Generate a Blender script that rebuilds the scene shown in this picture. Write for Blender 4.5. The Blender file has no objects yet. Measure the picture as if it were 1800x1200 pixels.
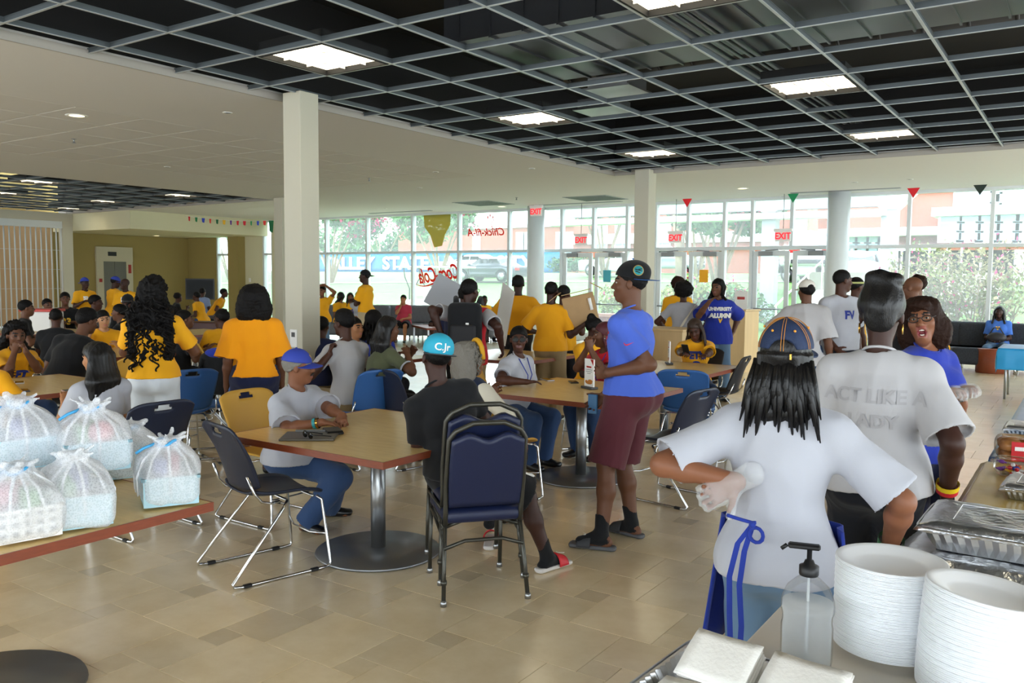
import bpy, math, random
import numpy as np
from mathutils import Vector, Matrix
from mathutils.bvhtree import BVHTree

random.seed(7)
SC = bpy.context.scene
COL = SC.collection
R_ = math.radians

# ------------------------------------------------------------------ camera, world, exposure
CAM_H = 1.68
FPX = 1485.0
_yaw, _pit, _rol = R_(34.35), R_(4.35), R_(0.5)
_f = Vector((-math.sin(_yaw) * math.cos(_pit), math.cos(_yaw) * math.cos(_pit), -math.sin(_pit)))
_r0 = Vector((math.cos(_yaw), math.sin(_yaw), 0))
_u0 = _r0.cross(_f)
CR = _r0 * math.cos(_rol) + _u0 * math.sin(_rol)
CU = _u0 * math.cos(_rol) - _r0 * math.sin(_rol)
CF = _f
cam_d = bpy.data.cameras.new('camera')
cam_d.sensor_width = 36.0
cam_d.lens = 36.0 * FPX / 1800.0
cam_d.clip_end = 400
cam_o = bpy.data.objects.new('camera', cam_d)
COL.objects.link(cam_o)
m = Matrix(((CR.x, CU.x, -CF.x, 0), (CR.y, CU.y, -CF.y, 0), (CR.z, CU.z, -CF.z, CAM_H), (0, 0, 0, 1)))
cam_o.matrix_world = m
SC.camera = cam_o

wd = bpy.data.worlds.new('overcast_sky')
SC.world = wd
wd.use_nodes = True
nt = wd.node_tree
bg = nt.nodes['Background']
tc = nt.nodes.new('ShaderNodeTexCoord')
sep = nt.nodes.new('ShaderNodeSeparateXYZ')
rmp = nt.nodes.new('ShaderNodeValToRGB')
nt.links.new(tc.outputs['Generated'], sep.inputs[0])
nt.links.new(sep.outputs['Z'], rmp.inputs[0])
rmp.color_ramp.elements[0].position = 0.0
rmp.color_ramp.elements[0].color = (0.86, 0.94, 1.0, 1)
rmp.color_ramp.elements[1].position = 1.0
rmp.color_ramp.elements[1].color = (0.80, 0.90, 1.0, 1)
nt.links.new(rmp.outputs[0], bg.inputs[0])
bg.inputs[1].default_value = 3.0

SUN = bpy.data.lights.new('sun', 'SUN')
SUN.energy = 0.6
SUN.angle = R_(25)
SUN.color = (1.0, 0.97, 0.92)
sun_o = bpy.data.objects.new('sun', SUN)
COL.objects.link(sun_o)
sun_o.rotation_euler = (R_(28), R_(8), 0)

TROFFER = 2.0      # emission of the ceiling troffers
DOWNL = 1.2
vs = SC.view_settings
SC.display_settings.display_device = 'sRGB'
vs.view_transform = 'Standard'
vs.look = 'None'
vs.gamma = 1.0
vs.use_curve_mapping = False
vs.exposure = 1.32
SC.cycles.use_denoising = True
SC.cycles.max_bounces = 8
SC.cycles.diffuse_bounces = 4
SC.cycles.glossy_bounces = 4
SC.cycles.transmission_bounces = 8
SC.cycles.transparent_max_bounces = 16
SC.cycles.caustics_reflective = False
SC.cycles.caustics_refractive = False
SC.cycles.sample_clamp_indirect = 6.0


def at(px, py, depth):
    """point seen at a pixel of the 1800x1200 frame, a given depth (m) along the camera axis"""
    return Vector((0, 0, CAM_H)) + (CF + CR * ((px - 900) / FPX) + CU * ((600 - py) / FPX)) * depth


def onz(px, py, z):
    d = CF + CR * ((px - 900) / FPX) + CU * ((600 - py) / FPX)
    return Vector((0, 0, CAM_H)) + d * ((z - CAM_H) / d.z)


def ony(px, py, y):
    d = CF + CR * ((px - 900) / FPX) + CU * ((600 - py) / FPX)
    return Vector((0, 0, CAM_H)) + d * (y / d.y)


# ------------------------------------------------------------------ materials
def lin(c):
    return c / 12.92 if c <= 0.04045 else ((c + 0.055) / 1.055) ** 2.4


def hexc(h):
    h = h.lstrip('#')
    return tuple(lin(int(h[i:i + 2], 16) / 255) for i in (0, 2, 4)) + (1,)


_mats = {}


def M(name, col='#888888', rough=0.6, metal=0.0, spec=0.5, var=0.0, vscale=6.0, bump=0.0, bscale=60.0,
      emit=0.0, trans=0.0, coat=0.0, stretch=None, sheen=0.0, ior=1.45):
    if name in _mats:
        return _mats[name]
    m = bpy.data.materials.new(name)
    _mats[name] = m
    m.use_nodes = True
    t = m.node_tree
    p = t.nodes['Principled BSDF']
    c = hexc(col) if isinstance(col, str) else tuple(col) + (1,)
    p.inputs['Base Color'].default_value = c
    p.inputs['Roughness'].default_value = rough
    p.inputs['Metallic'].default_value = metal
    p.inputs['Specular IOR Level'].default_value = spec
    p.inputs['IOR'].default_value = ior
    p.inputs['Transmission Weight'].default_value = trans
    p.inputs['Coat Weight'].default_value = coat
    if sheen:
        p.inputs['Sheen Weight'].default_value = sheen
    if emit:
        p.inputs['Emission Color'].default_value = c
        p.inputs['Emission Strength'].default_value = emit
    if var or bump:
        tcn = t.nodes.new('ShaderNodeTexCoord')
        src = tcn.outputs['Object']
        if stretch:
            mp = t.nodes.new('ShaderNodeMapping')
            mp.inputs['Scale'].default_value = stretch
            t.links.new(src, mp.inputs[0])
            src = mp.outputs[0]
    if var:
        n = t.nodes.new('ShaderNodeTexNoise')
        n.inputs['Scale'].default_value = vscale
        n.inputs['Detail'].default_value = 5
        t.links.new(src, n.inputs['Vector'])
        r = t.nodes.new('ShaderNodeValToRGB')
        r.color_ramp.elements[0].position = 0.3
        r.color_ramp.elements[1].position = 0.7
        r.color_ramp.elements[0].color = tuple(x * (1 - var) for x in c[:3]) + (1,)
        r.color_ramp.elements[1].color = tuple(min(1, x * (1 + var)) for x in c[:3]) + (1,)
        t.links.new(n.outputs['Fac'], r.inputs[0])
        t.links.new(r.outputs[0], p.inputs['Base Color'])
    if bump:
        n2 = t.nodes.new('ShaderNodeTexNoise')
        n2.inputs['Scale'].default_value = bscale
        n2.inputs['Detail'].default_value = 3
        t.links.new(src, n2.inputs['Vector'])
        b = t.nodes.new('ShaderNodeBump')
        b.inputs['Strength'].default_value = bump
        b.inputs['Distance'].default_value = 0.01
        t.links.new(n2.outputs['Fac'], b.inputs['Height'])
        t.links.new(b.outputs[0], p.inputs['Normal'])
    return m


def glass_mat(name, tint=(0.93, 0.97, 0.97), refl=0.08, glare_veil=0.0):
    """thin sheet glass: lets light straight through and reflects by angle"""
    if name in _mats:
        return _mats[name]
    m = bpy.data.materials.new(name)
    _mats[name] = m
    m.use_nodes = True
    t = m.node_tree
    t.nodes.remove(t.nodes['Principled BSDF'])
    out = t.nodes['Material Output']
    tr = t.nodes.new('ShaderNodeBsdfTransparent')
    tr.inputs[0].default_value = tint + (1,)
    gl = t.nodes.new('ShaderNodeBsdfGlossy')
    gl.inputs['Roughness'].default_value = 0.02
    lw = t.nodes.new('ShaderNodeLayerWeight')
    lw.inputs[0].default_value = 0.25
    mu = t.nodes.new('ShaderNodeMath')
    mu.operation = 'MULTIPLY'
    mu.inputs[1].default_value = refl * 3
    mx = t.nodes.new('ShaderNodeMixShader')
    t.links.new(lw.outputs['Fresnel'], mu.inputs[0])
    t.links.new(mu.outputs[0], mx.inputs[0])
    t.links.new(tr.outputs[0], mx.inputs[1])
    t.links.new(gl.outputs[0], mx.inputs[2])
    if glare_veil:  # translucent white mixed into the glass imitates hazy window glare
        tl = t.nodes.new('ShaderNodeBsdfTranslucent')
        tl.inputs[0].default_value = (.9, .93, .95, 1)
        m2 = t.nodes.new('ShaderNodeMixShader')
        m2.inputs[0].default_value = glare_veil
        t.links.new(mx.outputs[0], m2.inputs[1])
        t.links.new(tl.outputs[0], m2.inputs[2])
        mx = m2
    t.links.new(mx.outputs[0], out.inputs[0])
    return m


def film_mat(name, col, tr_=.0, tl=.5):
    """thin film that lets light glow through: decals, gel"""
    if name in _mats:
        return _mats[name]
    m = bpy.data.materials.new(name)
    _mats[name] = m
    m.use_nodes = True
    t = m.node_tree
    p = t.nodes['Principled BSDF']
    p.inputs['Base Color'].default_value = hexc(col)
    p.inputs['Roughness'].default_value = .3
    tl_ = t.nodes.new('ShaderNodeBsdfTranslucent')
    tl_.inputs[0].default_value = hexc(col)
    tn = t.nodes.new('ShaderNodeBsdfTransparent')
    m1, m2 = t.nodes.new('ShaderNodeMixShader'), t.nodes.new('ShaderNodeMixShader')
    m1.inputs[0].default_value = tl
    m2.inputs[0].default_value = tr_
    for a, b in ((p.outputs[0], m1.inputs[1]), (tl_.outputs[0], m1.inputs[2]), (m1.outputs[0], m2.inputs[1]), (tn.outputs[0], m2.inputs[2]), (m2.outputs[0], t.nodes['Material Output'].inputs[0])):
        t.links.new(a, b)
    return m


def mesh_cloth_mat(name, col='#f2f4f8', hole=0.4):
    """white net fabric: diffuse threads with see-through holes"""
    if name in _mats:
        return _mats[name]
    m = bpy.data.materials.new(name)
    _mats[name] = m
    m.use_nodes = True
    t = m.node_tree
    p = t.nodes['Principled BSDF']
    p.inputs['Base Color'].default_value = hexc(col)
    p.inputs['Roughness'].default_value = 0.7
    out = t.nodes['Material Output']
    tr = t.nodes.new('ShaderNodeBsdfTransparent')
    tcn = t.nodes.new('ShaderNodeTexCoord')
    vo = t.nodes.new('ShaderNodeTexVoronoi')
    vo.inputs['Scale'].default_value = 150
    t.links.new(tcn.outputs['Object'], vo.inputs['Vector'])
    cr = t.nodes.new('ShaderNodeValToRGB')
    cr.color_ramp.elements[0].position = 0.25
    cr.color_ramp.elements[0].color = (hole + .09,) * 3 + (1,)
    cr.color_ramp.elements[1].position = 0.6
    cr.color_ramp.elements[1].color = (hole - .07,) * 3 + (1,)
    t.links.new(vo.outputs['Distance'], cr.inputs[0])
    mx = t.nodes.new('ShaderNodeMixShader')
    t.links.new(cr.outputs[0], mx.inputs[0])
    t.links.new(p.outputs[0], mx.inputs[1])
    t.links.new(tr.outputs[0], mx.inputs[2])
    t.links.new(mx.outputs[0], out.inputs[0])
    return m


# ------------------------------------------------------------------ objects
def link(o, parent=None):
    COL.objects.link(o)
    if parent is not None:
        o.parent = parent
    return o


def tag(o, label=None, cat=None, group=None, kind=None):
    if label:
        o['label'] = label
    if cat:
        o['category'] = cat
    if group:
        o['group'] = group
    if kind:
        o['kind'] = kind
    return o


def empty(name, loc=(0, 0, 0), rz=0.0, label=None, cat=None, group=None, kind=None):
    o = bpy.data.objects.new(name, None)
    o.empty_display_size = 0.1
    COL.objects.link(o)
    o.location = loc
    o.rotation_euler = (0, 0, rz)
    return tag(o, label, cat, group, kind)


_kids = {}


def dup(root, loc=None, rz=None, label=None, group=None, parent=None, mats=None):
    def cp(o, par):
        c = o.copy()
        COL.objects.link(c)
        c.parent = par
        if mats and o.type == 'MESH' and o.data.materials and o.data.materials[0] in mats:
            d = mats.get((o.data.name, 'mesh'))
            if d is None:
                d = o.data.copy()
                d.materials[0] = mats[o.data.materials[0]]
                mats[(o.data.name, 'mesh')] = d
            c.data = d
        for ch in list(o.children):
            cp(ch, c)
        return c
    r = cp(root, parent)
    if loc is not None:
        r.location = loc
    if rz is not None:
        r.rotation_euler = (0, 0, rz)
    if label:
        r['label'] = label
    if group:
        r['group'] = group
    return r


def np_mesh(name, v, q, mats=(), smooth=True, midx=None):
    """quads (n,4) and vertices (m,3) as numpy arrays -> mesh datablock"""
    me = bpy.data.meshes.new(name)
    n = len(q)
    me.vertices.add(len(v))
    me.vertices.foreach_set('co', np.asarray(v, np.float32).ravel())
    me.loops.add(n * 4)
    me.loops.foreach_set('vertex_index', np.asarray(q, np.int32).ravel())
    me.polygons.add(n)
    me.polygons.foreach_set('loop_start', np.arange(n, dtype=np.int32) * 4)
    me.polygons.foreach_set('loop_total', np.full(n, 4, np.int32))
    me.polygons.foreach_set('use_smooth', np.full(n, smooth, bool))
    for m in mats:
        me.materials.append(m)
    if midx is not None:
        me.polygons.foreach_set('material_index', np.asarray(midx, np.int32))
    me.update()
    return me


class MB:
    """collects shapes into one mesh"""

    def __init__(s):
        s.v, s.f, s.m, s.sm = [], [], [], []
        s.mi = 0
        s.smooth = False

    def add(s, vs, fs):
        b = len(s.v)
        s.v += [tuple(x) for x in vs]
        for f in fs:
            s.f.append([b + i for i in f])
            s.m.append(s.mi)
            s.sm.append(s.smooth)
        return s

    def box(s, c, d, rz=0.0, ch=0.0, rot=None):
        x, y, z = d[0] / 2, d[1] / 2, d[2] / 2
        Rm = rot if rot is not None else Matrix.Rotation(rz, 3, 'Z')
        c = Vector(c)
        if not ch:
            vs = [c + Rm @ Vector((sx * x, sy * y, sz * z)) for sx in (-1, 1) for sy in (-1, 1) for sz in (-1, 1)]
            return s.add(vs, [(0, 1, 3, 2), (4, 6, 7, 5), (0, 4, 5, 1), (2, 3, 7, 6), (0, 2, 6, 4), (1, 5, 7, 3)])
        vs, id_ = [], {}
        for sx in (-1, 1):
            for sy in (-1, 1):
                for sz in (-1, 1):
                    for ax in range(3):
                        p = [sx * x, sy * y, sz * z]
                        for a2 in range(3):
                            if a2 != ax:
                                p[a2] -= (sx, sy, sz)[a2] * ch
                        id_[(sx, sy, sz, ax)] = len(vs)
                        vs.append(c + Rm @ Vector(p))
        fs = []
        S2 = ((-1, -1), (1, -1), (1, 1), (-1, 1))
        for ax in range(3):
            for sg in (-1, 1):
                f = []
                for a, b in S2:
                    k = [0, 0, 0]
                    k[ax] = sg
                    k[(ax + 1) % 3] = a
                    k[(ax + 2) % 3] = b
                    f.append(id_[tuple(k) + (ax,)])
                fs.append(f if sg > 0 else f[::-1])
        for ax in range(3):
            a1, a2 = (ax + 1) % 3, (ax + 2) % 3
            for g1 in (-1, 1):
                for g2 in (-1, 1):
                    f = []
                    for sg, fa in ((-1, a1), (1, a1), (1, a2), (-1, a2)):
                        k = [0, 0, 0]
                        k[ax] = sg
                        k[a1] = g1
                        k[a2] = g2
                        f.append(id_[tuple(k) + (fa,)])
                    fs.append(f if g1 * g2 > 0 else f[::-1])
        for sx in (-1, 1):
            for sy in (-1, 1):
                for sz in (-1, 1):
                    f = [id_[(sx, sy, sz, a)] for a in range(3)]
                    fs.append(f if sx * sy * sz > 0 else f[::-1])
        return s.add(vs, fs)

    def tube(s, pts, r, n=8, cap=True, closed=False):
        pts = [Vector(p) for p in pts]
        rs = r if isinstance(r, (list, tuple)) else [r] * len(pts)
        vs, fs = [], []
        N = len(pts)
        prev = None
        for i, p in enumerate(pts):
            a = pts[(i - 1) % N] if (i > 0 or closed) else pts[i]
            b = pts[(i + 1) % N] if (i < N - 1 or closed) else pts[i]
            t = (b - a).normalized() if (b - a).length > 1e-9 else Vector((0, 0, 1))
            if prev is None:
                u = t.orthogonal().normalized()
            else:
                u = prev - t * prev.dot(t)
                u = u.normalized() if u.length > 1e-6 else t.orthogonal().normalized()
            prev = u
            w = t.cross(u)
            for k in range(n):
                an = 2 * math.pi * k / n
                vs.append(p + (u * math.cos(an) + w * math.sin(an)) * rs[i])
        for i in range(N - (0 if closed else 1)):
            j = (i + 1) % N
            for k in range(n):
                k2 = (k + 1) % n
                fs.append((i * n + k, i * n + k2, j * n + k2, j * n + k))
        if cap and not closed:
            fs.append(tuple(range(n))[::-1])
            fs.append(tuple((N - 1) * n + k for k in range(n)))
        o = s.smooth
        s.smooth = True
        s.add(vs, fs)
        s.smooth = o
        return s

    def lathe(s, prof, n=24, c=(0, 0, 0), rot=None, cap=True, sx=1.0, sy=1.0):
        """prof: (radius, z) list"""
        c = Vector(c)
        vs, fs = [], []
        for r, z in prof:
            for k in range(n):
                an = 2 * math.pi * k / n
                p = Vector((r * math.cos(an) * sx, r * math.sin(an) * sy, z))
                vs.append(c + (rot @ p if rot is not None else p))
        for i in range(len(prof) - 1):
            for k in range(n):
                k2 = (k + 1) % n
                fs.append((i * n + k, i * n + k2, (i + 1) * n + k2, (i + 1) * n + k))
        if cap:
            fs.append(tuple(range(n))[::-1])
            fs.append(tuple((len(prof) - 1) * n + k for k in range(n)))
        o = s.smooth
        s.smooth = True
        s.add(vs, fs)
        s.smooth = o
        return s

    def prism(s, poly, a, b, fn):
        """poly: 2D outline; fn(u,v,w) -> 3D; extruded from w=a to w=b"""
        n = len(poly)
        vs = [fn(u, v, a) for u, v in poly] + [fn(u, v, b) for u, v in poly]
        fs = [tuple(range(n))[::-1], tuple(range(n, 2 * n))]
        fs += [(i, (i + 1) % n, n + (i + 1) % n, n + i) for i in range(n)]
        return s.add(vs, fs)

    def shell(s, fn, nu, nv, th, hole=None):
        """fn(u,v) in 0..1 -> Vector; thickened along the normal"""
        g = [[fn(i / nu, j / nv) for j in range(nv + 1)] for i in range(nu + 1)]
        nr = [[None] * (nv + 1) for _ in range(nu + 1)]
        for i in range(nu + 1):
            for j in range(nv + 1):
                du = g[min(i + 1, nu)][j] - g[max(i - 1, 0)][j]
                dv = g[i][min(j + 1, nv)] - g[i][max(j - 1, 0)]
                w = du.cross(dv)
                nr[i][j] = w.normalized() if w.length > 1e-9 else Vector((0, 0, 1))
        vs = [g[i][j] + nr[i][j] * (th / 2) for i in range(nu + 1) for j in range(nv + 1)]
        vs += [g[i][j] - nr[i][j] * (th / 2) for i in range(nu + 1) for j in range(nv + 1)]
        K = (nu + 1) * (nv + 1)
        I = lambda i, j: i * (nv + 1) + j
        cell = {(i, j) for i in range(nu) for j in range(nv) if not (hole and hole((i + .5) / nu, (j + .5) / nv))}
        fs = []
        for i, j in cell:
            a, b, c, d = I(i, j), I(i + 1, j), I(i + 1, j + 1), I(i, j + 1)
            fs += [(a, b, c, d), (K + d, K + c, K + b, K + a)]
            for (di, dj), (p, q) in (((0, -1), (a, b)), ((1, 0), (b, c)), ((0, 1), (c, d)), ((-1, 0), (d, a))):
                if (i + di, j + dj) not in cell:
                    fs.append((q, p, K + p, K + q))
        o = s.smooth
        s.smooth = True
        s.add(vs, fs)
        s.smooth = o
        return s

    def ell(s, c, r, n=12, rot=None):
        c = Vector(c)
        m_ = max(4, n // 2)
        prof = [(math.sin(math.pi * i / m_), -math.cos(math.pi * i / m_)) for i in range(m_ + 1)]
        prof[0] = (0.001, -1)
        prof[-1] = (0.001, 1)
        R3 = Matrix.Diagonal(Vector(r))
        if rot is not None:
            R3 = rot @ R3
        return s.lathe(prof, n, c, R3)

    def mesh(s, name, mats):
        me = bpy.data.meshes.new(name)
        me.from_pydata(s.v, [], s.f)
        for m in (mats if isinstance(mats, (list, tuple)) else [mats]):
            me.materials.append(m)
        me.polygons.foreach_set('material_index', s.m)
        me.polygons.foreach_set('use_smooth', s.sm)
        me.update()
        return me

    def obj(s, name, mats, parent=None, kind=None):
        o = bpy.data.objects.new(name, s.mesh(name, mats))
        link(o, parent)
        if kind:
            o['kind'] = kind
        return o


def text_obj(name, body, size, mat, ext=0.004, parent=None, M4=None, bold=0.0, shear=0.0, space=1.0, mirror=False, align='CENTER'):
    cu = bpy.data.curves.new(name, 'FONT')
    cu.body = body
    cu.size = size
    cu.extrude = ext
    cu.align_x = align
    cu.align_y = 'CENTER'
    cu.offset = bold
    cu.shear = shear
    cu.space_character = space
    cu.resolution_u = 3
    tmp = bpy.data.objects.new('tmp', cu)
    COL.objects.link(tmp)
    dg = bpy.context.evaluated_depsgraph_get()
    me = bpy.data.meshes.new_from_object(tmp.evaluated_get(dg))
    bpy.data.objects.remove(tmp)
    bpy.data.curves.remove(cu)
    me.name = name
    me.materials.clear()
    me.materials.append(mat)
    if mirror:
        me.transform(Matrix.Diagonal((-1, 1, 1, 1)))
        me.flip_normals()
    o = bpy.data.objects.new(name, me)
    link(o, parent)
    if M4 is not None:
        o.matrix_basis = M4
    return o


def frame(o, x, z):
    """4x4 with local x along x and local y (text up) along z"""
    x = Vector(x).normalized()
    y = Vector(z).normalized()
    n = x.cross(y)
    return Matrix(((x.x, y.x, n.x, o[0]), (x.y, y.y, n.y, o[1]), (x.z, y.z, n.z, o[2]), (0, 0, 0, 1)))


# ------------------------------------------------------------------ distance-field modeller
class Field:
    def __init__(s, lo, hi, h):
        s.h = h
        s.lo = np.asarray(lo, np.float32) - 3 * h
        hi = np.asarray(hi, np.float32) + 3 * h
        n = np.ceil((hi - s.lo) / h).astype(int) + 1
        s.n = n
        s.v = np.full(n, 1.0, np.float32)
        s.ax = [s.lo[i] + h * np.arange(n[i], dtype=np.float32) for i in range(3)]

    def blk(s, lo, hi):
        i0 = np.clip(np.floor((lo - s.lo) / s.h).astype(int), 0, s.n)
        i1 = np.clip(np.ceil((hi - s.lo) / s.h).astype(int) + 1, 0, s.n)
        if (i1 <= i0).any():
            return None
        sl = tuple(slice(a, b) for a, b in zip(i0, i1))
        return sl, s.ax[0][sl[0]][:, None, None], s.ax[1][sl[1]][None, :, None], s.ax[2][sl[2]][None, None, :]

    def put(s, sl, d, k, op):
        a = s.v[sl]
        if op == 'add':
            if k > 0:
                hh = np.maximum(k - np.abs(a - d), 0) / k
                s.v[sl] = np.minimum(a, d) - hh * hh * k * 0.25
            else:
                s.v[sl] = np.minimum(a, d)
        else:
            d = -d
            if k > 0:
                hh = np.maximum(k - np.abs(a - d), 0) / k
                s.v[sl] = np.maximum(a, d) + hh * hh * k * 0.25
            else:
                s.v[sl] = np.maximum(a, d)

    def seg(s, a, b, ra, rb=None, k=0.02, e=None, op='add', cut=None):
        a = np.asarray(a, np.float32)
        b = np.asarray(b, np.float32)
        if rb is None:
            rb = ra
        ell_ = e is not None
        rm = max(np.max(ra), np.max(rb))
        pad = rm + k + 2 * s.h
        q = s.blk(np.minimum(a, b) - pad, np.maximum(a, b) + pad)
        if q is None:
            return
        sl, X, Y, Z = q
        ab = b - a
        L = float(ab @ ab) + 1e-12
        dx, dy, dz = X - a[0], Y - a[1], Z - a[2]
        t = np.clip((dx * ab[0] + dy * ab[1] + dz * ab[2]) / L, 0, 1)
        qx, qy, qz = dx - t * ab[0], dy - t * ab[1], dz - t * ab[2]
        d2 = qx * qx + qy * qy + qz * qz
        if ell_:
            e = np.asarray(e, np.float32)
            u = qx * e[0] + qy * e[1] + qz * e[2]
            rx = ra[0] + t * (rb[0] - ra[0])
            ry = ra[1] + t * (rb[1] - ra[1])
            u2 = u * u
            d = (np.sqrt(u2 / (rx * rx) + np.maximum(d2 - u2, 0) / (ry * ry)) - 1) * np.minimum(rx, ry)
        else:
            d = np.sqrt(d2) - (ra + t * (rb - ra))
        if cut is not None:
            c, n = cut
            d = np.maximum(d, (X - c[0]) * n[0] + (Y - c[1]) * n[1] + (Z - c[2]) * n[2])
        s.put(sl, d.astype(np.float32), k, op)

    def ell(s, c, r, ax=None, k=0.02, op='add', cut=None):
        c = np.asarray(c, np.float32)
        pad = max(r) + k + 2 * s.h
        q = s.blk(c - pad, c + pad)
        if q is None:
            return
        sl, X, Y, Z = q
        dx, dy, dz = X - c[0], Y - c[1], Z - c[2]
        if ax is None:
            p = (dx, dy, dz)
        else:
            p = tuple(dx * A[0] + dy * A[1] + dz * A[2] for A in ax)
        k0 = np.sqrt(sum((p[i] / r[i]) ** 2 for i in range(3)))
        k1 = np.sqrt(sum((p[i] / (r[i] * r[i])) ** 2 for i in range(3))) + 1e-9
        d = k0 * (k0 - 1) / k1
        if cut is not None:
            for cc, n in (cut if isinstance(cut, list) else [cut]):
                d = np.maximum(d, (X - cc[0]) * n[0] + (Y - cc[1]) * n[1] + (Z - cc[2]) * n[2])
        s.put(sl, d.astype(np.float32), k, op)

    def rbox(s, c, d, r, ax=None, k=0.0, op='add'):
        c = np.asarray(c, np.float32)
        pad = float(np.linalg.norm(d)) / 2 + k + 2 * s.h
        q = s.blk(c - pad, c + pad)
        if q is None:
            return
        sl, X, Y, Z = q
        dx, dy, dz = X - c[0], Y - c[1], Z - c[2]
        p = (dx, dy, dz) if ax is None else tuple(dx * A[0] + dy * A[1] + dz * A[2] for A in ax)
        qq = [np.abs(p[i]) - (d[i] / 2 - r) for i in range(3)]
        o = np.sqrt(sum(np.maximum(x, 0) ** 2 for x in qq))
        i = np.minimum(np.maximum(np.maximum(qq[0], qq[1]), qq[2]), 0)
        s.put(sl, (o + i - r).astype(np.float32), k, op)

    def plane(s, c, n, lo=None, hi=None):
        """keep what lies on the negative side"""
        q = s.blk(s.lo if lo is None else np.asarray(lo), (s.lo + s.h * s.n) if hi is None else np.asarray(hi))
        if q is None:
            return
        sl, X, Y, Z = q
        d = (X - c[0]) * n[0] + (Y - c[1]) * n[1] + (Z - c[2]) * n[2]
        s.v[sl] = np.maximum(s.v[sl], d)

    def surf(s):
        v = s.v
        v[0], v[-1] = 1, 1
        v[:, 0], v[:, -1] = 1, 1
        v[:, :, 0], v[:, :, -1] = 1, 1
        sg = v < 0
        n0, n1, n2 = v.shape
        cnt = np.zeros((n0 - 1, n1 - 1, n2 - 1), np.int8)
        offs = [(i, j, k) for i in (0, 1) for j in (0, 1) for k in (0, 1)]
        for i, j, k in offs:
            cnt += sg[i:n0 - 1 + i, j:n1 - 1 + j, k:n2 - 1 + k]
        act = (cnt > 0) & (cnt < 8)
        I, J, K = np.nonzero(act)
        N = len(I)
        if N == 0:
            return np.zeros((0, 3)), np.zeros((0, 4), int)
        cv = np.stack([v[I + i, J + j, K + k] for i, j, k in offs])
        acc = np.zeros((N, 3), np.float32)
        num = np.zeros(N, np.float32)
        for a in range(8):
            for b in range(a + 1, 8):
                df = [offs[b][x] - offs[a][x] for x in range(3)]
                if sum(abs(x) for x in df) != 1:
                    continue
                va, vb = cv[a], cv[b]
                cr = (va < 0) != (vb < 0)
                t = np.where(cr, va / (va - vb + 1e-20 * (va == vb)), 0)
                for x in range(3):
                    acc[:, x] += np.where(cr, offs[a][x] + t * df[x], 0)
                num += cr
        pos = s.lo + s.h * (np.stack([I, J, K], 1) + acc / num[:, None])
        idm = np.full(act.shape, -1, np.int32)
        idm[I, J, K] = np.arange(N)
        quads = []
        for axis in range(3):
            sh = [slice(1, -1)] * 3
            sh[axis] = slice(0, -1)
            s2 = list(sh)
            s2[axis] = slice(1, None)
            A = sg[tuple(sh)]
            B = sg[tuple(s2)]
            E = np.nonzero(A != B)
            fl = A[E]
            base = [E[0] + (0 if axis == 0 else 1), E[1] + (0 if axis == 1 else 1), E[2] + (0 if axis == 2 else 1)]
            b1, b2 = (axis + 1) % 3, (axis + 2) % 3
            ids = []
            for o1, o2 in ((-1, -1), (0, -1), (0, 0), (-1, 0)):
                c = [base[0].copy(), base[1].copy(), base[2].copy()]
                c[b1] += o1
                c[b2] += o2
                ids.append(idm[c[0], c[1], c[2]])
            qd = np.stack(ids, 1)
            qd[~fl] = qd[~fl][:, ::-1]
            quads.append(qd)
        return pos, np.concatenate(quads)

    def obj(s, name, mats, parent=None, wr=None, mfn=None, org=(0, 0, 0)):
        """wr=(amp, freq, seed, stretch) cloth folds; mfn(centres)->material index; vertices stored relative to org"""
        p, q = s.surf()
        mats = mats if isinstance(mats, (list, tuple)) else [mats]
        if len(q) == 0:
            return None
        if wr:
            nrm = np.zeros_like(p)
            fn = np.cross(p[q[:, 2]] - p[q[:, 0]], p[q[:, 3]] - p[q[:, 1]])
            for c in range(4):
                np.add.at(nrm, q[:, c], fn)
            nrm /= np.linalg.norm(nrm, axis=1)[:, None] + 1e-12
            p = p + nrm * folds(p, *wr)[:, None]
        mi = mfn(p[q].mean(1)) if mfn else None
        me = np_mesh(name, p - np.asarray(org, np.float32), q, mats, True, mi)
        o = bpy.data.objects.new(name, me)
        link(o, parent)
        return o


def folds(p, amp, freq, seed, st=(1, 1, 0.45), n=6, sharp=True):
    rg = np.random.RandomState(seed)
    q = p * np.asarray(st)
    w = np.stack([np.sin(q @ rg.normal(0, freq * .5, 3) + rg.uniform(0, 6)) for _ in range(3)], 1) * (0.9 / freq)
    q = q + w
    d = 0
    for i in range(n):
        k = rg.normal(0, 1, 3)
        k *= freq * (0.6 + 0.5 * i) / np.linalg.norm(k)
        x = np.sin(q @ k + rg.uniform(0, 6.28))
        if sharp:
            x = 1 - 2 * np.abs(x) ** 0.8
        d = d + x / (1 + 0.6 * i)
    return amp * d / 2.0

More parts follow.
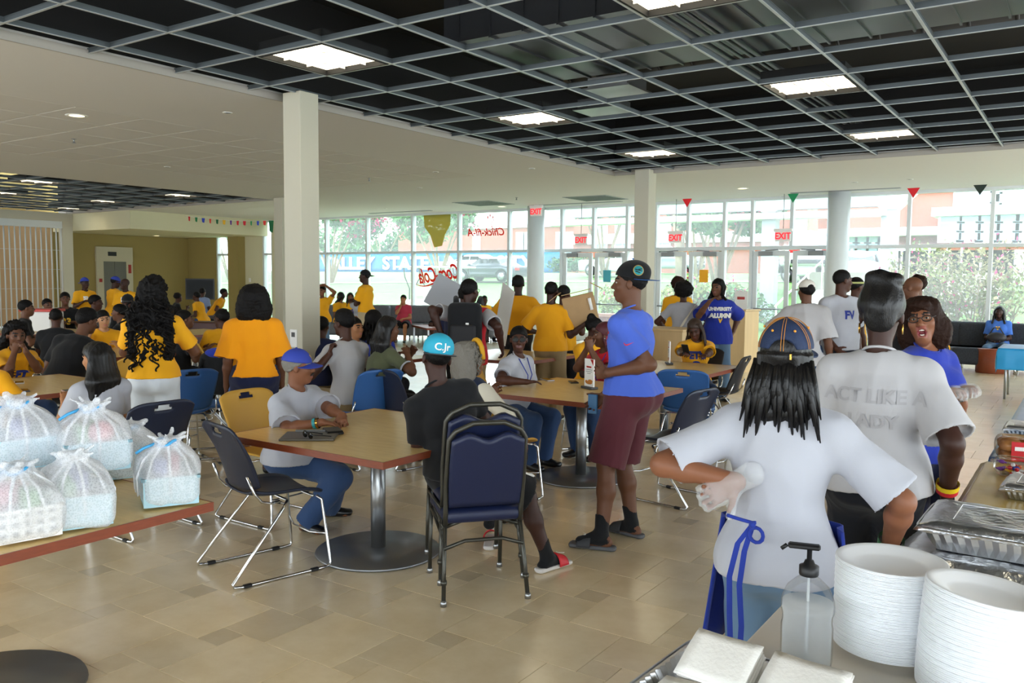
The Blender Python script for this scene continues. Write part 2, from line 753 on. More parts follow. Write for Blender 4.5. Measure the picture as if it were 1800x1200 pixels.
# ------------------------------------------------------------------ room materials
def tile_mat(name, island, k=1.0):
    m = bpy.data.materials.new(name)
    m.use_nodes = True
    t = m.node_tree
    p = t.nodes['Principled BSDF']
    tcn = t.nodes.new('ShaderNodeTexCoord')
    geo = t.nodes.new('ShaderNodeNewGeometry')
    oi = t.nodes.new('ShaderNodeObjectInfo')
    n = t.nodes.new('ShaderNodeTexNoise')
    n.inputs['Scale'].default_value = 4.5
    n.inputs['Detail'].default_value = 6
    n.inputs['Roughness'].default_value = 0.65
    t.links.new(geo.outputs['Position'], n.inputs['Vector'])
    r = t.nodes.new('ShaderNodeValToRGB')
    r.color_ramp.elements[0].position = 0.3
    r.color_ramp.elements[0].color = hexc('#e2cda4')
    r.color_ramp.elements[1].position = 0.72
    r.color_ramp.elements[1].color = hexc('#f2e1bf')
    t.links.new(n.outputs['Fac'], r.inputs[0])
    hs = t.nodes.new('ShaderNodeHueSaturation')
    mr = t.nodes.new('ShaderNodeMapRange')
    mr.inputs['To Min'].default_value = 0.88 * k
    mr.inputs['To Max'].default_value = 1.08 * k
    t.links.new((geo.outputs['Random Per Island'] if island else oi.outputs['Random']), mr.inputs[0])
    t.links.new(mr.outputs[0], hs.inputs['Value'])
    t.links.new(r.outputs[0], hs.inputs['Color'])
    t.links.new(hs.outputs[0], p.inputs['Base Color'])
    p.inputs['Roughness'].default_value = 0.3
    p.inputs['Specular IOR Level'].default_value = 0.55
    p.inputs['Coat Weight'].default_value = 1.0
    p.inputs['Coat Roughness'].default_value = 0.2
    p.inputs['Coat IOR'].default_value = 1.6
    return m


m_tile1 = tile_mat('floor_tile_single', False)
m_tile0 = tile_mat('floor_tile_small', False, .86)
m_tile2 = tile_mat('floor_tile_many', True)
m_grout = M('grout', '#6f5b40', .9)
m_soff = M('ceiling_paint', '#cdcbc8', .85)
m_ctile = M('acoustic_tile', '#cac7c3', .95, bump=.15, bscale=300)
m_black = M('plenum_black', '#0b0b0c', .7)
m_duct = M('duct_black', '#3e4045', .3, spec=.6, metal=.4)
m_tee = M('grid_metal', '#b2b8bb', .4, metal=.3)
m_trim = M('grid_edge_trim', '#a09b93', .6)
m_col = M('column_paint', '#bcb8a6', .55)
m_olive = M('olive_wall', '#94834f', .8)
m_beige = M('beige_wall', '#cbc6a6', .8)
m_white = M('white_paint', '#e4e4e2', .6)
m_alu = M('white_aluminium', '#ccd2d4', .4, spec=.5)
m_glass = glass_mat('window_glass', glare_veil=.09)  # pale veil in the panes stands in for glare from outside
m_steel = M('brushed_steel', '#9a9c9e', .3, metal=.9, bump=.05, bscale=200, stretch=(1, 1, .05))
m_chrome = M('chrome', '#c9cacb', .12, metal=1.0)
m_lens = M('troffer_lens', '#fff0cf', .6, emit=TROFFER)
m_dlens = M('downlight_lens', '#ffeebb', .6, emit=DOWNL)
m_red = M('exit_red', '#e0202c', .5, emit=.6)
m_grey = M('grey_plastic', '#85878a', .5)
m_dgrey = M('dark_grey_plastic', '#3c3d40', .5)
m_blk = M('black_plastic', '#101012', .45)

# ------------------------------------------------------------------ floor
X0, X1, Y0, Y1 = -28.0, 6.0, -5.0, 19.5
fl = MB().box(((X0 + X1) / 2, (Y0 + 21.2) / 2, -0.104), (X1 - X0, 21.2 - Y0, 0.2)).obj('floor', m_grout)
tag(fl, kind='structure')
U_ = 0.1455
kinds = [((0, 0), 1), ((0, 1), 2), ((2, 1), 3)]
cells = []
for i in range(-130, 190):
    for j in range(-60, 60):
        ox = -2.32 + U_ * (i * 1 + j * 4)
        oy = 3.34 + U_ * (i * 3 - j * 2)
        if X0 - .5 < ox < X1 and Y0 - .5 < oy < 19.4:
            for (a, b), n in kinds:
                cells.append((ox + a * U_ + n * U_ / 2, oy + b * U_ + n * U_ / 2, n))


def in_view(x, y, mg=0.1):
    d = Vector((x, y, -CAM_H))
    dz = d.dot(CF)
    if dz < .5:
        return None
    px, py = 900 + FPX * d.dot(CR) / dz, 600 - FPX * d.dot(CU) / dz
    if -60 < px < 1860 and py < 1260:
        return dz
    return None


vis = sorted([(in_view(x, y), x, y, n) for x, y, n in cells if in_view(x, y)], key=lambda t: t[0])
near = set((x, y) for _, x, y, n in vis[:300])
tme = {}
for n in (1, 2, 3):
    tme[n] = MB().box((0, 0, -0.005), (n * U_ - .003, n * U_ - .003, .01), ch=.0004).mesh('tile', m_tile0 if n == 1 else m_tile1)
far = MB()
for x, y, n in cells:
    if (x, y) in near:
        o = bpy.data.objects.new('tile', tme[n])
        o.location = (x, y, 0)
        link(o, fl)
    else:
        w = n * U_ / 2 - .0018
        far.add([(x - w, y - w, 0), (x + w, y - w, 0), (x + w, y + w, 0), (x - w, y + w, 0),
                 (x - w - .001, y - w - .001, -.004), (x + w + .001, y - w - .001, -.004), (x + w + .001, y + w + .001, -.004), (x - w - .001, y + w + .001, -.004)],
                [(0, 1, 2, 3), (4, 5, 1, 0), (5, 6, 2, 1), (6, 7, 3, 2), (7, 4, 0, 3)])
o = far.obj('tile', m_tile2, fl, 'stuff')

# ------------------------------------------------------------------ ceiling
ZC = 3.56
ce = empty('ceiling', kind='structure')


m_web = M('grid_web', '#565d61', .5, metal=.3)


def cbox(name, x0, x1, y0, y1, z0, z1, m):
    return MB().box(((x0 + x1) / 2, (y0 + y1) / 2, (z0 + z1) / 2), (x1 - x0, y1 - y0, z1 - z0)).obj(name, m, ce)


XG = -7.38
TX0, TX1, TY1 = -14.1, -9.6, 12.8
cbox('soffit', TX1, XG, Y0, Y1, ZC, ZC + .1, m_soff)
cbox('soffit', -17.0, TX0, Y0, Y1, ZC, ZC + .1, m_soff)
cbox('soffit', TX0, TX1, TY1, Y1, ZC, ZC + .1, m_soff)
cbox('soffit', XG, X1, 14.1, Y1, ZC, ZC + .1, m_soff)
cbox('soffit', -27.5, -17.0, 14.35, Y1, ZC, ZC + .1, m_soff)
cbox('soffit', TX0, TX1, Y0, TY1, ZC + .03, ZC + .1, m_dgrey)
tw = (TX1 - TX0) / 5
tm = MB().box((0, 0, 0.015), (tw - .014, .84 - .014, .03), ch=.004).mesh('tile', m_ctile)
for i in range(5):
    for j in range(21):
        y = TY1 - .42 - j * .84
        if y < -4.6:
            break
        o = bpy.data.objects.new('tile', tm)
        o.location = (TX0 + tw * (i + .5), y, ZC)
        link(o, ce)
# black plenum over the open grids
ZD = 4.75
cbox('plenum_deck', XG - .1, X1, Y0, 14.2, ZD, ZD + .1, m_black)
cbox('plenum_deck', -27.6, -16.9, Y0, 14.45, ZD, ZD + .1, m_black)
for a in ((XG - .08, XG - .001, Y0, 14.2), (XG, X1, 14.101, 14.2), (-17.0 + .001, -16.9, Y0, 14.4), (-27.5, -17, 14.351, 14.45)):
    cbox('plenum_side', a[0], a[1], a[2], a[3], ZC + .1, ZD, m_black)
for a in ((XG, XG + .025, Y0, 14.1), (XG, X1, 14.075, 14.1), (-17.025, -17.0, Y0, 14.35), (-27, -17, 14.325, 14.35)):
    cbox('edge_trim', a[0], a[1], a[2], a[3], ZC + .0, ZC + .075, m_trim)
GX, GY, DX, DY = -6.19, 5.0, 0.841, 0.851
ZG = 3.6
def tee(L, y):
    b = MB().box((0, 0, .002), (L, .023, .004))
    b.mi = 1
    return b.box((0, 0, .024), (L, .006, .04)).box((0, 0, .046), (L, .014, .006))


m_tee = [m_tee, m_web]


def grid(x0, x1, y0, y1, xs, ys, many=False):
    mlong = tee(y1 - y0, 0).mesh('grid_tee', m_tee)
    for x in xs:
        o = bpy.data.objects.new('grid_tee', mlong)
        o.location = (x, (y0 + y1) / 2, ZG)
        o.rotation_euler = (0, 0, math.pi / 2)
        link(o, ce)
    if many:
        b = MB()
        for y in ys:
            b.box(((x0 + x1) / 2, y, ZG + .002), (x1 - x0, .023, .004))
            b.mi = 1
            b.box(((x0 + x1) / 2, y, ZG + .024), (x1 - x0, .006, .04))
            b.mi = 0
        b.obj('cross_tee', m_tee, ce, 'stuff')
        return
    seg = tee(DX - .02, 0).mesh('cross_tee', m_tee)
    xa = [x for x in xs]
    for y in ys:
        for x in xa[:-1]:
            o = bpy.data.objects.new('cross_tee', seg)
            o.location = (x + DX / 2, y, ZG)
            link(o, ce)
        for a, b in ((x0, xa[0]), (xa[-1], x1)):
            if b - a > .1:
                o = bpy.data.objects.new('cross_tee', tee(b - a - .02, 0).mesh('cross_tee', m_tee))
                o.location = ((a + b) / 2, y, ZG)
                link(o, ce)


grid(XG, X1, 0.0, 14.1, [GX + DX * i for i in range(-1, 14)], [GY + DY * j for j in range(-5, 11)])
grid(-27, -17, 4.0, 14.35, [-26.6 + DX * i for i in range(12)], [4.6 + DY * j for j in range(12)], True)

# ducts and pipes in the plenum
du = MB()
yA = onz(1323, 93, 4.05).y
du.box(((-5.6 + 5.8) / 2, yA - 1.0, 4.3), (11.4, 2.0, .5))
for k in range(28):
    du.box((-5.6 + .39 * k + .2, yA - 1.0, 4.3), (.02, 2.04, .54))
o = du.obj('air_duct', m_duct)
tag(o, 'long black rectangular duct with raised seams above the open ceiling grid', 'duct')
xr = onz(1010, 60, 4.1).x
dr = MB()
dr.tube([(-5.6, yA + .45, 4.28), (1.5, yA + .45, 4.28)], .2, 16)
for k in range(18):
    dr.tube([(-5.5 + .4 * k, yA + .45, 4.28), (-5.47 + .4 * k, yA + .45, 4.28)], .212, 16)
o = dr.obj('air_duct', m_duct)
tag(o, 'round black spiral duct running beside the rectangular duct', 'duct')
pp = MB()
for dxx, r in ((0, .03), (.12, .02), (.22, .02), (.3, .03)):
    pp.tube([(-3.2 + dxx, 1.0, 3.95), (-3.2 + dxx, 13.9, 3.95)], r, 8)
o = pp.obj('pipe_run', m_duct)
tag(o, 'bundle of thin black pipes above the ceiling grid', 'pipes')
pv = MB()
for a, b in ((1075, 352), ):
    pass
p1 = onz(1085, 150, 3.9)
p2 = onz(1062, 186, 3.9)
for i, p in enumerate((p1, p2)):
    q = MB()
    q.box((p.x, p.y, 3.83), (.6, .6, .02)).box((p.x, p.y, 3.9), (.5, .5, .12))
    o = q.obj('air_diffuser', m_steel)
    tag(o, 'bare steel air diffuser box above the grid, %s of the pair' % ('nearer' if i == 0 else 'farther'), 'vent', 'steel diffusers above the grid')


# troffers
def make_troffer():
    t = empty('ceiling_light')
    b = MB()
    w, d = DX / 2 - .02, DY / 2 - .02
    for sx, sy, lx, ly in ((0, 1, w * 2, .02), (0, -1, w * 2, .02), (1, 0, .02, d * 2), (-1, 0, .02, d * 2)):
        b.box((sx * (w - .01), sy * (d - .01), .06), (lx, ly, .12))
    b.box((0, 0, .125), (w * 2, d * 2, .01))
    b.obj('housing', m_black, t)
    MB().box((0, 0, .05), (w * 2 - .045, d * 2 - .045, .006)).obj('diffuser', m_lens, t)
    for k in (-1, 1):
        MB().box((k * w / 3, 0, .035), (.008, d * 2 - .045, .024)).obj('louvre_blade', m_white, t)
        MB().box((0, k * d / 3, .035), (w * 2 - .045, .008, .024)).obj('louvre_blade', m_white, t)
    return t


tro = None
rowname = {-4: 'row nearest the camera', 0: 'front row', 4: 'middle row', 8: 'back row'}
cname = {0: 'left', 4: 'middle', 8: 'right', 12: 'far right'}
for i in (0, 4, 8, 12):
    for j in (-4, 0, 4, 8):
        loc = (GX + DX * (i + .5), GY + DY * (j + .5), ZG - .004)
        lab = 'square louvred troffer in the open grid, %s, %s column' % (rowname[j], cname[i])
        if tro is None:
            tro = make_troffer()
            tro.location = loc
            tag(tro, lab, 'ceiling light', 'troffers in the large open grid')
        else:
            dup(tro, loc, 0, lab, 'troffers in the large open grid')
for k, (px, py) in enumerate(((85, 320), (328, 343), (200, 357), (95, 366), (20, 343))):
    p = onz(px, py, ZG)
    i = round((p.x + 26.6) / DX - .5)
    j = round((p.y - 4.6) / DY - .5)
    dup(tro, (-26.6 + DX * (i + .5), 4.6 + DY * (j + .5), ZG - .004), 0,
        'lit troffer in the far left ceiling grid, number %d counted from the near edge' % (k + 1) if False else
        ['lit troffer nearest in the far left ceiling grid', 'lit troffer at the right side of the far left grid', 'lit troffer in the middle of the far left grid',
         'lit troffer above the closed rolling grille', 'lit troffer at the left picture edge in the far grid'][k], 'troffers in the far left grid')


# downlights, sprinklers, detectors, vents on the soffit
def disc(name, px, py, r, mat, lab, cat, grp, ring=None, dep=.02, z=ZC):
    p = onz(px, py, z)
    t = empty(name, p, 0, lab, cat, grp)
    MB().lathe([(r * .8, -.004), (r * 1.12, -.006), (r * 1.15, 0)], 20).obj('trim_ring', ring or m_white, t)
    MB().lathe([(r * .78, -.0055), (r * .5, -.007)], 20).obj('lens', mat, t)
    return t


for px, py, w in ((135, 203, 'near the left soffit edge'), (1305, 331, 'over the entrance doors'), (882, 363, 'beside the round column'), (275, 414, 'over the elevator lobby')):
    disc('downlight', px, py, .11, m_dlens, 'round lit recessed downlight %s' % w, 'downlight', 'lit downlights', z=ZC if py < 400 else 3.02)
for px, py, w in ((400, 198, 'left of the big column'), (294, 293, 'over the left tables'), (766, 302, 'beyond the big column'), (935, 296, 'near the second column'),
                  (738, 330, 'over the lounge'), (1600, 315, 'right of the doors'), (1503, 320, 'over the round column'), (677, 366, 'near the lounge windows'), (960, 369, 'near the exit sign'), (1376, 345, 'above the hanging exit sign')):
    disc('ceiling_sensor', px, py, .05, m_grey, 'small round fitting on the pale soffit %s' % w, 'ceiling fitting', 'small soffit fittings')
for px, py, w in ((130, 244, 'over the left soffit tiles'), (649, 313, 'beyond the big column'), (908, 347, 'near the exit sign')):
    p = onz(px, py, ZC)
    t = MB().lathe([(.035, 0), (.035, -.006), (.012, -.01), (.012, -.05), (.03, -.055), (.03, -.06)], 12, p).obj('sprinkler', m_steel)
    tag(t, 'small pendent sprinkler head %s' % w, 'sprinkler', 'sprinkler heads')
for px, py, w in ((850, 357, 'left of the exit sign'), (1047, 348, 'right of the exit sign')):
    p = onz(px, py, ZC)
    t = empty('return_vent', p, 0, 'square grey return air vent in the soffit %s' % w, 'vent', 'return vents')
    MB().box((0, 0, -.005), (1.15, 1.15, .01)).obj('panel', m_grey, t)
    sl = MB()
    for k in range(9):
        sl.box((0, -.48 + .12 * k, -.012), (1.05, .05, .006))
    sl.obj('slat', m_dgrey, t, 'stuff')
for px, py, L in ((700, 372, 2.4), (1010, 357, 2.6), (1490, 337, 2.2)):
    p = onz(px, py, ZC)
    t = MB().box((p.x, 18.75, ZC - .006), (L, .12, .012)).box((p.x, 18.75, ZC - .013), (L - .05, .05, .004)).obj('slot_vent', m_grey)
    tag(t, 'long slot air vent near the glass front, around pixel column %d' % px if False else
        'long thin slot air vent along the glass front %s' % {700: 'over the lounge', 1010: 'over the left doors', 1490: 'over the right round column'}[px], 'vent', 'slot vents')

# ------------------------------------------------------------------ walls, columns
def wall(name, x0, x1, y0, y1, z0, z1, m, parent=None):
    o = MB().box(((x0 + x1) / 2, (y0 + y1) / 2, (z0 + z1) / 2), (x1 - x0, y1 - y0, z1 - z0)).obj(name, m, parent)
    if parent is None:
        tag(o, kind='structure')
    return o


# the unseen sides of the room are full-height glazing like the front
w = wall('wall_back', X0, X1, Y0 - .2, Y0, 0, .95, m_beige)
wall('head', X0, X1, Y0 - .2, Y0, 3.45, 4.8, m_beige, w)
for k in range(13):
    x = X0 + (X1 - X0) * k / 12
    wall('pier', x - .06, x + .06, Y0 - .2, Y0, .95, 3.45, m_alu, w)
w = wall('wall_right', X1, X1 + .2, Y0 - .2, 21, 0, .12, m_beige)
wall('head', X1, X1 + .2, Y0 - .2, 21, 3.45, 4.8, m_beige, w)
for k in range(14):
    y = Y0 + 2 * k
    wall('pier', X1, X1 + .2, y - .06, y + .06, .12, 3.45, m_alu, w)
w = wall('wall_left', X0 - .4, X0 - .2, Y0 - .2, 21, 0, 4.8, m_olive)
XL = -27.9
# lobby behind the grille
wall('wall_left_lobby', X0 - .2, X0, 14.4, Y1, 0, 3.6, m_olive)
wall('wall_left_shop', X0 - .2, X0, 8.0, 14.4, 0, 3.6, M('shop_wall', '#c2a27c', .8))
gp = wall('trim_1', -27.05, -26.8, 14.1, 14.42, 0, ZC, m_col)
wall('trim_2', -27.05, -26.75, 8.0, 14.2, 3.3, ZC, m_col)
cbox('lobby_soffit', -28.0, -23.6, 14.42, Y1, 3.02, ZC, m_beige)
# rolling security grille
gr = empty('security_grille', (-26.9, 12.7, 0), 0, 'closed pale vertical rod security grille across a shop front at the far left', 'grille')
MB().box((0, 0, 3.2), (.16, 2.9, .22)).obj('header_rail', m_alu, gr)
MB().box((0, 0, .03), (.08, 2.9, .06)).obj('bottom_rail', m_alu, gr)
rod = MB().tube([(0, 0, .05), (0, 0, 3.1)], .022, 6).mesh('grille_rod', m_alu)
for k in range(19):
    o = bpy.data.objects.new('grille_rod', rod)
    o.location = (0, -1.4 + 2.8 * k / 18, 0)
    link(o, gr)
lk = MB()
for z in (.6, 1.2, 1.8, 2.4):
    lk.tube([(0, -1.4, z), (0, 1.4, z)], .006, 5)
lk.obj('cross_link', m_alu, gr)
MB().box((0, -1.15, 1.6), (.1, .08, 3.1)).obj('lead_post', m_alu, gr)
p = MB()
po = empty('menu_poster', (-27.97, 11.7, 1.9), 0, 'dark shop poster with a hamburger picture behind the grille', 'poster')
MB().box((0, 0, 0), (.03, 1.4, 1.3), ch=.004).obj('board', M('poster_dark', '#2a2440', .5), po)
pb = MB()
pb.ell((.03, 0, -.05), (.02, .5, .16), 16).ell((.03, 0, .2), (.02, .48, .12), 16)
pb.obj('burger_picture', M('poster_orange', '#c97a3a', .5), po)
MB().box((.02, 0, -.52), (.02, 1.3, .2)).obj('price_strip', M('poster_yellow', '#d9a321', .5), po)
# elevator
def onx(px, py, x):
    d = CF + CR * ((px - 900) / FPX) + CU * ((600 - py) / FPX)
    return Vector((0, 0, CAM_H)) + d * (x / d.x)


ya, yb = onx(180, 470, X0).y, onx(220, 470, X0).y
el = empty('door_4', (X0, (ya + yb) / 2, 0), kind='structure')
wz = yb - ya
for s in (-1, 1):
    MB().box((.04, s * (wz / 2 + .12), 1.05), (.08, .24, 2.1)).obj('elevator_frame', M('pale_frame', '#b9b29a', .6), el)
    MB().box((.03, s * wz / 4, 1.05), (.05, wz / 2 - .01, 2.1)).obj('elevator_door', M('elevator_grey', '#66665f', .5, metal=.3), el)
MB().box((.04, 0, 2.35), (.08, wz + .5, .5)).obj('elevator_frame', M('pale_frame'), el)
MB().box((.09, -.1, 2.36), (.02, .3, .14)).obj('floor_indicator', m_blk, el)
MB().box((.09, -wz / 2 - .12, 1.45), (.02, .1, .12)).obj('red_notice', M('notice_red', '#9c2a22', .5), el)
MB().box((.09, wz / 2 + .12, 1.85), (.02, .1, .3)).obj('red_notice', M('notice_red'), el)


def column(name, x, y, sx, sy, z1=ZC + .02):
    o = MB().box((x, y, z1 / 2), (sx, sy, z1), ch=.006).obj(name, m_col)
    return tag(o, kind='structure')


c1 = column('trim_3', -7.1, 6.33, .27, .26, 3.62)
MB().box((-7.1, 6.33 - .131, 1.0), (.11, .012, .19), ch=.003).obj('plate', m_white, c1)
MB().box((-7.1, 6.33 - .139, 1.04), (.05, .006, .05)).obj('thermostat', m_dgrey, c1)
column('trim_4', -6.72, 14.05, .28, .3, 3.62)
column('trim_5', -16.5, 14.1, .3, .3, 3.62)
for k, (x, y) in enumerate(((-12.28, 19.05), (-4.55, 19.05))):
    o = MB().lathe([(.23, 0), (.23, ZC)], 32, (x, y, 0)).obj('trim_%d' % (6 + k), m_alu)
    tag(o, kind='structure')

# ------------------------------------------------------------------ glass front
YF = 19.5
ZT = 2.4


def mull(x, par, z0=0.0, z1=ZC, w=.07):
    MB().box((x, YF, (z0 + z1) / 2), (w, .16, z1 - z0)).obj('mullion', m_alu, par)


def rail(x0, x1, z, par, h=.07, nm='transom'):
    MB().box(((x0 + x1) / 2, YF, z), (x1 - x0, .15, h)).obj(nm, m_alu, par)


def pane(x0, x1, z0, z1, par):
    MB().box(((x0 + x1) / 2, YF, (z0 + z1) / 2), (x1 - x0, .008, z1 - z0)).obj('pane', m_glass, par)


def bay(name, xs, zs=(0.06, ZT, ZC), ends=(True, True)):
    w = empty(name, kind='structure')
    for k, x in enumerate(xs):
        if (k == 0 and not ends[0]) or (k == len(xs) - 1 and not ends[1]):
            continue
        mull(x, w)
    for a, b in zip(xs[:-1], xs[1:]):
        for z in zs:
            rail(a, b, z if z < ZC else ZC - .03, w)
        for z0, z1 in zip(zs[:-1], zs[1:]):
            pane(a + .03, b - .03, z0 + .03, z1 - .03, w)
    return w


bay('window_1', [-21.16, -20.68, -18.85, -16.96, -15.2, -13.43, -11.76], ends=(True, False))
bay('window_2', [-9.76, -9.03], ends=(False, False))
bay('window_3', [-7.21, -6.6], ends=(False, False))
bay('window_4', [-4.74, -3.23, -1.7, -.15, 1.4, 2.95, 4.5, 5.95], ends=(False, True))
bay('window_5', [-23.75, -23.3])
bay('window_6', [-26.3, -25.3])


def doors(name, a, mid, b):
    d = empty(name, kind='structure')
    mull(a, d)
    mull(b, d)
    mull(mid, d, ZT, ZC)
    rail(a, b, ZT, d, .09)
    rail(a, b, ZC - .03, d)
    for x0, x1, s in ((a, mid, 1), (mid, b, -1)):
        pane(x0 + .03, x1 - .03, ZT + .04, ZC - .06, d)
        x0, x1 = x0 + .04, x1 - .04
        lf = MB()
        for x in (x0 + .05, x1 - .05):
            lf.box((x, YF, 1.18), (.1, .06, 2.3))
        lf.box(((x0 + x1) / 2, YF, 2.28), (x1 - x0 - .2, .06, .12)).box(((x0 + x1) / 2, YF, .13), (x1 - x0 - .2, .06, .22))
        lf = lf.obj('door_leaf', m_alu, d)
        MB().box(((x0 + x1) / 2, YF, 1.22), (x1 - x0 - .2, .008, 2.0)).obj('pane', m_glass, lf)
        bar = MB().tube([(x0 + .06, YF - .08, 1.0), (x1 - .06, YF - .08, 1.0)], .018, 8)
        bar.box((x0 + .06, YF - .05, 1.0), (.03, .06, .04)).box((x1 - .06, YF - .05, 1.0), (.03, .06, .04))
        bar.obj('push_bar', m_steel, lf)
        hx = x1 - .3 if s < 0 else x0 + .3
        cl = MB().box((hx, YF - .06, 2.27), (.32, .06, .1), ch=.005)
        cl.tube([(hx, YF - .08, 2.34), (hx + s * .3, YF - .12, 2.36)], .014, 6)
        cl.obj('door_closer', m_grey, lf)
    return d


doors('door_1', -11.72, -10.76, -9.79)
doors('door_2', -9.0, -8.15, -7.24)
doors('door_3', -6.57, -5.66, -4.77)
wall('wall_front_lobby', -28.0, -26.33, YF - .1, YF + .1, 0, ZC, m_olive)
wall('wall_front_left', -25.27, -23.78, YF - .1, YF + .1, 0, ZC, m_beige)
wall('trim_8', -25.27, -24.7, YF - .4, YF - .1, 0, ZC, m_olive)
wall('wall_front_brick', -23.27, -21.2, YF - .1, YF + .1, 0, ZC, m_beige)
wl = MB().box((-24.45, YF - .11, 1.5), (.09, .02, .14), ch=.003).obj('light_switch', m_white)
tag(wl, 'small white switch plate on the beige wall between the far windows', 'switch')
# posters on the door glass
for nm, px, py, w, h, col, lab in (('teal', 1067, 485, .22, .3, '#4aa3b5', 'teal paper notice taped on the left entrance door'),
                                   ('amber', 1237, 485, .22, .3, '#e8a520', 'amber paper notice taped on the second entrance door')):
    p = ony(px, py, YF - .045)
    o = MB().box(p, (w, .004, h)).obj('door_notice', M('notice_' + nm, col, .7))
    tag(o, lab, 'notice')


# exit signs
def exit_sign(px, py, y, rod_, lab):
    p = ony(px, py, y)
    t = empty('exit_sign', p, 0, lab, 'exit sign', 'exit signs')
    MB().box((0, .02, .0), (.34, .05, .22), ch=.006).obj('housing', m_white, t)
    MB().box((0, .02, .135), (.4, .07, .06), ch=.006).obj('canopy', m_white, t)
    if rod_:
        MB().tube([(0, .02, .16), (0, .02, ZC - p.z)], .008, 6).obj('hanger_rod', m_steel, t)
    else:
        MB().box((0, .02, .2), (.12, .06, max(.02, ZC - p.z - .165) * 1)).obj('hanger_rod', m_white, t).location.z = (ZC - p.z - .165) / 2 - .03
    lt = text_obj('lettering', 'EXIT', .2, m_red, .003, t, frame((0, -.008, -.002), (1, 0, 0), (0, 0, 1)), bold=.006)
    lt.scale = (.85, 1, 1)
    return t


exit_sign(942, 372, 18.6, False, 'red EXIT sign fixed to the soffit in front of the left round column')
exit_sign(1021, 422, 18.9, True, 'red EXIT sign hanging over the left entrance doors')
exit_sign(1187, 418, 18.9, True, 'red EXIT sign hanging over the second pair of doors')
exit_sign(1376, 415, 18.9, True, 'red EXIT sign hanging over the third pair of doors')

# bunting
bc = ['#c02030', '#1f7a4a', '#2b3fae', '#c8342e', '#1b5e3a', '#d8a62a', '#5a2d8c', '#c41f2c']
A, B = Vector((-23.5, 16.2, 3.5)), Vector((-21.6, 18.9, 3.5))
bt = empty('bunting', A, 0, 'string of small coloured flags hung by the far left windows', 'bunting')
cd = MB()
cd.tube([A + (B - A) * (k / 12) - A + Vector((0, 0, -.1 * math.sin(math.pi * k / 12))) for k in range(13)], .005, 5)
cd.obj('string', m_white, bt)
d = (B - A).normalized()
for k in range(15):
    t_ = (k + .6) / 16
    p = (B - A) * t_ + Vector((0, 0, -.1 * math.sin(math.pi * t_)))
    w = .06 + .02 * (k % 3)
    big = .6 if k < 12 else 1.6
    f = MB().prism([(-w * big * .8, 0), (w * big * .8, 0), (w * .5 * big, -.3 * big * .8), (0, -.24 * big), (-w * .6 * big, -.3 * big * .7)], -.004, .004,
                   lambda u, v, q: p + d * u + Vector((0, 0, v)) + Vector((-d.y, d.x, 0)) * q)
    f.obj('flag', M('flag_%d' % (k % 8), bc[k % 8], .8), bt)
for px, c, w in ((1208, '#e0202c', 'red'), (1394, '#1f8a5a', 'green'), (1605, '#d0202c', 'dark red'), (1722, '#23302a', 'blackish')):
    p = ony(px, 350, 18.95)
    p.z = ZC
    o = MB().prism([(-.12, 0), (.12, 0), (0, -.2)], -.004, .004, lambda u, v, q: p + Vector((u, q, v))).obj('pennant', M('pennant_' + w.replace(' ', '_'), c, .8))
    tag(o, 'small %s pennant hanging from the soffit at the glass front' % w, 'pennant', None)

# ------------------------------------------------------------------ outside
m_grass = M('lawn_grass', '#55803a', .9, var=.25, vscale=1.5)
m_conc = M('concrete', '#b0a99c', .85, var=.08, vscale=2)
m_asph = M('asphalt', '#a9a7a3', .9)
m_mulch = M('mulch', '#8a6a50', .95, var=.3, vscale=3)


def brick_mat(name, a='#95503c', b='#834735', sc=3.2):
    m = bpy.data.materials.new(name)
    m.use_nodes = True
    t = m.node_tree
    p = t.nodes['Principled BSDF']
    p.inputs['Roughness'].default_value = .9
    tcn = t.nodes.new('ShaderNodeTexCoord')
    mp = t.nodes.new('ShaderNodeMapping')
    mp.inputs['Rotation'].default_value = (R_(90), 0, 0)
    t.links.new(tcn.outputs['Object'], mp.inputs[0])
    br = t.nodes.new('ShaderNodeTexBrick')
    br.inputs['Color1'].default_value = hexc(a)
    br.inputs['Color2'].default_value = hexc(b)
    br.inputs['Mortar'].default_value = hexc('#9a8577')
    br.inputs['Scale'].default_value = sc
    br.inputs['Mortar Size'].default_value = .012
    t.links.new(mp.outputs[0], br.inputs['Vector'])
    t.links.new(br.outputs['Color'], p.inputs['Base Color'])
    return m


m_brick = brick_mat('red_brick')


def terr(x, y):
    if y < 21.3:
        return -.02
    z = min(2.0, (y - 21.3) / 28.0 * 2.0) + max(0, y - 50) * .008
    return z


tb = MB()
xs = [-160 + 7 * i for i in range(33)]
ys = [20.9, 21.3, 24, 28, 33, 38, 44, 50, 60, 80, 140]
vs = [(x, y, terr(x, y)) for y in ys for x in xs]
n = len(xs)
fs = [(j * n + i, j * n + i + 1, (j + 1) * n + i + 1, (j + 1) * n + i) for j in range(len(ys) - 1) for i in range(n - 1)]
tb.smooth = True
tb.add(vs, fs)
lawn = tb.obj('ground', m_grass)
tag(lawn, kind='structure')
pv = MB()
pv.box((-8, 20.35, -.03), (52, 1.7, .06))
tag(pv.obj('pavement', m_conc), kind='structure')
# pale path over the lawn and road for the cars
pa = MB()


def strip(mb, pts, w):
    vs, fs = [], []
    for i, (x, y) in enumerate(pts):
        a = Vector(pts[max(i - 1, 0)])
        b = Vector(pts[min(i + 1, len(pts) - 1)])
        d = (b - a).normalized()
        nx, ny = -d.y * w / 2, d.x * w / 2
        for s in (-1, 1):
            vs.append((x + s * nx, y + s * ny, terr(x + s * nx, y + s * ny) + .03))
    for i in range(len(pts) - 1):
        fs.append((2 * i, 2 * i + 1, 2 * i + 3, 2 * i + 2))
    mb.add(vs, fs)


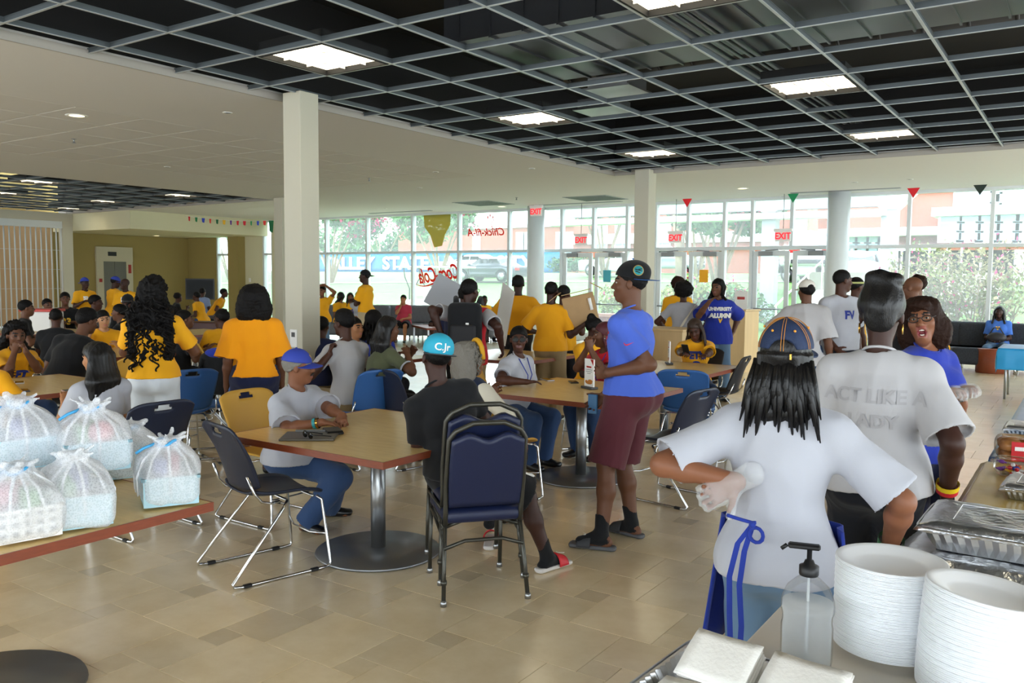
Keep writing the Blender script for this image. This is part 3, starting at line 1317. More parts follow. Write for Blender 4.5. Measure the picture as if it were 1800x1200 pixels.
strip(pa, [(-50, 36), (-40, 38), (-30, 40.5), (-22, 42), (-14, 43), (-8, 44)], 1.1)
tag(pa.obj('path', m_conc), kind='structure')
rd = MB()
strip(rd, [(-8, 47), (0, 46), (10, 45), (40, 44)], 9)
tag(rd.obj('road', m_asph), kind='structure')

# blue banner on a fence
m_ban = M('banner_blue', '#2f66a6', .7, var=.06, vscale=1.0)
Yb = 56.0
b0, b1 = ony(560, 450, Yb), ony(988, 446, Yb)
bz0, bz1 = ony(800, 479, Yb).z, ony(800, 444, Yb).z
bn = empty('fence_banner', ((b0.x + b1.x) / 2, Yb, terr(0, Yb)), 0, 'long blue fence banner with white block letters across the far lawn', 'banner')
L = b1.x - b0.x
x0 = -L / 2
zz = bz0 - terr(0, Yb)
hb = bz1 - bz0
MB().shell(lambda u, v: Vector((x0 + L * u, .06 * math.sin(u * 60) + .03 * math.sin(u * 143 + v * 2), zz + hb * v)), 120, 4, .02).obj('banner_sheet', m_ban, bn)
po = MB()
for k in range(14):
    po.tube([(x0 + L * k / 13, .15, 0), (x0 + L * k / 13, .15, zz + hb + .15)], .04, 6)
po.obj('fence_post', m_steel, bn, 'stuff')
MB().tube([(x0, .15, zz + hb + .1), (-x0, .15, zz + hb + .1)], .03, 6).obj('top_rail', m_steel, bn)
m_wl = M('banner_white', '#f4f4f2', .6)


def bx(px):
    return ony(px, 465, Yb).x - (b0.x + b1.x) / 2


for word, pa_, pb_ in (('VALLEY', 566, 661), ('STATE', 674, 755), ('UNIVERSITY', 767, 938)):
    xa, xb = bx(pa_), bx(pb_)
    o = text_obj('lettering', word, hb * .92, m_wl, .02, bn, None, bold=.045)
    w_ = o.dimensions.x
    o.matrix_basis = frame(((xa + xb) / 2, -.12, zz + hb * .45), (1, 0, 0), (0, 0, 1)) @ Matrix.Diagonal(((xb - xa) / max(w_, .1), 1, 1, 1))


# buildings
def building(x0, x1, y, z0, h, lab, dep=12, mat=None, roofm=None):
    t = empty('brick_building', ((x0 + x1) / 2, y, z0), 0, lab, 'building')
    MB().box((0, dep / 2, h / 2), (x1 - x0, dep, h)).obj('wall', mat or m_brick, t)
    MB().box((0, dep / 2, h + .15), (x1 - x0 + .5, dep + .5, .3)).obj('roof', roofm or m_white, t)
    return t


m_wgl = M('building_window_glass', '#8ba1ad', .15, spec=.8)


def bwin(t, x, z, w, h, nx=2, nz=2, y=0.0):
    f = MB()
    f.box((x, y - .06, z), (w + .3, .12, h + .3))
    f = f.obj('window', m_white, t)
    for i in range(nx):
        for j in range(nz):
            ww, hh = (w - .1 * (nx - 1)) / nx, (h - .1 * (nz - 1)) / nz
            MB().box((x - w / 2 + ww / 2 + i * (ww + .1), y - .1, z - h / 2 + hh / 2 + j * (hh + .1)), (ww, .1, hh)).obj('pane', m_wgl, f)


# long low building behind the banner
p0, p1 = ony(700, 400, 85), ony(1000, 400, 85)
zt, zb = ony(850, 402, 85).z, terr(0, 85)
t = building(p0.x, p1.x + 8, 85, zb, zt - zb, 'pale red brick hall far behind the blue banner')
cx = (p0.x + p1.x + 8) / 2
for px in (838, 915, 928, 985, 1000):
    p = ony(px, 428, 85)
    bwin(t, p.x - cx, p.z - zb, .9, 2.4, 1, 2)
# building across the road, seen through the doors
p0, p1 = ony(1010, 400, 70), ony(1480, 400, 70)
zb = terr(0, 70)
zt = ony(1250, 356, 70).z
t = building(p0.x, p1.x, 70, zb, zt - zb, 'red brick building with white band seen through the entrance doors')
cx = (p0.x + p1.x) / 2
MB().box((0, -.15, ony(1420, 413, 70).z - zb), (p1.x - p0.x, .3, .9)).obj('white_band', m_white, t)
for px in (1055, 1095, 1165, 1340, 1412):
    p = ony(px, 398 if px > 1200 else 415, 70)
    bwin(t, p.x - cx, p.z - zb, 1.3, 2.2, 2, 2)
# big building at the right with long window bands
Yr = 58.0
p0, p1 = ony(1470, 400, Yr), ony(1840, 400, Yr)
zb = terr(0, Yr)
t = building(p0.x, p1.x + 25, Yr, zb, 17, 'large red brick building with long window bands at the far right')
cx = (p0.x + p1.x + 25) / 2
Z = lambda px, py: ony(px, py, Yr).z - zb
Xr = lambda px: ony(px, 400, Yr).x - cx
wing = MB().box(((Xr(1662) + Xr(1840) + 25) / 2, -1.2, Z(1700, 380) / 2), (Xr(1840) + 25 - Xr(1662), 2.4, Z(1700, 380))).obj('wing_wall', m_brick, t)
MB().box(((Xr(1650) + Xr(1840) + 25) / 2, -1.5, Z(1700, 377)), (Xr(1840) + 25 - Xr(1650), 3.2, .5)).obj('wing_roof', m_white, t)
MB().box(((Xr(1470) + Xr(1660)) / 2, -.6, Z(1550, 409)), (Xr(1660) - Xr(1470), 1.4, .5)).obj('canopy_band', m_white, t)
for px in (1497, 1517, 1537, 1557):
    bwin(t, Xr(px), Z(px, 427), .85, 1.05, 1, 2)
for px in (1682, 1714, 1746, 1778, 1810):
    bwin(t, Xr(px), Z(px, 403), 1.1, 1.5, 1, 3, -2.4)
for px in (1716, 1782):
    bwin(t, Xr(px), Z(px, 348), 2.3, 1.8, 4, 3)
MB().box(((Xr(1470) + Xr(1840)) / 2, -.05, Z(1540, 440)), (Xr(1840) - Xr(1470), .12, .5)).obj('sill_band', m_white, t)

# low brick planter wall outside the glass
for nm, x0, x1, h in (('left of the doors', -11.2, -9.9, .62), ('right of the doors', -3.6, 6.5, .55)):
    wv = empty('planter_wall', ((x0 + x1) / 2, 20.75, 0), 0, 'low red brick planter wall outside the glass, %s' % nm, 'wall')
    MB().box((0, 0, h / 2), (x1 - x0, .3, h)).obj('brickwork', m_brick, wv)
    MB().box((0, 0, h + .04), (x1 - x0 + .06, .36, .08)).obj('coping', M('coping', '#c98f78', .8), wv)
# outside stair with side walls
st = empty('outdoor_stairs', (-5.4, 23.0, 0), 0, 'wide pale outdoor stairs rising beyond the entrance doors', 'stairs')
for k in range(11):
    MB().box((0, .2 + k * .62, .09 + k * .17 / 1), (3.6, .64, .18)).obj('stair_step', m_conc, st)
    MB().box((0, .2 + k * .62 + .0, (k * .17) / 2), (3.6, .6, max(.02, k * .17))).obj('stair_riser', M('riser', '#b3a890', .9), st) if k else None
for s in (-1, 1):
    q = MB().tube([(s * 1.7, .1, .95), (s * 1.7, 6.6, 2.8)], .03, 6)
    for k in range(5):
        q.tube([(s * 1.7, .2 + k * 1.55, k * .425), (s * 1.7, .2 + k * 1.55, .97 + k * .44)], .025, 6)
    q.obj('handrail', m_white, st)
lp = MB().box((-5.4, 33.0, 1.0), (5.5, 6, 1.9))
tag(lp.obj('pavement', m_conc), kind='structure')
# entrance canopy: sloped beams on square columns
m_can = M('canopy_metal', '#98a3a6', .5)
ca = empty('entrance_canopy', (-5, 25, 0), 0, 'pale metal entrance canopy with deep fascia and slanted brackets outside the doors', 'canopy')


def cl(px, py, y):
    return ony(px, py, y) - Vector((-5, 25, 0))


pA, pB = cl(965, 362, 26), cl(1560, 352, 26)
MB().box(((pA.x + pB.x) / 2, 1.0, cl(1300, 362, 26).z + .1), (pB.x - pA.x, .3, .55)).obj('fascia', m_can, ca)
MB().box(((pA.x + pB.x) / 2, 1.1, cl(1300, 362, 26).z - .35), (pB.x - pA.x, .7, .18)).obj('soffit_strip', m_white, ca)
MB().box(((pA.x + pB.x) / 2, 2.6, cl(1300, 362, 26).z + .45), (pB.x - pA.x, 3.4, .12)).obj('roof_sheet', m_can, ca)
for px in (1135, 1350, 1561):
    b = cl(px, 430, 26)
    MB().box((b.x, 1.2, (b.z + 2.2) / 2), (.42, .42, b.z + 2.2)).obj('post', m_can, ca)
    q = MB().prism([(-1.3, 0), (1.3, 0), (.22, -1.05), (-.22, -1.05)], .95, 1.45, lambda u, v, w: Vector((b.x + u, w, b.z + 1.3 + v + .75)))
    q.obj('bracket', m_white, ca)


# trees and shrubs -------------------------------------------------
def leaves(n, blobs, size, seed):
    rg = np.random.RandomState(seed)
    wts = np.array([b[3] ** 2 for b in blobs])
    idx = rg.choice(len(blobs), n, p=wts / wts.sum())
    B = np.array([b[:3] for b in blobs])[idx]
    Rr = np.array([b[3] for b in blobs])[idx]
    d = rg.normal(0, 1, (n, 3))
    d /= np.linalg.norm(d, axis=1)[:, None]
    c = B + d * (Rr * rg.uniform(.35, 1, n) ** .6)[:, None] * np.array([1, 1, .8])
    a = rg.normal(0, 1, (n, 3))
    a /= np.linalg.norm(a, axis=1)[:, None]
    b = np.cross(a, rg.normal(0, 1, (n, 3)))
    b /= np.linalg.norm(b, axis=1)[:, None]
    s = size * rg.uniform(.6, 1.3, n)[:, None]
    v = np.stack([c - a * s, c + b * s * .5, c + a * s, c - b * s * .5], 1).reshape(-1, 3)
    return v, np.arange(n * 4).reshape(-1, 4)


m_leaf = [M('leaf_green', '#4a7040', .7, var=.3, vscale=2), M('leaf_dark', '#3b5f3b', .7, var=.3, vscale=2), M('leaf_yellow', '#76803f', .7, var=.3, vscale=2)]
m_bloom = M('crape_bloom', '#b82a66', .7)
m_bark = M('pale_bark', '#8a7864', .85, var=.2, vscale=5)


def tree(name, x, y, blobs, trunk, nl, ls, lm, nb, seed, lab, grp=None, cat='tree', tr=.09):
    z = terr(x, y) - .05
    t = empty(name, (x, y, z), 0, lab, cat, grp)
    q = MB()
    for pts in trunk:
        q.tube(pts, [tr * (1 - .55 * i / (len(pts) - 1)) for i in range(len(pts))], 7)
    q.obj('trunk', m_bark, t)
    v, f = leaves(nl, blobs, ls, seed)
    o = bpy.data.objects.new('foliage', np_mesh('foliage', v, f, [lm], False))
    link(o, t)
    o['kind'] = 'stuff'
    if nb:
        v, f = leaves(nb, [(b[0], b[1], b[2] + b[3] * .3, b[3] * 1.02) for b in blobs[: max(1, len(blobs) * 2 // 3)]], ls * .8, seed + 1)
        o = bpy.data.objects.new('blossoms', np_mesh('blossoms', v, f, [m_bloom], False))
        link(o, t)
        o['kind'] = 'stuff'
    return t


def crape(px, py, y, hgt, spread, seed, lab, nb=900, nl=4200):
    p = ony(px, py, y)
    x = p.x
    rg = random.Random(seed)
    tr_, bl = [], []
    for k in range(5):
        a = 2 * math.pi * k / 5 + rg.uniform(-.3, .3)
        ex, ey = math.cos(a) * spread * .55, math.sin(a) * spread * .55
        tr_.append([(0, 0, 0), (ex * .25, ey * .25, hgt * .25), (ex * .6, ey * .6, hgt * .5), (ex, ey, hgt * .75)])
        for q in range(3):
            bl.append((ex * rg.uniform(.5, 1.5), ey * rg.uniform(.5, 1.5), hgt * rg.uniform(.55, .95), spread * rg.uniform(.22, .36)))
    return tree('crape_myrtle', x, y, bl, tr_, nl, .17, m_leaf[rg.choice([0, 1])], nb, seed, lab, 'crape myrtles on the lawn')


crape(583, 480, 38, 6.0, 3.6, 1, 'pink flowering tree at the left end of the glass front', 1700, 3000)
crape(672, 470, 62, 7.0, 5.0, 2, 'pink flowering tree behind the word STATE on the banner', 1000, 2200)
crape(771, 480, 37, 5.2, 3.0, 3, 'multi-stemmed tree in front of the banner beyond the golf cart', 300, 2600)
crape(1062, 480, 45, 6.4, 3.2, 4, 'pink flowering tree seen through the left entrance doors', 1500, 4200)
crape(1262, 480, 33, 5.6, 2.6, 5, 'pink flowering tree above the doors between the middle pair', 900, 4200)
crape(1225, 470, 40, 5.6, 2.2, 6, 'flowering tree beside the stairs beyond the second doors', 700, 3000)
crape(402, 500, 40, 6, 3.4, 7, 'tree seen through the narrow far left window', 200, 3600)


def shrub(px, y, w, h, seed, lm, lab, nb=60, nl=2600):
    x = ony(px, 500, y).x
    rg = random.Random(seed)
    bl = [(rg.uniform(-w, w), rg.uniform(-.5, .5), h * rg.uniform(.25, .75), h * rg.uniform(.2, .34)) for _ in range(9)]
    tr_ = [[(b[0] * .3, 0, 0), (b[0] * .7, b[1] * .5, b[2] * .6), (b[0], b[1], b[2])] for b in bl]
    return tree('flowering_shrub', x, y, bl, tr_, nl, .07, lm, nb, seed, lab, 'shrubs outside the glass', 'shrub', .025)


shrub(1222, 23.5, .9, 1.9, 11, m_leaf[2], 'leafy shrub outside the second pair of doors', 140)
shrub(1297, 23.8, .8, 1.7, 12, m_leaf[0], 'leafy shrub left of the outdoor stairs', 60)
shrub(1085, 24.0, .6, 1.5, 13, m_leaf[2], 'loose shrub outside the left entrance doors', 20, 900)
for k, (px, h) in enumerate(((1622, 2.7), (1655, 3.3), (1700, 3.5), (1745, 3.0), (1580, 2.0))):
    shrub(px, 22.6 + .4 * (k % 2), .8, h * .8, 20 + k, m_leaf[2] if k % 2 else M('leaf_brown', '#77704a', .8, var=.3, vscale=3),
          ['sparse rust-tinged shrub just right of the tall mullion', 'tall sparse shrub behind the shouting person in glasses', 'tallest sparse shrub outside the right window', 'bushy shrub left of the far right mullion', 'low shrub beside the right round column'][k], 60, 1000)
hd = MB()
hp = ony(1015, 475, 55)
v, f = leaves(2500, [(hp.x + .4 * k - 2, 55, terr(0, 55) + .6, .7) for k in range(12)], .12, 5)
o = bpy.data.objects.new('hedge', np_mesh('hedge', v, f, [m_leaf[1]], False))
link(o)
tag(o, 'low clipped dark green hedge across the lawn behind the left doors', 'hedge', kind='stuff')
# tree line beyond, left
for k, (px, y, hgt) in enumerate(((590, 95, 7.5), (690, 104, 7), (765, 112, 7.5), (822, 120, 7))):
    p = ony(px, 450, y)
    rg = random.Random(40 + k)
    bl = [(rg.uniform(-5, 5), rg.uniform(-2, 2), hgt * rg.uniform(.35, .85), rg.uniform(1.6, 2.8)) for _ in range(12)]
    tree('far_tree', p.x, y, bl, [[(0, 0, 0), (.2, 0, hgt * .3), (.3, 0, hgt * .7)], [(0, 0, hgt * .25), (2, 0, hgt * .7)]], 1500, .45, m_leaf[k % 2], 0, 50 + k,
         ['far green tree above the left end of the banner', 'far green tree above the banner beside the standing person in backward cap', 'far green tree behind the multi-stemmed tree', 'far green tree left of the brick hall'][k], 'trees behind the banner', 'tree', .3)
pt = ony(1424, 430, 45)
tp = MB().tube([(0, 0, 0), (.1, 0, 2.5), (0, 0, 5.5)], .28, 8)
pm = empty('palm_tree', (pt.x, 45, terr(0, 45)), 0, 'palm tree trunk with drooping fronds beyond the third doors', 'tree')
tp.obj('trunk', m_bark, pm)
fr = MB()
for k in range(14):
    a = k * 2.4
    d = Vector((math.cos(a), math.sin(a), 0))
    pr = [Vector((0, 0, 5.4)) + d * (t_ * 1.5) + Vector((0, 0, .7 * t_ - 1.3 * t_ * t_)) for t_ in (0, .3, .6, .85, 1)]
    sd = Vector((-d.y, d.x, 0))
    for a_, b_ in zip(pr[:-1], pr[1:]):
        fr.add([a_ - sd * .16, a_ + sd * .16, b_ + sd * .12, b_ - sd * .12], [(0, 1, 2, 3)])
fr.obj('fronds', m_leaf[2], pm, 'stuff')
tk = ony(1200, 400, 40)
tt = MB().tube([(tk.x, 40, terr(0, 40)), (tk.x - .1, 40, 3), (tk.x - .5, 40, 6.5)], [.32, .28, .24], 8).obj('bare_trunk', m_bark)
tag(tt, 'thick leaning tree trunk seen above the second doors', 'tree')


# cars ----------------------------------------------------------------
def car(px, y, head, paint, lab, suv=False, z=None):
    p = ony(px, 490, y)
    t = empty('car', (p.x, y, terr(p.x, y) + .03 if z is None else z), head, lab, 'car')
    L, W = 4.7, 1.8
    h0 = 1.05 if suv else .92
    h1 = 1.72 if suv else 1.45
    prof = [(-2.3, .32), (-2.35, .6), (-2.25, h0 - .06), (-1.9, h0), (.95, h0), (1.9, h0 - .14), (2.3, .7), (2.35, .4), (2.2, .28), (-2.1, .26)]
    F = Field((-2.6, -1.1, .1), (2.6, 1.1, 1.9), .05)
    F.rbox((0, 0, (h0 + .28) / 2), (4.66, 1.8, h0 - .28), .16, k=0)
    F.rbox((1.5, 0, h0 - .05), (1.6, 1.7, .2), .09, ax=None, k=.1)
    cab0, cab1 = (-2.05, .95) if suv else (-1.75, 1.05)
    F.seg((cab0 + .65, 0, h1 - .32), (cab1 - .8, 0, h1 - .32), (.7, .32), (.7, .32), k=.12, e=(0, 1, 0))
    F.seg((cab0 + .3, 0, h0 - .05), (cab1 - .1, 0, h0 - .05), (.8, .3), (.8, .3), k=.2, e=(0, 1, 0))
    for wx in (-1.38, 1.42):
        F.seg((wx, -1.2, .33), (wx, 1.2, .33), .38, .38, k=.02, op='sub')
    F.plane((0, 0, .24), (0, 0, -1))
    F.obj('body', paint, t)
    for s in (-1, 1):
        g = MB()
        yy = s * .735
        q = [(cab0 + .45, h0 + .06), (cab1 - .15, h0 + .06), (cab1 - .75, h1 - .13), (cab0 + .75, h1 - .13)]
        mid = (cab0 + cab1) / 2
        for poly in ([q[0], (mid - .04, q[0][1]), (mid - .04, q[2][1]), q[3]], [(mid + .04, q[0][1]), q[1], q[2], (mid + .04, q[2][1])]):
            MB().prism(poly, -.03, .03, lambda u, v, w: Vector((u, yy + s * .05 + w - s * (v - h0) * .2, v))).obj('side_window', M('car_glass', '#20282c', .08, spec=.9), t)
    MB().prism([(-.62, 0), (.62, 0), (.52, .42), (-.52, .42)], -.02, .02, lambda u, v, w: Vector((cab1 - .08 - v * 1.35 + w, u, h0 + .05 + v))).obj('windscreen', M('car_glass'), t)
    MB().prism([(-.6, 0), (.6, 0), (.5, .38), (-.5, .38)], -.02, .02, lambda u, v, w: Vector((cab0 + .16 + v * (.55 if suv else 1.2) + w, u, h0 + .05 + v))).obj('rear_window', M('car_glass'), t)
    for wx in (-1.38, 1.42):
        for s in (-1, 1):
            wq = MB().tube([(wx, s * .68, .33), (wx, s * .9, .33)], .33, 20).obj('wheel', m_blk, t)
            hb_ = MB().tube([(wx, s * .89, .33), (wx, s * .915, .33)], .22, 16)
            for k in range(5):
                a = k * 1.2566
                hb_.box((wx + .12 * math.cos(a), s * .92, .33 + .12 * math.sin(a)), (.05, .02, .05))
            hb_.obj('wheel_rim', m_steel, wq)
    for s in (-1, 1):
        MB().box((-2.31, s * .62, h0 - .18), (.08, .42, .16), ch=.02).obj('tail_light', M('tail_red', '#b02020', .3), t)
        MB().box((2.28, s * .62, .68), (.1, .4, .14), ch=.02).obj('headlight', m_white, t)
        MB().box((.85, s * .98, h0 + .08), (.1, .18, .12), ch=.02).obj('wing_mirror', paint, t)
    MB().box((-2.34, 0, .45), (.06, 1.5, .16), ch=.02).obj('bumper', m_dgrey, t)
    MB().box((2.34, 0, .45), (.06, 1.2, .2), ch=.02).obj('grille', m_dgrey, t)
    return t


m_cg = M('car_dark_grey', '#4a4f57', .25, metal=.4, coat=.5)
m_cw = M('car_white', '#cfd2d5', .25, coat=.5)
car(862, 40.5, math.pi, m_cg, 'dark grey saloon car parked on the lawn road in front of the banner')
car(830, 44.5, math.pi, m_cw, 'white car half hidden behind the dark grey saloon')
car(1085, 46, math.pi * .97, m_cw, 'white saloon car seen through the left entrance doors')
car(1170, 50, 0, M('car_silver', '#aab4bf', .25, metal=.5), 'silver pickup-like car seen behind the shrub at the second doors', True)
car(1412, 36.5, math.pi * .62, m_cw, 'white sport utility car at the top of the outdoor stairs', True, 1.95)
car(1506, 38, -math.pi * .38, m_cw, 'white car seen right of the round column', True)
car(1445, 43, math.pi * .9, m_cw, 'white car behind the stair-top sport utility car', False)

# golf cart outside
gx = ony(765, 510, 23.4)
gc = empty('golf_cart', (gx.x, 23.4, terr(0, 23.4)), .12, 'white golf cart with flat roof parked outside the lounge windows', 'cart')
m_cart = M('cart_cream', '#d9d6cc', .4)
MB().box((0, 0, 1.86), (2.7, 1.2, .07), ch=.03).obj('roof', m_cart, gc)
for xx, xb in ((-1.0, -.75), (-.35, -.55), (.55, .45), (1.05, 1.2)):
    for s in (-.52, .52):
        MB().tube([(xx, s, 1.84), (xx + .05, s, 1.5), (xb, s, 1.1), (xb, s, .7)], .022, 6).obj('roof_post', m_blk, gc)
MB().box((0, 0, .5), (2.2, 1.1, .4), ch=.08).obj('body', m_cart, gc)
MB().box((-.35, 0, .95), (.55, 1.05, .42), ch=.1).obj('seat', m_cart, gc)
MB().prism([(.85, .6), (1.25, .6), (1.2, .75), (.95, 1.15), (.85, 1.15)], -.5, .5, lambda u, v, w: Vector((u, w, v))).obj('front_cowl', m_cart, gc)
MB().tube([(.62 + .14 * math.cos(a), .25 + .16 * math.sin(a), 1.1 + .08 * math.cos(a)) for a in [k * math.pi / 6 for k in range(12)]], .015, 6, closed=True).obj('steering_wheel', m_blk, gc)
for xx in (-.75, .8):
    for s in (-.5, .5):
        MB().tube([(xx, s - .08, .23), (xx, s + .08, .23)], .23, 14).obj('wheel', m_blk, gc)
# pale chain-link dumpster screens at right
for k, (px, w) in enumerate(((1540, 2.2), (1590, 2.2), (1640, 2.6), (1690, 2.6), (1735, 2.0), (1775, 2.2))):
    p = ony(px, 465, 42)
    o = MB().box((p.x, 42, terr(0, 42) + .8), (w, .08, 1.5)).box((p.x - w / 2, 42, terr(0, 42) + .85), (.08, .1, 1.7)).obj('site_fence_panel', m_white)
    tag(o, 'white site fence panel behind the shrubs, %s from the right round column' % ['first', 'second', 'third', 'fourth', 'fifth', 'sixth'][k], 'fence', 'white fence panels')

# decals on the glass, seen from behind
m_drd = film_mat('decal_red', '#d8382e')
# decorative window lettering is seen reversed from inside
p = ony(772, 482, YF - .006)
t = empty('window_decal', p, 0, 'red reversed soft drink script lettering on the lounge window', 'decal')
q = text_obj('lettering', 'Coca-Cola', .62, m_drd, .001, t, frame((0, 0, 0), (1, 0, .12), (-.12, 0, 1)), shear=.35, space=.92, mirror=True, bold=.012)
q.scale = (.62, 1, 1)
sw = MB().tube([(-.9 + 1.8 * k / 16, 0, -.3 - .06 * math.sin(k * .6)) for k in range(17)], [.008 + .02 * math.sin(math.pi * k / 16) for k in range(17)], 6)
sw.obj('swash', m_drd, t)
p = ony(855, 402, YF - .006)
t = empty('window_decal', p, 0, 'small red reversed restaurant script with hen mark high on a lounge window', 'decal')
q = text_obj('lettering', 'Chick-fil-A', .3, m_drd, .001, t, frame((0, 0, -.1), (1, 0, 0), (0, 0, 1)), shear=.3, mirror=True, bold=.005)
hm = MB()
for a, r in ((0, .05), (.09, .06), (.17, .05)):
    hm.ell((.22 - a, 0, .32 + (.05 if r > .05 else 0)), (.022, .004, .05), 8)
hm.tube([(.3 + .13 * math.cos(a), 0, .12 + .14 * math.sin(a)) for a in [1.9 + k * .35 for k in range(11)]], .012, 5)
hm.obj('hen_mark', m_drd, t)
p = ony(768, 395, YF - .006)
dcl = MB().prism([(-.52, .38), (.52, .38), (.5, -.02), (.3, -.3), (.2, -.62), (-.1, -.66), (-.25, -.3), (-.48, -.05)], -.002, .002, lambda u, v, w: p + Vector((u, w, v))).obj('window_decal', film_mat('decal_olive', '#97842f', .1))
tag(dcl, 'plain olive yellow shield decal at the top of a lounge window', 'decal')
p = ony(1632, 458, YF - .006)
t = empty('window_decal', p, 0, 'faint white script lettering on the right window', 'decal')
q = text_obj('lettering', 'Coca-Cola', .3, M('decal_white', '#e9e9e6', .5), .001, t, frame((0, 0, 0), (1, 0, .1), (-.1, 0, 1)), shear=.35, mirror=True)

# ------------------------------------------------------------------ furniture
m_top = M('maple_laminate', '#e2c283', .26, spec=.5, var=.06, vscale=9, stretch=(1, 6, 1))
m_edge = M('cherry_edge', '#7c3b22', .4, var=.1, vscale=20, stretch=(1, 1, 8))
m_disc = M('table_base_steel', '#8b8e91', .38, metal=.85)


def make_table(S=1.26):
    t = empty('cafe_table')
    MB().box((0, 0, .731), (S - .006, S - .006, .03)).obj('tabletop', m_top, t)
    h = S / 2
    for x, y, a, b in ((0, h - .001, S + .004, .006), (0, -h + .001, S + .004, .006), (h - .001, 0, .006, S - .008), (-h + .001, 0, .006, S - .008)):
        MB().box((x, y, .7285), (a, b, .037)).obj('edge_band', m_edge, t)
    MB().lathe([(.045, .03), (.045, .7)], 24).box((0, 0, .705), (.5, .5, .012)).obj('pedestal', m_steel, t)
    MB().lathe([(.37, 0), (.38, .008), (.375, .018), (.1, .03), (.05, .034)], 48).obj('base_disc', m_disc, t)
    return t


tab0 = make_table()
TABS = {'T0': (-3.57, 1.5), 'T1': (-3.52, 3.72), 'T2': (-3.47, 6.12), 'T3': (-3.68, 8.26), 'TL': (-7.26, 3.45), 'TY': (-9.6, 5.85),
        'TB': (-6.9, 7.0), 'TF': (-12.0, 8.4), 'TO': (-5.75, 8.35)}
TLAB = {'T0': 'maple cafe table under the white net bags at the left front', 'T1': 'maple cafe table with a grey clipboard, its steel base disc in full view',
        'T2': 'maple cafe table with card stand where the person in sunglasses sits', 'T3': 'maple cafe table where a person in gold jersey reads a phone',
        'TL': 'maple cafe table with phones at the far left front', 'TY': 'maple cafe table of the person resting head on fist',
        'TB': 'cafe table behind the big column with two people in white', 'TF': 'cafe table beyond the person in white denim shorts',         'TO': 'cafe table where the person in olive shirt leans'}
for k, (x, y) in TABS.items():
    if k == 'T0':
        tab0.location = (x, y, 0)
        tag(tab0, TLAB[k], 'table', 'square cafe tables')
    else:
        dup(tab0, (x, y, 0), 0, TLAB[k], 'square cafe tables')

chair_mats = {'blue': M('shell_blue', '#2f5f9e', .42, spec=.5), 'navy': M('shell_navy', '#1b2338', .42), 'yellow': M('shell_yellow', '#c99a3e', .45), 'black': M('shell_black', '#1c1d22', .42)}


def make_chair(mat):
    t = empty('stacking_chair')

    def seat(u, v):
        x, y = (u - .5) * 2, (v - .5) * 2
        w = .225 * (1 - .12 * max(0, -y) ** 2)
        sx = abs(x) ** 3 * .03
        return Vector((x * w * math.sqrt(max(0, 1 - .10 * y ** 4)), y * .215 * math.sqrt(max(0, 1 - .12 * x ** 4)) + .02, .455 + sx - .035 * max(0, y) ** 3 - .012 * (1 - x * x) * (1 - y * y) + .02 * max(0, -y) ** 4))
    MB().shell(seat, 14, 14, .012).obj('seat', mat, t)

    def back(u, v):
        x, z = (u - .5) * 2, v
        w = .232 * (1 - .10 * (1 - z) ** 2) * (1 - .10 * max(0, z - .6) ** 2)
        rc = math.sqrt(max(0, 1 - .16 * abs(x) ** 6)) if z > .5 else 1
        top = .5 + .37 * z - .045 * abs(x) ** 5 * (1 if z > .5 else -.6) * abs(z - .5) * 2
        return Vector((x * w, -.205 - .085 * z - .03 * z * z + .055 * x * x * (1 - .5 * z), top))
    MB().shell(back, 22, 18, .012, hole=lambda u, v: abs(u - .5) < .13 and abs(v - .875) < .045 * math.sqrt(max(0, 1 - ((u - .5) / .135) ** 4))).obj('backrest', mat, t)
    for s in (-1, 1):
        f = MB()
        f.tube([(s * .2, .19, .425), (s * .215, .215, .40), (s * .24, .255, .035), (s * .243, .25, .012), (s * .245, .2, .009), (s * .245, -.28, .009), (s * .243, -.325, .014), (s * .24, -.33, .03), (s * .215, -.02, .39), (s * .2, .01, .425)], .0085, 8)
        f.obj('side_frame', m_chrome, t)
        MB().tube([(s * .205, -.04, .43), (s * .232, -.1, .432), (s * .238, -.16, .45), (s * .238, -.2, .5), (s * .225, -.235, .6)], .008, 7).obj('back_support', m_chrome, t)
        for y in (.15, -.25):
            MB().box((s * .245, y, .01), (.022, .05, .02), ch=.004).obj('glide', m_blk, t)
    q = MB()
    q.tube([(-.2, .01, .425), (.2, .01, .425)], .008, 7)
    q.tube([(-.2, .17, .425), (.2, .17, .425)], .008, 7)
    q.tube([(-.228, .237, .2), (-.1, .2, .185), (.1, .2, .185), (.228, .237, .2)], .006, 7)
    q.obj('cross_bar', m_chrome, t)
    return t


_ch = {}


def chair(col, x, y, az, label):
    """az: the way the sitter would face, degrees clockwise from +Y"""
    rz = -R_(az)
    g = '%s stacking chairs' % col
    if col not in _ch:
        c = make_chair(chair_mats[col])
        _ch[col] = c
        c.location = (x, y, 0)
        c.rotation_euler = (0, 0, rz)
        return tag(c, label, 'chair', g)
    return dup(_ch[col], (x, y, 0), rz, label, g)


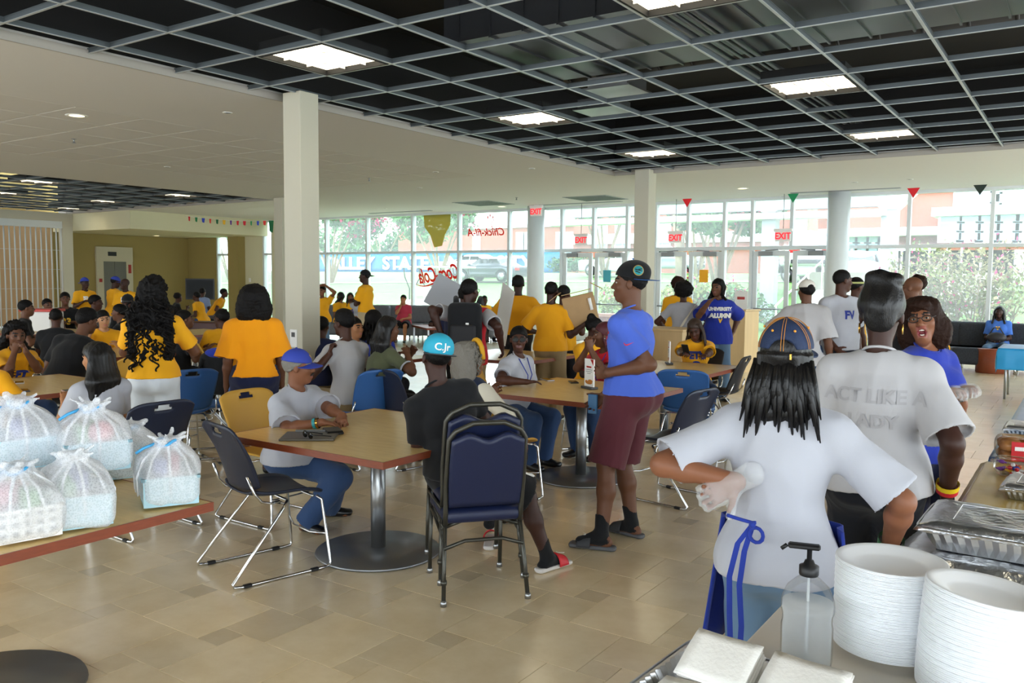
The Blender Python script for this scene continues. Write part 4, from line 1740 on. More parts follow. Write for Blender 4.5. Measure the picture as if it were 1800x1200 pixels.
chair('navy', -3.85, 3.17, 14, 'empty navy stacking chair pulled up in front of the clipboard table')
chair('yellow', -4.62, 3.85, 90, 'yellow stacking chair under the person in royal blue cap')
p = at(372, 700, 7.9)
chair('blue', p.x, p.y, -150, 'blue stacking chair with slotted back beside the person in orange shirt')
p = at(318, 700, 7.5)
chair('blue', p.x, p.y, -75, 'blue stacking chair seen edge-on beside the white shorts')
p = at(338, 660, 9.4)
chair('yellow', p.x, p.y, 25, 'yellow stacking chair behind the edge-on blue chair')
p = at(640, 690, 7.6)
chair('blue', p.x, p.y, -75, 'blue stacking chair of the person in white shirt by the big column')
p = at(672, 650, 8.9)
chair('navy', p.x, p.y, 55, 'navy stacking chair under the person in olive shirt')
chair('yellow', -4.55, 6.35, 85, 'yellow stacking chair behind the person in sunglasses')
chair('navy', -2.62, 5.98, -80, 'dark navy stacking chair right of the person in maroon shorts')
p = at(1210, 690, 7.85)
chair('blue', p.x, p.y, -12, 'blue stacking chair with back to us at the phone table')
p = at(1262, 650, 9.1)
chair('black', p.x, p.y, -95, 'black stacking chair at the right side of the phone table')
p = at(1325, 670, 6.9)
chair('black', p.x, p.y, -100, 'black stacking chair just left of the denim cap')
p = at(718, 668, 7.6)
chair('navy', p.x, p.y, 10, 'navy stacking chair left of the turquoise cap')
p = at(243, 735, 5.6)
chair('navy', p.x, p.y, -88, 'navy stacking chair behind the white net bags')
chair('yellow', -3.62, 5.12, 0, 'yellow stacking chair under the person in denim vest')
p = at(1052, 640, 8.1)
chair('blue', p.x, p.y, -155, 'blue stacking chair under the person in red shirt with clasped hands')
p = at(1226, 640, 9.75)
chair('black', p.x, p.y, 175, 'black stacking chair under the person reading a phone')
p = at(68, 610, 10.6)
chair('yellow', p.x, p.y, 15, 'yellow stacking chair behind the person resting chin on fists')
p = at(385, 600, 10.4)
chair('yellow', p.x, p.y, 20, 'yellow stacking chair under the bent person in yellow')
p = at(372, 585, 12.5)
chair('yellow', p.x, p.y, -160, 'yellow stacking chair empty at the far table')
p = at(250, 690, 8.6)
chair('yellow', p.x, p.y, -60, 'yellow stacking chair half hidden by the white shorts')
chair('black', -3.05, .75, -60, 'stacking chair tucked under the bag table')
p = at(28, 600, 8.1)
chair('yellow', p.x, p.y, 90, 'yellow stacking chair under the person resting chin on fists')

# stacked banquet chairs
m_vinyl = M('navy_vinyl', '#172040', .38, spec=.5, bump=.05, bscale=200)
m_gun = M('gunmetal_frame', '#4a4943', .35, metal=.7)


def make_banquet():
    t = empty('banquet_chair')
    fr = MB()
    arch = [(-.2, -.2, .40), (-.205, -.235, .62), (-.2, -.29, .86), (-.17, -.305, .905), (-.08, -.315, .945), (.08, -.315, .945), (.17, -.305, .905), (.2, -.29, .86), (.205, -.235, .62), (.2, -.2, .40)]
    sm = []
    for a, b in zip(arch[:-1], arch[1:]):
        for k in range(3):
            sm.append(Vector(a).lerp(Vector(b), k / 3))
    sm.append(Vector(arch[-1]))
    fr.tube(sm, .0135, 8)
    fr.obj('back_frame', m_gun, t)

    def pad(u, v):
        x = (u - .5) * 2
        zt = .893 - .022 * (1 + math.cos(math.pi * min(1, abs(x) / .55))) * .5 * 1.6 - .035 * max(0, abs(x) - .6) / .4
        z = .5 + (zt - .5) * v
        return Vector((x * (.188 + .006 * math.sin(v * 3)), -.2 - .1 * ((z - .5) / .4) ** 1 - .012, z))
    q = MB().shell(pad, 20, 14, .035)
    q.obj('back_pad', m_vinyl, t)
    F = Field((-.24, -.25, .38), (.24, .25, .5), .0125)
    F.rbox((0, 0, .44), (.43, .43, .08), .035)
    F.obj('seat', m_vinyl, t)
    for s in (-1, 1):
        MB().tube([(s * .2, -.19, .42), (s * .215, -.24, .2), (s * .225, -.28, .0)], .0135, 4).obj('leg', m_gun, t)
        MB().tube([(s * .2, .2, .42), (s * .205, .215, .2), (s * .205, .23, .0)], .0135, 4).obj('leg', m_gun, t)
        MB().tube([(s * .204, -.2, .385), (s * .204, .2, .385)], .012, 4).tube([(s * .212, -.21, .32), (s * .206, .14, .385)], .009, 4).obj('side_rail', m_gun, t)
        for y in (-.28, .23):
            MB().lathe([(.017, 0), (.017, .02), (.013, .03)], 10, (s * (.225 if y < 0 else .205), y, 0)).obj('glide', m_steel, t)
        MB().lathe([(.016, -.012), (.018, 0), (.016, .012)], 10, (s * .2195, -.256, .115)).obj('stack_bumper', m_gun, t)
    MB().tube([(-.212, -.225, .28), (-.1, -.22, .315), (.1, -.22, .315), (.212, -.225, .28)], .011, 6).obj('rear_stretcher', m_gun, t)
    MB().tube([(-.2, .2, .385), (.2, .2, .385)], .011, 6).obj('front_rail', m_gun, t)
    return t


BQ = Vector((-2.72, 3.63, 0))
BAZ = -50.0
bq = make_banquet()
bq.location = BQ
bq.rotation_euler = (0, 0, -R_(BAZ))
tag(bq, 'lower of two stacked navy banquet chairs, its back nearest us', 'chair', 'stacked banquet chairs')
f_ = Vector((math.sin(R_(BAZ)), math.cos(R_(BAZ)), 0))
dup(bq, BQ + f_ * .085 + Vector((0, 0, .082)), None, 'upper of two stacked navy banquet chairs, under the person in turquoise cap', 'stacked banquet chairs')

# sofas
m_sofa = M('sofa_grey', '#6d7178', .75, var=.08, vscale=25)
m_sofad = M('sofa_pattern', '#2c3038', .8, var=.35, vscale=40)
m_sofas = M('sofa_slate', '#4f5560', .7, var=.06, vscale=25)


def sofa(p, az, w, mb_, ms, lab, grp):
    t = empty('sofa_module', (p.x, p.y, 0), -R_(az), lab, 'sofa', grp)
    F = Field((-w / 2, -.5, .1), (w / 2, .5, .5), .03)
    F.rbox((0, .05, .29), (w - .02, .8, .32), .06)
    F.obj('seat_cushion', ms, t)
    F = Field((-w / 2, -.5, .3), (w / 2, .1, .95), .03)
    F.rbox((0, -.33, .62), (w - .02, .22, .56), .09)
    F.obj('back_cushion', mb_, t)
    for sx in (-1, 1):
        for y in (-.3, .38):
            MB().tube([(sx * (w / 2 - .12), y, 0), (sx * (w / 2 - .12), y, .14)], .02, 8).obj('leg', m_chrome, t)
    return t


for k, (px, w) in enumerate(((596, 1.3), (640, 1.3), (672, .8), (716, 1.25), (762, 1.25), (806, 1.2), (852, 1.2))):
    p = at(px, 560, 22.6 + (.2 if k < 3 else 0) - .1 * abs(k - 3))
    sofa(p, 150 + 5 * k, w, m_sofa, m_sofa, 'grey curved lounge sofa module by the windows, %s from the left' % ['first', 'second', 'third', 'fourth', 'fifth', 'sixth', 'seventh'][k], 'grey lounge sofas')
for k, (px, w) in enumerate(((1590, 1.25), (1640, 1.25), (1690, 1.2), (1738, 1.2), (1787, 1.2))):
    p = at(px, 600, 16.7 - .275 * k)
    sofa(p, 180, w * .98, m_sofad, m_sofas if k < 3 else m_sofad, 'dark patterned sofa module below the right window, %s from the left' % ['first', 'second', 'third', 'fourth', 'fifth'][k], 'dark patterned sofas')
ct = empty('coffee_table', tuple(onz(757, 575, .42)[:2]) + (0,), -R_(35), 'low cherry topped coffee table with steel legs before the grey sofas', 'table')
MB().box((0, 0, .42), (1.5, .6, .05), ch=.006).obj('tabletop', m_edge, ct)
for sx in (-.7, .7):
    for sy in (-.25, .25):
        MB().box((sx, sy, .2), (.04, .04, .4)).obj('leg', m_steel, ct)
p = onz(1741, 657, 0)
dm = MB().lathe([(.27, 0), (.28, .01), (.28, .44), (.27, .45)], 32, (p.x, p.y + .3, 0)).obj('drum_table', m_edge)
tag(dm, 'round cherry wood drum table before the dark sofa', 'table')

# light wood podiums by the doors
m_pod = M('podium_maple', '#d9bd8e', .5, var=.07, vscale=8, stretch=(1, 1, .15))
p = at(1297, 560, 15.5)
pd = empty('podium', (p.x, p.y, 0), R_(-10), 'tall pale maple podium beside the person in royal blue lettered shirt', 'podium')
for s in (-1, 1):
    MB().box((s * .27, 0, .55), (.03, .5, 1.1)).obj('side_panel', m_pod, pd)
MB().box((0, -.23, .55), (.51, .03, 1.1)).obj('front_panel', m_pod, pd)
MB().box((0, 0, 1.12), (.62, .56, .03), ch=.005).obj('top', m_pod, pd)
sg = empty('sign_holder', (p.x + .05, p.y, 1.135), 0, 'clear sign holder with printed page on the tall podium', 'sign')
MB().box((0, 0, .006), (.25, .08, .012)).obj('foot', m_white, sg)
MB().box((0, 0, .17), (.24, .012, .32)).obj('sheet', m_white, sg)
MB().box((0, -.008, .2), (.14, .004, .05)).obj('red_print', m_drd, sg)
p = at(1178, 590, 11.2)
pd = empty('podium', (p.x, p.y, 0), R_(-5), 'pale maple low cabinet half hidden behind the person in maroon shorts', 'podium')
MB().box((0, 0, .5), (.62, .5, 1.0)).obj('body', m_pod, pd)
MB().box((0, 0, 1.015), (.66, .54, .03), ch=.005).obj('top', m_pod, pd)
p = onz(1281, 622, 0)
cn = empty('traffic_cone', (p.x, p.y, 0), 0, 'orange cone on the floor beside the tall podium', 'cone')
MB().box((0, 0, .015), (.34, .34, .03), ch=.005).obj('foot', M('cone_orange', '#e8622a', .5), cn)
MB().lathe([(.13, .03), (.03, .68), (.022, .7)], 20).obj('cone_body', M('cone_orange'), cn)
p = onz(1330, 622, 0)
mt = MB().box((p.x, p.y, .006), (1.6, 1.0, .012)).obj('door_mat', M('mat_blue', '#6d86a8', .95))
tag(mt, 'grey blue entrance mat inside the third pair of doors', 'mat')
p = onz(1312, 608, 0)
bx_ = MB().box((0, 0, .11), (.35, .16, .2), ch=.02).obj('blue_bin', M('bin_blue', '#3573b8', .5))
bx_.location = (p.x, p.y, 0)
tag(bx_, 'small blue object on the floor right of the tall podium', 'bin')
# lobby television, dark console and far furniture
p = at(352, 520, 25.0)
tv = empty('television', (p.x, p.y, 0), R_(35), 'dark framed television on a stand at the back of the far left lounge', 'television')
MB().box((0, 0, 1.25), (.85, .06, .62), ch=.01).obj('frame', m_blk, tv)
MB().box((0, -.034, 1.25), (.79, .006, .55)).obj('screen', M('tv_screen', '#25282c', .6, spec=.2), tv)
MB().box((0, 0, .47), (.06, .05, .94)).box((0, 0, .02), (.6, .4, .04)).obj('stand', m_blk, tv)
p = at(366, 575, 19.5)
cs = MB().box((0, 0, .3), (.8, .6, .6), ch=.02).obj('side_table', M('dark_cherry', '#4a2018', .4))
cs.location = (p.x, p.y, 0)
cs.rotation_euler = (0, 0, .4)
tag(cs, 'dark red-brown block table in the far left lounge', 'table')

# ------------------------------------------------------------------ people
SK = {k: M('skin_' + k, c, .5, spec=.35, var=.06, vscale=12) for k, c in
      dict(deep='#3a221a', dark='#4a2c20', brown='#63402d', warm='#7d5038', tan='#a9744f', light='#c08f6b').items()}
LIP = {k: M('lips_' + k, c, .4) for k, c in dict(deep='#4a2525', dark='#5a2f2a', brown='#74423a', warm='#8a4f45', tan='#ab6a5c', light='#b8736a').items()}
HB = M('hair_black', '#0d0b0b', .6, spec=.2, bump=.5, bscale=90)
HBS = M('hair_black_sleek', '#0c0b0c', .36, spec=.4, bump=.3, bscale=60, stretch=(6, 6, .4))
HBR = M('hair_dark_brown', '#26160f', .65, spec=.15, bump=.4, bscale=90)
HG = M('hair_grey', '#77736b', .7, bump=.6, bscale=120)
HRED = M('hair_red_braids', '#4a1820', .5, bump=.3, bscale=80)
HBN = M('hair_brown_braids', '#33231a', .55, bump=.3, bscale=80)
EYW = M('eye_white', '#a79f95', .3)
EYB = M('eye_iris', '#1a0f0a', .2)
BRW = M('brow_black', '#120c0a', .7)
MOUTH = M('mouth_inside', '#7a3036', .4)
TEETH = M('teeth', '#e4ded0', .3)
fab = lambda n, c, r=.85: M('cloth_' + n, c, r, spec=.25, bump=.06, bscale=420, sheen=.1)
YEL = fab('yellow', '#eaa81c')
GOLD = fab('gold', '#e09c16')
ORG = fab('orange', '#ef9a12')
WHT = fab('white', '#adafb8')
WHT2 = fab('warm_white', '#b2b1b4')
BLK = fab('black', '#16171a')
NVY = fab('navy', '#1b2140')
JEAN = fab('jeans', '#31486e')
JEANL = fab('light_jeans', '#5c7794')
JEAND = fab('dark_jeans', '#151821')
DENIM = fab('denim_jacket', '#1f2a44')
BLUE = fab('royal_blue', '#4a66c8')
ROYAL = fab('deep_royal', '#24369a')
MAR = fab('maroon', '#53262f')
KHA = fab('khaki', '#8f7c5c')
OLV = fab('olive', '#555a42')
RED = fab('red', '#c4202e')
PINK = fab('pinkish_red', '#b83a4e')
GRY = fab('grey', '#5d5a60')
BLT = fab('bright_blue', '#4673c9')
CREAM = fab('cream', '#d9d3c2')
APR = fab('apron_blue', '#24378f')
SHOEB = M('shoe_black', '#101012', .3)
SHOEW = M('shoe_white', '#cfcfcf', .5)
m_pb = M('print_blue', '#27388f', .7)
m_pw = M('print_white', '#eeeeea', .7)
m_py = M('print_yellow', '#e9b83a', .7)
m_pr = M('print_red', '#d3304a', .7)
V3 = lambda *a: np.array(a, float)


def nz(v):
    return v / (np.linalg.norm(v) + 1e-12)


def rot(v, ax, deg):
    ax = nz(ax)
    a = math.radians(deg)
    return v * math.cos(a) + np.cross(ax, v) * math.sin(a) + ax * (ax @ v) * (1 - math.cos(a))


def ik(S, W, la, lb, pole):
    d = W - S
    L = np.linalg.norm(d)
    if L > (la + lb) * .995:
        W = S + d / L * (la + lb) * .995
        d = W - S
        L = np.linalg.norm(d)
    L = max(L, abs(la - lb) + .02)
    x = (la * la - lb * lb + L * L) / (2 * L)
    y = math.sqrt(max(la * la - x * x, 0))
    u = nz(d)
    p = nz(pole - u * (pole @ u))
    return S + u * x + p * y, W


class Person:
    pass


def person(label, px, top, D, rel, pose='stand', H=1.72, g=1.0, sex='m', skin='dark', shirt=None, pants=None, hair=('short', None),
           cap=None, head=None, lh='down', rh='down', lean=(0, 0), twist=0, h=.012, seat=.45, feet=None, shoe=SHOEB, extra=None,
           group=None, face=True, mouth=0, sock=None, legs=True, spread=1.0, shw=1.0, kneeL=None, kneeR=None, hx=0.0, hscale=1.0):
    camaz = math.degrees(math.atan2(at(px, 490, D).x, at(px, 490, D).y))
    Z = V3(0, 0, 1)

    def basis(az):
        a = math.radians(az)
        return V3(math.cos(a), -math.sin(a), 0), V3(math.sin(a), math.cos(a), 0)
    Rt, Fw = basis(camaz + rel)
    hd = head or (rel, 0, 0)
    hR, hF = basis(camaz + hd[0])
    hU = Z
    if hd[1]:
        hF, hU = rot(hF, hR, hd[1]), rot(hU, hR, hd[1])
    if hd[2]:
        hR, hU = rot(hR, hF, hd[2]), rot(hU, hF, hd[2])
    ztop = at(px, top, D).z
    hairx = hx
    # spine directions
    U = rot(rot(Z, Rt, -lean[0]), Fw, lean[1])
    Um = nz(Z * .45 + U * .55)
    R2, F2 = (rot(Rt, Z, -twist), rot(Fw, Z, -twist))
    F2 = nz(F2 - U * (F2 @ U))
    R2 = np.cross(F2, U)
    dirsum = lambda s: s * (Um * .12 + U * .39 + nz(U * .4 + hU * .6) * .09 + hU * .2)
    if pose == 'stand':
        s = (ztop - hairx) / (.95 + dirsum(1.0)[2])
        pz = .95 * s
    else:
        pz = seat + .085
        s = (ztop - hairx - pz) / dirsum(1.0)[2]
        s2 = min(max(s, .86), 1.12)
        pz += (s - s2) * dirsum(1.0)[2]
        s = s2
    S = lambda x: x * s
    P0 = V3(0, 0, pz)
    WA = P0 + Um * S(.12)
    CH = WA + U * S(.20)
    UP = WA + U * S(.325)
    NB = WA + U * S(.39)
    SH = [WA + U * S(.305) - R2 * S(.175 * shw), WA + U * S(.305) + R2 * S(.172 * shw)]
    NT = NB + nz(U * .4 + hU * .6) * S(.09)
    HC = NT + hU * S(.085) + hF * S(.018)
    # put the head where the photo shows it
    hp = np.array(at(px, top, D))
    off = V3(hp[0] - HC[0], hp[1] - HC[1], 0)
    P0, WA, CH, UP, NB, NT, HC = [q + off for q in (P0, WA, CH, UP, NB, NT, HC)]
    SH = [q + off for q in SH]
    base = V3(P0[0], P0[1], 0)
    p = Person()
    p.s, p.base, p.Rt, p.Fw, p.HC, p.hR, p.hF, p.hU, p.NB, p.CH, p.U, p.R2, p.F2, p.WA, p.P0, p.SH = s, base, Rt, Fw, HC, hR, hF, hU, NB, CH, U, R2, F2, WA, P0, SH
    loc = lambda r, f, u: base + Rt * r + Fw * f + Z * u
    p.loc = loc
    # legs
    hips = [P0 + Rt * S(-.09) - Z * S(.03), P0 + Rt * S(.09) - Z * S(.03)]
    kn, an, fd = [], [], []
    for i, sd in enumerate((-1, 1)):
        ft = None
        if feet and feet[i] is not None:
            ft = feet[i]
        if pose == 'stand':
            A = loc(sd * S(.10) * spread, S(-.03), S(.085)) if ft is None else (np.array(onz(ft[0], ft[1], 0)) * V3(1, 1, 0) + Z * S(.085) if len(ft) == 2 else loc(ft[0], ft[1], S(.085)))
            K, A = ik(hips[i], A, S(.43), S(.425), Fw + Rt * sd * .15)
        else:
            kk = (kneeL, kneeR)[i]
            A = loc(sd * S(.13) * spread, S(.36), S(.085)) if ft is None else (np.array(onz(ft[0], ft[1], 0)) * V3(1, 1, 0) + Z * S(.085) if len(ft) == 2 else loc(ft[0], ft[1], S(.085)))
            K, A = ik(hips[i], A, S(.43), S(.425), Fw + Z * .8 + Rt * sd * .2 * spread if kk is None else Rt * kk[0] + Fw * kk[1] + Z * kk[2])
        kn.append(K)
        an.append(A)
        fdir = nz(Fw + Rt * sd * .22)
        if pose != 'stand':
            fdir = nz((K - hips[i]) * V3(1, 1, 0) + Fw * .15)
        if ft is not None and len(ft) == 4:
            fdir = nz(Rt * ft[2] + Fw * ft[3])
        fd.append(fdir)
    p.kn, p.an, p.fd, p.hips = kn, an, fd, hips
    # arms
    arms = []
    for i, (sd, spec) in enumerate(((-1, lh), (1, rh))):
        pole = -Z * 1.0 + R2 * sd * .5 - F2 * .5
        hn = None
        hdv = None
        curl = 22
        if isinstance(spec, dict):
            pole = spec.get('pole', None)
            pole = -Z + R2 * sd * .5 - F2 * .5 if pole is None else Rt * pole[0] + Fw * pole[1] + Z * pole[2]
            curl = spec.get('curl', 25)
            if 'n' in spec:
                hn = Rt * spec['n'][0] + Fw * spec['n'][1] + Z * spec['n'][2]
            if 'd' in spec:
                hdv = Rt * spec['d'][0] + Fw * spec['d'][1] + Z * spec['d'][2]
            tg = spec['t']
        else:
            tg = spec
        if isinstance(tg, str):
            if tg == 'down':
                W = SH[i] + R2 * sd * S(.07) - Z * S(.545) + F2 * S(.03)
                pole = -F2 + R2 * sd * .3
            elif tg == 'table':
                W = loc(sd * S(.13), S(.36), .79)
                curl = 15
            elif tg == 'lap':
                W = loc(sd * S(.09), S(.27), pz + .10)
            elif tg == 'cross':
                W = CH + R2 * (-sd) * S(.10) + F2 * S(.20) - U * S(.10) + U * S(.03) * sd
                pole = R2 * sd - Z * .7
                hdv = nz(-R2 * sd + F2 * .1)
            elif tg == 'carry':
                W = CH + R2 * sd * S(.16) + F2 * S(.30) - U * S(.06)
            elif tg == 'chin':
                W = HC - hU * S(.21) + hF * S(.10) + R2 * sd * S(.05)
                pole = -Z + R2 * sd * .5 + F2 * .6
                hdv = nz(hU * .8 - hF * .2)
            elif tg == 'hip':
                W = P0 + R2 * sd * S(.17) + Z * S(.10) - F2 * S(.05)
                pole = R2 * sd - F2 * .3
        elif isinstance(tg, Vector):
            W = np.array(tg)
        elif len(tg) == 3 and tg[0] > 60:
            W = np.array(at(*tg))
        else:
            W = loc(*tg)
        E, W = ik(SH[i], W, S(.30), S(.262), pole)
        fa = nz(W - E)
        d = fa if hdv is None else nz(hdv)
        if hn is None:
            hn = -R2 * sd if d[2] < -.55 else -Z + F2 * .2 * (d[2] > .5)
            if d[2] > .6:
                hn = -F2 * .5 - R2 * sd
        n = nz(hn - d * (hn @ d))
        t_ = np.cross(n, d) * (1 if i == 0 else -1)
        arms.append((SH[i], E, W, d, n, t_, curl))
    p.arms = arms
    root = empty('person', base, 0, label, 'person', group)
    p.root = root
    org = base

    # ---- body
    allp = [HC + hU * S(.15), HC - hU * S(.13), P0 - Rt * .22, P0 + Rt * .22, P0 - Fw * .2, P0 + Fw * .22] + [q for a in arms for q in (a[0], a[1], a[2] + a[3] * .2)] + kn + [a - Z * S(.085) for a in an] + [a + f * .2 for a, f in zip(an, fd)] + [HC + hF * .15, HC - hF * .15, HC + hR * .12, HC - hR * .12]
    allp = np.array(allp)
    lo, hi = allp.min(0) - .07, allp.max(0) + .07
    lo[2] = max(lo[2], -.01)
    F = Field(lo, hi, h)
    gw = g

    def torso(F, e, top_=True):
        k = .03
        wr = 1.0 if sex == 'm' else .92
        hw = 1.0 if sex == 'm' else 1.06
        F.seg(P0 - Um * S(.03), WA, (S(.165 * gw * hw) + e, S(.115 * gw) + e), (S(.142 * gw * wr) + e, S(.104 * gw) + e), k, Rt)
        F.seg(WA, CH, (S(.142 * gw * wr) + e, S(.104 * gw) + e), (S(.162 * (gw * .6 + .4) * wr) + e, S(.118 * (gw * .7 + .3)) + e), k, nz(Rt + R2))
        F.seg(CH, UP, (S(.162 * (gw * .6 + .4) * wr) + e, S(.118 * (gw * .7 + .3)) + e), (S(.14 * shw) + e, S(.085) + e), k, R2)
        for sd in (-1, 1):
            F.seg(NB - U * S(.045), SH[0 if sd < 0 else 1] + U * S(.005), S(.052) + e * .7, S(.056) + e * .8, .035)
            F.ell(P0 + Rt * sd * S(.075) - Fw * S(.07 * gw) - Z * S(.03), [S(.09) + e] * 3, k=.05)
            if sex == 'f':
                F.ell(CH + R2 * sd * S(.075) + F2 * S(.085) - U * S(.005), [S(.068 * (gw * .5 + .5)) + e] * 3, k=.04)
        if gw > 1.12:
            F.ell(WA + Fw * S(.07 * gw) - Z * S(.02), [S(.12 * gw) + e, S(.10 * gw) + e, S(.12 * gw) + e], (Rt, Fw, Z), k=.06)
    torso(F, 0)
    lg = .85 + .15 * gw
    for i, sd in enumerate((-1, 1)):
        if legs:
            F.seg(hips[i], kn[i], S(.088 * lg), S(.056 * lg), .04)
            md = kn[i] * .62 + an[i] * .38
            bk = nz((kn[i] - an[i]))
            bkd = nz(-fd[i] + bk * (fd[i] @ bk))
            F.seg(kn[i], md + bkd * S(.012), S(.053 * lg), S(.057 * lg), .03)
            F.seg(md + bkd * S(.012), an[i], S(.054 * lg), S(.036), .03)
            he = an[i] - Z * S(.05) - fd[i] * S(.035)
            F.seg(an[i], he + Z * .005, S(.036), S(.032), .02)
            sid = np.cross(fd[i], Z)
            F.seg(he, an[i] + fd[i] * S(.13) - Z * S(.06), (S(.032), S(.03)), (S(.042), S(.022)), .02, sid)
            F.seg(an[i] - Z * .0, an[i] + fd[i] * S(.12) - Z * S(.055), S(.034), S(.022), .02)
            F.plane(V3(0, 0, .004), V3(0, 0, -1), lo, V3(hi[0], hi[1], .05))
        Sh, E, W, d, n, t_, curl = arms[i]
        ag = .8 + .2 * gw
        F.seg(Sh, E, S(.053 * ag), S(.042 * ag), .035)
        md = E * .7 + W * .3
        F.seg(E, md, S(.041 * ag), S(.043 * ag), .02)
        F.seg(md, W, S(.043 * ag), S(.027), .02)
        # hand
        fr = max(.0085, h * .95) * (s ** .5)
        hs = s * 1.0
        F.seg(W, W + d * .03 * hs, (.028, .022), (.034 * hs, .016), .012, t_)
        F.seg(W + d * .03 * hs, W + d * .082 * hs, (.036 * hs, .014), (.040 * hs, .013), .01, t_)
        for q, (o_, ln) in enumerate(((.032, .070), (.011, .079), (-.011, .073), (-.031, .057))):
            b0_ = W + d * (.088 - .006 * (q in (0, 3))) * hs + t_ * o_ * hs
            dd = nz(d + t_ * o_ * 2.2)
            cu = curl * (1 + .12 * q)
            for jj, fr_ in enumerate((.45, .31, .24)):
                dd = rot(dd, np.cross(d, n), cu)
                b1_ = b0_ + dd * ln * fr_ * hs
                F.seg(b0_, b1_, fr * (1 - .08 * jj), fr * (.93 - .08 * jj), .004)
                b0_ = b1_
        tb0 = W + d * .028 * hs + t_ * .028 * hs
        td = nz(d * .6 + t_ * .75 + n * .3)
        tb1 = tb0 + td * .042 * hs
        td2 = nz(td + d * .45 + n * .15)
        F.seg(tb0, tb1, fr * 1.35, fr * 1.15, .01)
        F.seg(tb1, tb1 + td2 * .03 * hs, fr * 1.15, fr * .95, .005)
    # neck and head
    F.seg(NB - U * S(.03), NT + hU * S(.03), S(.058 if sex == 'm' else .05), S(.054 if sex == 'm' else .047), .03)
    q = s ** .6 * hscale

    def hp_(r, f, u):
        return HC + (hR * r + hF * f + hU * u) * q
    p.hp = hp_
    HX = (hR, hF, hU)
    F.ell(hp_(0, -.012, .032), [.075 * q, .094 * q, .085 * q], HX, .02)
    F.ell(hp_(0, .028, -.04), [.060 * q, .064 * q, .078 * q], HX, .03)
    F.ell(hp_(0, .062, -.1), [.028 * q, .024 * q, .02 * q], HX, .03)
    if mouth:
        F.ell(hp_(0, .055, -.115), [.03 * q, .028 * q, .024 * q], HX, .03)
    for sd in (-1, 1):
        F.ell(hp_(sd * .040, .062, -.026), [.024 * q, .022 * q, .022 * q], HX, .02)
        F.ell(hp_(sd * .078, -.005, -.008), [.010 * q, .019 * q, .031 * q], HX, .008)
    F.seg(hp_(-.034, .082, .022), hp_(.034, .082, .022), .011 * q, .011 * q, .015)
    for sd in (-1, 1):
        F.ell(hp_(sd * .031, .099, .003), [.018 * q, .014 * q, .010 * q], HX, .012, 'sub')
    F.seg(hp_(0, .088, .008), hp_(0, .107, -.028), .008 * q, .0135 * q, .012)
    for sd in (-1, 1):
        F.ell(hp_(sd * .014, .097, -.033), [.010 * q, .011 * q, .008 * q], HX, .006)
    mz = -.068
    dy = .010 + mouth * .02
    F.seg(hp_(-.021, .083, mz + .002), hp_(0, .093, mz + dy * .7), .0075 * q, .0085 * q, .006)
    F.seg(hp_(.021, .083, mz + .002), hp_(0, .093, mz + dy * .7), .0075 * q, .0085 * q, .006)
    F.seg(hp_(-.019, .082, mz - .004 - mouth * .008), hp_(0, .090, mz - dy), .0075 * q, .0095 * q, .006)
    F.seg(hp_(.019, .082, mz - .004 - mouth * .008), hp_(0, .090, mz - dy), .0075 * q, .0095 * q, .006)
    if mouth:
        F.ell(hp_(0, .095, mz - .004), [.021 * q, .03 * q, .019 * q * mouth], HX, .004, 'sub')

    hm_ = hair[1] or HB
    brow = BRW if hair[1] is not HG else HG

    def mfn(c):
        dlt = (c - HC) / q
        r, f, u = dlt @ hR, dlt @ hF, dlt @ hU
        mi = np.zeros(len(c), int)
        lip = (np.abs(r) < .024) & (f > .074) & (np.abs(u - mz) < .0115 + mouth * .02) & (f > .085 - 4.5 * r * r)
        mi[lip] = 1
        if mouth:
            mi[(np.abs(r) < .024) & (f < .086) & (f > .05) & (np.abs(u - mz + .004) < .022)] = 3
        if face:
            br = (np.abs(np.abs(r) - .031) < .02) & (f > .06) & (np.abs(u - .025 - .004 * (np.abs(r) > .02)) < .006)
            mi[br] = 2
            if h > .0085:
                ey = (np.abs(np.abs(r) - .031) < .013) & (f > .055) & (np.abs(u - .003) < .007)
                mi[ey] = 2
        return mi
    p.body = F.obj('body', [SK[skin], LIP[skin], brow, MOUTH], root, mfn=mfn, org=org)
    if face and h <= .0085:
        for sd in (-1, 1):
            e_ = MB()
            Rm = Matrix((tuple(hR), tuple(hF), tuple(hU))).transposed()
            e_.ell(hp_(sd * .031, .0785, .003) - org, (.0115 * q, .0112 * q, .0062 * q), 12, Rm)
            e_.mi = 1
            e_.ell(hp_(sd * .031, .0865, .003) - org, (.0056 * q, .0042 * q, .0056 * q), 10, Rm)
            e_.obj('eye', [EYW, EYB], root)
    if mouth:
        tt = MB()
        tt.tube([hp_(-.015, .077, mz + .008 * mouth) - org, hp_(0, .085, mz + .009 * mouth) - org, hp_(.015, .077, mz + .008 * mouth) - org], .0045, 6)
        tt.tube([hp_(-.013, .075, mz - .016 * mouth) - org, hp_(0, .083, mz - .018 * mouth) - org, hp_(.013, .075, mz - .016 * mouth) - org], .004, 6)
        tt.obj('teeth', TEETH, root)

    # ---- clothes
    if shirt:
        ea = shirt.get('ease', .018)
        slv = shirt.get('sleeve', .62)
        hem = shirt.get('hem', .06 if pose != 'stand' else .10)
        sm_ = shirt['m']
        pts = [P0 - Z * S(hem + .02) - Rt * .25 * gw, P0 - Z * S(hem) + Rt * .25 * gw, P0 - Fw * .25 * gw, P0 + Fw * .27 * gw, NB + U * .08] + [a[0] for a in arms] + [a[1] for a in arms] + ([a[2] for a in arms] if slv > 1 else [])
        pts = np.array(pts)
        hh = max(.009, h)
        FS = Field(pts.min(0) - .1, pts.max(0) + .1, hh)
        torso(FS, ea)
        hw = 1.0 if sex == 'm' else 1.06
        fl = shirt.get('flare', 1.0)
